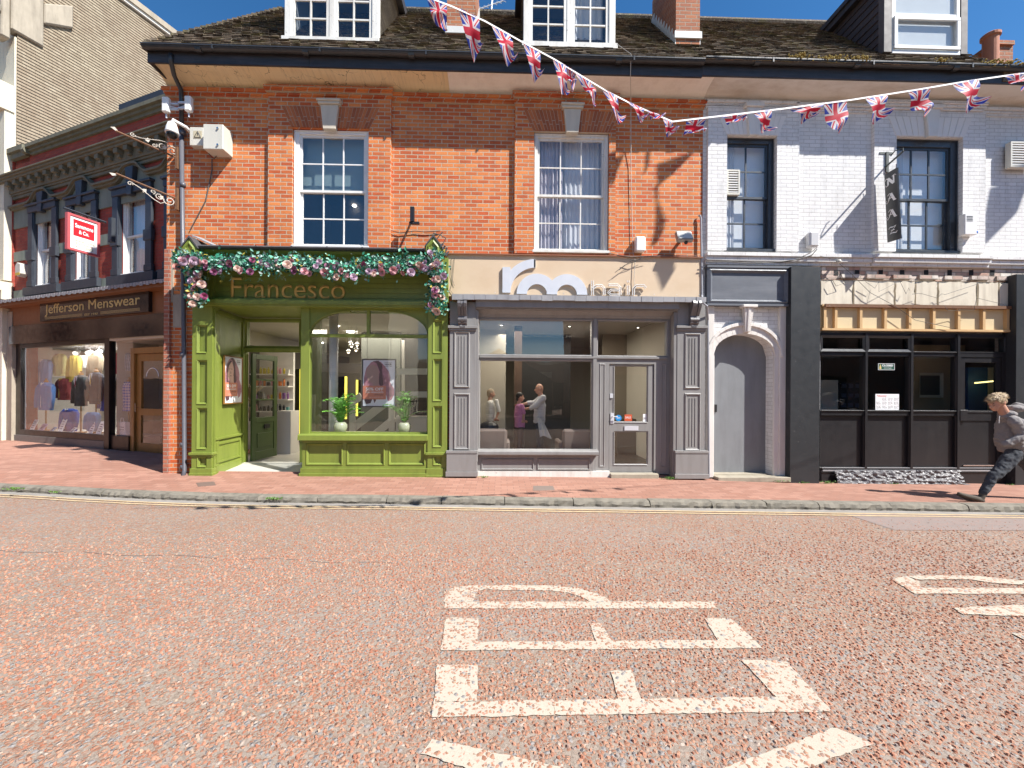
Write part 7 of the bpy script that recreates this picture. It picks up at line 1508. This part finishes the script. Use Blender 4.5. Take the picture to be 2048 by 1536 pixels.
g = G(); arc_ = [((dd[0]+dd[1])/2+.03+.22*math.cos(a), yd+.018, 2.05+.2*math.sin(a)) for a in [math.pi*i/14 for i in range(15)]]; g.tube(arc_, .009, 4); g.build('door_emblem', PTX, JD)
room(JB, -6.2, -1.9, .05, 1.7, .55, 2.95, M('display lining', (.46, .42, .35), .8, .05), 'display_room', None, M('display floor cloth', (.45, .44, .43), .8, .05)); room(JB, -1.9, jr, 1.0, 5, .22, 2.9, ROOMD, 'shop_room')
# ---- window display
def garment(px, pyb, yy, H, mats, lab, name, cat, sleeves=True, stand=True, base_z=None, wd=1., collar=True, lapel=None, fr=J):
    """torso form: shoulders, chest, hem, with sleeves hanging at the sides"""
    x, zb_ = fr.un(px, pyb, yy); t = thing(name, lab, cat, (x, yy, zb_), fr=fr); g = G(); rg = random.Random(int(px*3))
    secs = [(0, .19, .10), (.15, .185, .10), (.45, .175, .10), (.7, .20, .11), (.88, .215, .10), (.95, .18, .08), (1., .07, .055)]; N = 20; o = 0; rings = []
    for f, rx, ry in secs: rings.append([(x+rx*wd*math.cos(a)*(1+.03*math.sin(a*7+f*9)), yy+ry*math.sin(a)*(1+.08*math.sin(a*9+f*5)), zb_+f*H) for a in [2*math.pi*i/N for i in range(N)]])
    for r0, r1 in zip(rings, rings[1:]):
        for i in range(N): g.face([r0[i], r0[(i+1) % N], r1[(i+1) % N], r1[i]])
    g.face(rings[0][::-1]); g.face(rings[-1]); 
    if sleeves:
        for s in (-1, 1): g.tube([(x+s*.17*wd, yy, zb_+.92*H), (x+s*.235*wd, yy-.01, zb_+.78*H), (x+s*.26*wd, yy-.03, zb_+.4*H), (x+s*.25*wd, yy-.05, zb_+.08*H)], [.05, .062, .052, .04], 10)
    g.build('cloth', mats[0], t, smooth=True)
    g = G()
    if lapel is not None:
        for s in (-1, 1): g.face([(x+s*.012, yy-.108, zb_+.55*H), (x+s*.075, yy-.10, zb_+.97*H), (x+s*.085, yy-.117, zb_+.82*H)])
        g.face([(x-.05, yy-.095, zb_+.97*H), (x+.05, yy-.095, zb_+.97*H), (x, yy-.119, zb_+.6*H)]); g.build('shirt_front', mats[1], t)
        g = G(); g.face([(x-.018, yy-.121, zb_+.92*H), (x+.018, yy-.121, zb_+.92*H), (x+.022, yy-.124, zb_+.64*H), (x, yy-.125, zb_+.6*H), (x-.022, yy-.124, zb_+.64*H)]); g.build('tie', lapel, t)
    elif collar: g.tube([(x-.05, yy-.07, zb_+.98*H), (x, yy-.10, zb_+.93*H), (x+.05, yy-.07, zb_+.98*H)], .014, 6); g.tube([(x, yy-.10, zb_+.93*H), (x, yy-.108, zb_+.1*H)], .006, 4); g.build('collar', mats[1], t)
    if stand: g = G(); g.tube([(x, yy, .56), (x, yy, zb_+.05)], .018); g.lathe([(.13, 0), (.12, .02), (.02, .035)], (x, yy, .56), 14); g.lathe([(.05, 0), (.045, .05), (.02, .07), (.025, .11)], (x, yy, zb_+H), 12); g.build('stand', WOODJ, t)
    return t
def cloth(n, c, band=None, sc=None, c2=None, vert=False):
    t = MT(n); o = t.obj(); col = t.mix(t.noise(o, 30, 4), mul(c, .8), mul(c, 1.15))
    if c2:
        s = t.n('SeparateXYZ', {0: o}).outputs; f = t.math('MULTIPLY', t.math('GREATER_THAN', t.math('FRACT', t.math('MULTIPLY', s[2], sc)), .5), 1.); f2 = t.math('GREATER_THAN', t.math('FRACT', t.math('MULTIPLY', s[0], sc)), .5)
        col = t.mix(f if not vert else t.math('MULTIPLY', t.math('ADD', f, f2), .5), col, c2)
    return t.fin(col, .9, t.bump(t.noise(o, 18, 4), .6, .02))
C_LB = cloth('light blue shirting', (.20, .30, .48)); C_BL = cloth('denim blue cloth', (.10, .20, .42)); C_CH = cloth('charcoal tweed', (.05, .055, .05)); C_NV = cloth('black navy cloth', (.02, .022, .03)); C_YE = cloth('mustard knit', (.50, .36, .06)); C_MA = cloth('maroon knit', (.20, .03, .03)); C_TN = cloth('tan cloth', (.34, .26, .16)); C_GN = cloth('dark green tweed', (.05, .07, .05)); C_CK = cloth('red blue check', (.08, .10, .38), sc=14, c2=(.60, .45, .50), vert=True); C_ST = cloth('blue white stripe', (.12, .18, .42), sc=10, c2=(.6, .62, .66)); C_RB = cloth('royal blue cloth', (.03, .07, .30)); C_LY = cloth('lemon cloth', (.55, .50, .20)); C_RD = cloth('dark red cloth', (.28, .02, .04)); C_PK = cloth('pink cloth', (.50, .22, .22)); C_SW = cloth('pale patterned scarf', (.42, .44, .48), sc=30, c2=(.1, .1, .12), vert=True); C_WH = M('white shirt cloth', (.62, .62, .62), .9, .05)
for a in ((92, 820, .35, .78, (C_BL, C_WH), 'denim blue jacket on a form at lower left of the menswear window', True, 1.35, None), (90, 770, .9, .75, (C_LB, C_WH), 'light blue shirt hung above the blue jacket in menswear window', False, 1.1, None), (128, 800, 1.0, .62, (C_MA, C_YE), 'maroon jumper with mustard band beside the blue jacket', False, 1.0, None), (120, 752, 1.3, .65, (C_LY, C_TN), 'lemon shirt high at back of the menswear window', False, .9, None), (150, 764, 1.2, .75, (C_YE, C_YE), 'mustard knit hung high in the middle of the menswear window', False, .9, None),
          (162, 812, .5, .84, (C_CH, C_WH), 'charcoal tweed jacket with tie on a wooden stand in the menswear window', True, .95, C_RD), (192, 808, .8, .86, (C_NV, C_WH), 'black jacket at right of the charcoal tweed jacket', True, 1.0, C_YE), (192, 756, 1.3, .7, (C_TN, C_TN), 'tan coat hung high above the black jacket', False, .9, None), (140, 862, .55, .62, (C_RB, C_WH), 'royal blue jumper low on the menswear window floor', False, 1.2, None), (212, 822, 1.1, .8, (C_RB, C_WH), 'blue blazer behind the dark pillar of the menswear window', True, .8, None),
          (240, 812, .42, .78, (C_GN, C_WH), 'dark green tweed jacket right of the dark pillar', True, .72, C_NV), (258, 822, .38, .74, (C_CK, C_ST), 'checked shirt on a stand next to the oak door', True, .85, None), (238, 748, .8, .55, (C_RD, C_RD), 'dark red scarf and knit hung above the green tweed jacket', False, .7, None), (260, 742, .5, .45, (C_SW, C_SW), 'pale patterned shirt hung high beside the oak door', False, .8, None), (250, 772, .7, .8, (C_PK, C_PK), 'long dusty pink scarf hanging behind the checked shirt', False, .35, None), (186, 862, .4, .5, (C_LB, C_LB), 'pale patterned shirt folded low at right of menswear window', False, .9, None)):
    px, pb_, y_, H, mt_, lb, st_, wd, lp = a; y_ = .24+(y_-.35)*(.36 if px < 225 else .5); wd *= 1.15; garment(px, pb_, y_, H, mt_, lb, 'display_jacket' if lp else 'display_garment', 'garment', True if wd > .5 else False, st_, wd=wd, lapel=lp)
for k, (px, pyb, w_, h_, lb) in enumerate(((62, 858, .2, .30, 'upright price card at far left of the menswear window floor'), (80, 852, .24, .2, 'lilac folded shirt card at left of the menswear window floor'), (100, 860, .16, .12, 'small blue card on the menswear window floor'), (119, 860, .2, .36, 'tall white price card before the royal blue jumper'), (140, 861, .16, .14, 'small white ticket right of the tall price card'), (179, 857, .18, .34, 'grey price card left of the pair near the pillar'), (195, 862, .2, .34, 'white price card nearest the dark pillar'), (237, 860, .16, .22, 'small printed card on the floor right of the pillar'))):
    x, z = J.un(px, pyb, .12); z = .56 if k < 7 else .62; yy_ = .12; g = G(); g.hexa([(x-w_/2, yy_, z), (x+w_/2, yy_, z), (x+w_/2, yy_+.01, z), (x-w_/2, yy_+.01, z)], [(x-w_/2+.03, yy_+.1, z+h_), (x+w_/2+.03, yy_+.1, z+h_), (x+w_/2+.03, yy_+.11, z+h_), (x-w_/2+.03, yy_+.11, z+h_)])
    t = g.top('price_card', [M('lilac card', (.4, .3, .45), .5) if k == 1 else M('blue card', (.2, .4, .6), .5) if k == 2 else PTX], lb, 'card', (x, yy_, z), fr=J)
    g = G()
    for q_ in range(4): zz_ = z+h_*(.25+.17*q_); yq = yy_-.002+.1*(.25+.17*q_); g.box(x-w_*.28+.03*(.25+.17*q_), x+w_*.28+.03*(.25+.17*q_), yq-.002, yq, zz_, zz_+.016)
    g.build('printed_lines', PTD, t)
x, z = J.un(252, 872, .2); t = thing('paper_bag', 'white paper carrier bag with print standing by the oak door', 'bag', (x, .2, .6), fr=J); g = G(); g.hexa([(x-.14, .12, .605), (x+.14, .12, .605), (x+.14, .22, .605), (x-.14, .22, .605)], [(x-.14, .11, .92), (x+.14, .11, .92), (x+.14, .2, .92), (x-.14, .2, .92)]); g.build('bag_body', PTX, t); g = G(); g.tube([(x-.07, .12, .92), (x-.04, .12, 1.02), (x+.04, .12, 1.02), (x+.07, .12, .92)], .006, 5); g.build('handle', PTX, t); text_obj('Menswear', 'lettering', PTD, t, (x-.11, x+.11, .78, .82), .109, ext=0); text_obj('Jefferson', 'lettering', PTD, t, (x-.09, x+.09, .71, .75), .109, ext=0)
g = G(); g.box(-1.85, -1.3, .5, .9, .61, 1.1); g.top('display_plinth', WOODJ, 'brown wooden plinth behind the pane right of the pillar', 'plinth', fr=J)
SPB = emis('display spot', (1, .95, .85), 1)
for k, px in enumerate((154, 180, 198)):
    x, z = J.un(px, 705, .8); t = thing('spotlight', ['left', 'middle', 'right'][k]+' of three white spotlights on the menswear window ceiling', 'spotlight', (x, .8, z), 'display spotlights', fr=J); g = G(); g.tube([(x, .8, 2.95), (x, .8, z+.06)], .012); g.tube([(x-.05, .86, z+.05), (x+.05, .74, z-.03)], [.05, .075], 12); g.build('housing', WPLAS, t); g = G(); g.tube([(x+.05, .74, z-.03), (x+.054, .735, z-.033)], .06, 12); g.build('lens', SPB, t)
g = G(); g.box(-4.95, -4.4, .6, .62, 2.35, 2.7); g.top('ceiling_panel', emis('pale lit panel', (.9, .95, 1), .1), 'pale lit square panel near the menswear ceiling at left', 'light panel', fr=J)
lj = bpy.data.objects.new('display_light', ll.copy()); lj.data = lj.data.copy() if False else lj.data; lj.data.energy = 65; lj.data.color = (.95, .97, 1); lj.data.size = 1.5; COL.objects.link(lj); lj.matrix_world = J.m @ Matrix.Translation((-3.8, .9, 2.9))
# hanging accountant sign, facing along the street
t = thing('hanging_sign', 'red framed accountants sign hanging on a dark arm from the crimson building', 'sign', (-3.3, -.1, 5.2), fr=J); base, _ = base_of(t)
# four image corners: (134,425)(197,440)(198,512)(136,497)
def wp(px, pyy, dist):   # world point on the ray at horizontal distance along F
    return CAM+(_F+(px-1024)/FPX*CR+(785-pyy)/FPX*CU)*dist
s0, s1 = wp(134, 425, 7.95), wp(197, 440, 8.45); s2 = wp(136, 497, 7.95)
ji = (J.m @ Matrix.Translation(base)).inverted()
so_ = ji @ Vector((s0.x, s0.y, s2.z)); uxs = (ji.to_3x3() @ Vector((s1.x-s0.x, s1.y-s0.y, 0))); hS = s0.z-s2.z; nS = Vector((uxs.y, -uxs.x, 0)).normalized(); wS = uxs.length
if nS.dot(ji @ CAM-so_) < 0: nS = -nS
def SQ(u, v, o=0.): return so_+uxs*u+Vector((0, 0, hS*v))+nS*o
def rawbuild(g, name, m, parent):
    o = bpy.data.objects.new(name, g.mesh(m, name=name)); COL.objects.link(o); o.parent = parent; return o
g = G(); g.hexa([SQ(0, 0, .02), SQ(1, 0, .02), SQ(1, 1, .02), SQ(0, 1, .02)], [SQ(0, 0, -.02), SQ(1, 0, -.02), SQ(1, 1, -.02), SQ(0, 1, -.02)]); rawbuild(g, 'board', PTX, t)
RDP = M('sign red', (.55, .02, .03), .4, .03); RFR = M('faded red frame', (.50, .10, .11), .5, .1)
g = G(); e = .07
for u0, v0, u1, v1 in ((-.02, -.01, e, 1.01), (1-e, -.01, 1.02, 1.01), (e, -.01, 1-e, e*.7), (e, 1-e*.7, 1-e, 1.01)): g.hexa([SQ(u0, v0, .035), SQ(u1, v0, .035), SQ(u1, v1, .035), SQ(u0, v1, .035)], [SQ(u0, v0, -.035), SQ(u1, v0, -.035), SQ(u1, v1, -.035), SQ(u0, v1, -.035)])
rawbuild(g, 'frame', RFR, t)
g = G(); g.face([SQ(.17, .42, .0225), SQ(.84, .42, .0225), SQ(.84, .88, .0225), SQ(.17, .88, .0225)]); rawbuild(g, 'red_panel', RDP, t)
def stx(s, r, m, wt=0.):
    rot = lambda p: so_+uxs.normalized()*p.x+Vector((0, 0, p.z))+nS*(.0245)
    cu_ = text_obj(s, 'lettering', m, t, (r[0]*wS, r[1]*wS, r[2]*hS, r[3]*hS), 0, ext=0, weight=wt, rot=rot)
stx('Sammons', (.22, .80, .66, .78), PTX, .03); stx('& Co.', (.34, .66, .50, .61), PTX, .03); GRN = M('olive ink', (.25, .26, .1), .5); stx('Chartered Certified', (.13, .87, .27, .33), GRN); stx('Accountants', (.22, .78, .19, .25), M('orange ink', (.6, .25, .08), .5)); stx('Tel: 01270 000000', (.2, .8, .10, .16), GRN)
g = G(); g.tube([SQ(-.1, 1.10), SQ(1.25, 1.10), ], .022, 6); pe_ = SQ(1.35, 1.1); g.box(pe_.x-.02, pe_.x+.10, pe_.y+.0, pe_.y+.07, pe_.z-.40, pe_.z+.12)
for u in (.12, .88): g.tube([SQ(u, 1.0), SQ(u, 1.10)], .008, 4)
rawbuild(g, 'bracket', JSTONE, t)
x, z = J.un(41, 540, -.1); g = G(); g.prism([(x-.12, z-.1), (x+.0, z-.2), (x+.14, z-.12), (x+.14, z+.14), (x-.02, z+.2), (x-.12, z+.12)], -.16, -.002); t = g.top('alarm_box', CREAMBOX, 'cream and yellow faceted alarm box low on the crimson wall', 'alarm box', fr=J, bev=.01); g = G(); g.box(x-.1, x+.12, -.165, -.16, z-.16, z-.09); g.build('yellow_base', M('yellow plastic', (.6, .42, .05), .4), t)
# crimson parapet roof behind and plain lower roof
g = G(); g.box(jl, jr+2, .36, 7, 7.9, 8.1); g.build('flat_roof', LEAD, JB)
# ---- tall tile-hung building, side wall towards us
TB = thing('tall_building', 'tall pale stone building with its side wall hung in tan tiles', 'building', (-6.55, .2, .2), fr=J)
g = G(); sx = -6.52; top = 15.05; h = .092; z = 8.0; k = 0
while z < top:
    y1 = 9.5; g.hexa([(sx+.022, .02, z), (sx+.022, y1, z), (sx-.05, y1, z), (sx-.05, .02, z)], [(sx+.004, .02, z+h*1.12), (sx+.004, y1, z+h*1.12), (sx-.05, y1, z+h*1.12), (sx-.05, .02, z+h*1.12)]); z += h; k += 1
TJ = None
def hung():
    t = MT('tan hung tile courses'); o = t.obj(); s = t.n('SeparateXYZ', {0: o}).outputs; v = t.n('CombineXYZ', {0: s[1], 1: t.math('SUBTRACT', s[2], 7.8-.001), 2: 0.}).outputs[0]
    b_ = t.n('TexBrick', {'Vector': v, 'Color1': (.235, .185, .125), 'Color2': (.32, .265, .185), 'Mortar': (.19, .15, .105), 'Scale': 1., 'Mortar Size': .006, 'Brick Width': .18, 'Row Height': h}, offset=.5)
    big = t.ramp(t.noise(o, .35, 4), (.4, 0.), (.6, 1.)); c = t.mix(big, b_.outputs['Color'], t.mix(.35, b_.outputs['Color'], (.22, .145, .095))); c = t.mix(t.math('MULTIPLY', t.ramp(t.noise(t.map(o, (1, 2.5, 1.2)), 2, 7, .7), (.5, 0.), (.7, 1.)), .5), c, (.40, .34, .25))
    fr = t.math('FRACT', t.math('DIVIDE', t.math('SUBTRACT', s[2], 7.8), h)); c = t.mix(t.ramp(fr, (.0, 1.), (.22, 0.)), c, (.045, .035, .03))  # shadow line along each course's lower edge, painted into the tile colour
    return t.fin(c, .88, t.bump(t.noise(o, 30, 5), .6, .01))
g.build('tile_hung_wall', hung(), TB)
g = G(); g.box(sx-8, sx-.051, .05, 9.4, .2, top); g.build('wall', CREAMW, TB)
g = G(); g.box(sx-.3, sx+.10, -.1, 4.6, top, top+.10); g.build('coping', M('white coping', (.62, .60, .56), .7, .1), TB); g = G(); g.box(sx-.2, sx+.16, -.1, 5.2, top+.101, top+.3); g.build('roof_edge', STONE, TB)
g = G(); g.box(sx-.25, sx+.10, -.12, .52, 11.9, 13.4); g.box(sx-.35, sx+.06, -.30, -.121, 11.6, 12.9); g.box(sx-.4, sx+.1, -.42, -.30, 12.2, 12.4); g.hexa([(sx-.2, .52, 12.6), (sx+.12, .52, 12.6), (sx+.12, 1.15, 13.0), (sx-.2, 1.15, 13.0)], [(sx-.2, .52, 13.2), (sx+.12, .52, 13.2), (sx+.12, 1.15, 13.7), (sx-.2, 1.15, 13.7)]); g.build('stone_kneeler', STONE, TB, bev=.03)
# cream front of the tall building, seen at the far left edge
g = G(); g.box(sx-6, sx-.06, .03, .049, 4, 4.01)
ww = [(sx-1.65, sx-.55, 5.0, 7.9), (sx-3.6, sx-2.3, 5.0, 7.9)]
g.plate(sx-8, sx-.02, .2, 11.8, -.02, .03, ww); g.build('front_wall', CREAMW, TB)
g = G()
for y, a, b in ((-.5, 9.9, 10.15), (-.62, 10.15, 10.35), (-.3, 9.6, 9.9), (-.25, 4.25, 4.5), (-.4, 4.5, 4.65), (-.5, 4.65, 4.75)): g.box(sx-8, sx+.02, y, -.021, a, b)
g.box(sx-.42, sx-.02, -.22, -.021, .2, 4.2); g.box(sx-.42, sx-.02, -.2, -.021, 4.8, 9.6); g.build('cornice', CREAMW, TB)
for r in ww: sash_window(TB, r, .0, 3, 6, WHITE, fw=.07, bar=.03, glassm=GLU)
room(TB, sx-5, sx-.3, .06, .048+.001, 4, 5, DARK, 'lining') if False else None
g = G(); g.tube([(sx-.30, -.32, 9.4), (sx-.30, -.32, .3)], .06, 10)
for z in (3, 6, 1.2): g.tube([(sx-.30, -.32, z), (sx-.3, -.32, z+.1)], .075, 10)
g.build('downpipe', M('pale grey pipe', (.42, .42, .45), .5, .1), TB)
g = G(); g.box(jl-.12, jl+.0, -.05, .5, .15, 8.2); g.build('party_pier', BR_JEFF, TB)

# ================================================================== BUNTING
def flagmat():
    t = MT('union flag cloth'); uv = t.n('TexCoord').outputs['UV']; s = t.n('SeparateXYZ', {0: uv}).outputs; x = t.math('SUBTRACT', t.math('MULTIPLY', s[0], 2.), 1.); y = t.math('SUBTRACT', t.math('MULTIPLY', s[1], 2.), 1.)
    ax, ay = t.math('ABSOLUTE', x), t.math('ABSOLUTE', y)
    d = t.math('ABSOLUTE', t.math('SUBTRACT', ax, ay)); wd = t.math('LESS_THAN', d, .24); sgn = t.math('MULTIPLY', t.math('SUBTRACT', ax, ay), t.math('SIGN', t.math('MULTIPLY', x, y))); rd_ = t.math('MULTIPLY', t.math('GREATER_THAN', sgn, .0), t.math('LESS_THAN', sgn, .13))
    cw = t.math('LESS_THAN', t.math('MINIMUM', ax, ay), .29); cr = t.math('LESS_THAN', t.math('MINIMUM', ax, ay), .18)
    c = t.mix(wd, (.03, .06, .40), (.74, .72, .72)); c = t.mix(rd_, c, (.62, .02, .05)); c = t.mix(cw, c, (.74, .72, .72)); c = t.mix(cr, c, (.62, .02, .05))
    t.fin(c, .6); tr = t.n('BsdfTranslucent', {'Color': c}).outputs[0]; mx = t.n('MixShader', {0: .45, 1: t.b.outputs[0], 2: tr}); t.t.links.new(mx.outputs[0], t.out.inputs[0]); return t.m
FLAGM = flagmat()
def flag(q, Ys, lab, name='bunting_flag', group='union flag bunting', amp=.03, seed=0, cat='flag'):
    P = [at(a, b, Ys[i] if isinstance(Ys, (list, tuple)) else Ys) for i, (a, b) in enumerate(q)]; tl, tr, br, bl = P; n, m = 10, 12; rf = random.Random(seed); ph, kk = rf.uniform(0, 6), rf.uniform(5, 8)
    me = bpy.data.meshes.new(name); vv = []; ff = []; uv = []
    b0 = (tl+tr)/2; sw = rf.uniform(-.25, .25)
    for j in range(m+1):
        for i in range(n+1):
            u, v = i/n, j/m; p = tl.lerp(tr, u).lerp(bl.lerp(br, u), v); a_ = amp*v*(1+v)
            p = p+Vector((.4*a_*math.sin(kk*v+ph), a_*math.sin(kk*v+2.5*u+ph)*1.6+sw*v*.25, .25*a_*math.sin(kk*1.3*u+ph+4*v)))-b0; vv.append(p); uv.append((u, 1-v))
    for j in range(m):
        for i in range(n): k = j*(n+1)+i; ff.append((k, k+1, k+n+2, k+n+1))
    me.from_pydata(vv, [], ff); l = me.uv_layers.new(name='uv')
    for lp in me.loops: l.data[lp.index].uv = uv[lp.vertex_index]
    for p in me.polygons: p.use_smooth = True
    me.materials.append(FLAGM); o = bpy.data.objects.new(name, me); COL.objects.link(o); o.location = b0; return tag(o, lab, cat, group)
def ys(px): return lerp(-4.05, -3.6, (px-850)/495) if px < 1345 else lerp(-3.6, -3.3, (px-1345)/700)
S1 = [(700, -90), (790, -45), (850, -8), (905, 13), (970, 42), (1045, 84), (1110, 119), (1165, 153), (1215, 183), (1262, 207), (1300, 224), (1345, 243)]; S2 = [(1345, 243), (1440, 232), (1560, 218), (1700, 200), (1830, 180), (1930, 163), (2048, 146), (2200, 118), (2500, 60), (2900, -40)]
TAPE = M('white bunting tape', (.72, .70, .68), .7, .1)
def tape(S, lab):
    g = G(); P = [at(a, b, ys(a)) for a, b in S]
    for p, q_ in zip(P, P[1:]): d = Vector((0, .002, .009)); e = Vector((0, .004, 0)); g.hexa([p-d, p+d, p+d+e, p-d+e], [q_-d, q_+d, q_+d+e, q_-d+e])
    g.top('bunting_tape', TAPE, lab, 'bunting')
tape(S1, 'white bunting tape running down from the top to the knot over the right window'); tape(S2, 'white bunting tape rising to the right across the white building')
FL = [((852, -8), (893, 8), (895, 50), (868, 45), 'flag at the top edge left of the brick chimney'), ((915, 14), (958, 36), (964, 95), (943, 106), 'long twisting flag over the left brick chimney'), ((983, 50), (1020, 72), (1033, 120), (1010, 130), 'long blurred flag between the chimney and the second dormer'), ((1046, 86), (1080, 106), (1084, 152), (1066, 157), 'pale flag falling across the gutter below the second dormer'), ((1106, 119), (1130, 130), (1140, 180), (1122, 184), 'narrow curled flag over the white cove'), ((1128, 128), (1150, 143), (1152, 171), (1140, 166), 'tiny folded flag beside the narrow curled one'), ((1150, 146), (1182, 163), (1197, 200), (1186, 207), 'slanting flag just above the brick cornice'), ((1202, 175), (1232, 191), (1249, 233), (1238, 238), 'slim slanting flag beside the right keystone'), ((1254, 202), (1285, 216), (1293, 242), (1282, 247), 'slim flag on brick left of the knot'), ((1290, 220), (1318, 228), (1322, 243), (1302, 240), 'small folded flag right before the knot'), ((1326, 238), (1345, 243), (1355, 262), (1338, 276), 'small flag dangling from the knot'),
      ((1373, 239), (1412, 235), (1411, 263), (1373, 263), 'short wide flag where brick meets white wall'), ((1438, 232), (1497, 226), (1488, 242), (1465, 244), 'flat folded flag above the narrow dark window'), ((1504, 224), (1543, 219), (1547, 264), (1532, 256), 'tapering flag right of the narrow dark window keystone'), ((1576, 216), (1648, 207), (1638, 224), (1612, 236), 'wide flag blown sideways on the plain white wall'), ((1647, 206), (1695, 200), (1693, 257), (1663, 263), 'largest flat hanging flag on the plain white wall'), ((1730, 195), (1775, 189), (1774, 229), (1752, 244), 'flag at the left edge of the projecting white bay'), ((1815, 182), (1862, 174), (1868, 222), (1842, 222), 'flag hanging over the keystone of the wide dark window'), ((1904, 167), (1956, 158), (1962, 206), (1940, 220), 'bright flag at the right edge of the projecting bay'), ((2006, 152), (2058, 143), (2062, 172), (2038, 172), 'flag cut off by the right edge of the picture')]
for k, f in enumerate(FL):
    flag(f[:4], [ys(f[0][0]), ys(f[1][0])]*2, 'union '+f[4], seed=k, amp=.022)
# a second, higher string of larger flags out of the frame throws the shadows seen on the walls
def big(qs, k, lab):
    sh = [at(a, b, -.02) for a, b in qs]; dq = 2.15; P = [p+Vector((1.6, -1, 2.15))*dq for p in sh]; me = G(); me.face(P); tl = P
    me2 = bpy.data.meshes.new('bunting_flag'); c = sum(P, Vector())/4; vv = [p-c for p in P]; me2.from_pydata(vv, [], [(0, 1, 2, 3)]); l = me2.uv_layers.new(name='uv'); [setattr(l.data[i], 'uv', u) for i, u in enumerate(((0, 1), (1, 1), (1, 0), (0, 0)))]
    me2.materials.append(FLAGM); o = bpy.data.objects.new('bunting_flag', me2); COL.objects.link(o); o.location = c; tag(o, lab, 'flag', 'large union flags above the roofs')
for k, q_ in enumerate([[(1150, 345), (1255, 300), (1235, 345), (1215, 386)], [(1296, 290), (1306, 296), (1300, 330), (1291, 347)], [(1317, 322), (1396, 296), (1348, 345), (1318, 368)], [(1316, 398), (1322, 398), (1337, 440), (1314, 452)], [(1316, 446), (1335, 446), (1318, 482), (1304, 490)], [(1312, 366), (1320, 366), (1321, 400), (1315, 400)], [(1985, 370), (2070, 340), (2040, 420), (1960, 500)], [(1300, 540), (1335, 515), (1345, 545), (1318, 590)]]): big(q_, k, 'large union flag high above the street, seen only by its shadow')
# ================================================================== ACROSS THE STREET (seen mirrored in the glass)
def block(x0, x1, yf, zt, m, lab, nw, gable=False, wz=((.3, 2.8), (4, 5.8), (7, 8.6)), dep=8):
    t = thing('opposite_building', lab, 'building', ((x0+x1)/2, yf, 0)); hs = []
    for a, b in wz:
        if b > zt: break
        for i in range(nw): c = lerp(x0, x1, (i+.5)/nw); hs.append((c-.5*(2.2 if a < 1 else 1), c+.5*(2.2 if a < 1 else 1), a, b))
    g = G(); g.plate(x0, x1, 0, zt, yf, yf-.3, hs); g.box(x0, x1, yf-dep, yf-.31, 0, zt); 
    if gable: g.hexa([(x0-.3, yf+.2, zt), (x1+.3, yf+.2, zt), ((x0+x1)/2, yf+.2, zt+(x1-x0)*.32)], [(x0-.3, yf-dep, zt), (x1+.3, yf-dep, zt), ((x0+x1)/2, yf-dep, zt+(x1-x0)*.32)])
    g.build('wall', m, t); g = G()
    for h in hs: g.box(h[0], h[1], yf-.2, yf-.15, h[2], h[3])
    g.build('window', M('dark shop glass', (.02, .025, .03), .08), t); g = G(); g.box(x0-.2, x1+.2, yf, yf+.35, zt-.25, zt) if not gable else g.box(x0, x1, yf+.01, yf+.1, 2.9, 3.3)
    for h in hs: g.box(h[0]-.08, h[1]+.08, yf+.001, yf+.08, h[2]-.12, h[2])
    g.build('trim', CREAMW, t)
block(-34, -6.5, -15.5, 9.0, CREAMW, 'cream rendered terrace across the street seen only in reflections', 5)
block(4.8, 34, -15.5, 9.2, BR_OPP, 'brown brick terrace across the street seen only in reflections', 5)
block(-30, 30, -34, 5.0, BR_OPP, 'long low brown brick range far behind the railings across the street', 14)
block(-4.5, 4.0, -24, 2.5, M('dark shed boards', (.06, .05, .045), .8), 'low dark gabled hall set back across the street', 2, True, wz=((.8, 2.4),), dep=6)
for s_, cols_ in ((-1, CREAMW), (1, BR_OPP)):
    for k in range(4):
        f_ = Frame((s_*(26+k*.6), -14+k*7.5, 0), 0); g = G(); g.box(s_*(26+k*.6), s_*36, -14+k*7.5, -6.6+k*7.5, 0, 8.5+1.3*((k*7) % 3)); t = thing('opposite_building', ['street end terrace house number %s from the front at the left, seen only in reflections', 'street end terrace house number %s from the front at the right, seen only in reflections'][s_ > 0] % ['one', 'two', 'three', 'four'][k], 'building', (s_*27, -10+k*7.5, 0)); g.build('wall', BR_OPP, t); g = G(); xx = s_*(26+k*.6)
        for a in (.9, 3.1, 5.3):
            for z in (.6, 3.8, 6.3): g.box(min(xx, xx-s_*.03), max(xx, xx-s_*.03), -14+k*7.5+a, -14+k*7.5+a+1.2, z, z+1.8)
        g.build('window', MARBLE, t)
t = thing('railing', 'black iron railing across the street in front of the gabled hall', 'railing', (0, -17, 0)); g = G(); g.box(-6, 4.6, -17.02, -16.98, 1.1, 1.16); g.box(-6, 4.6, -17.02, -16.98, .1, .16)
for i in range(72): g.box(-6+i*.148, -5.975+i*.148, -17.012, -16.988, 0, 1.3)
g.build('bars', BLACK, t)
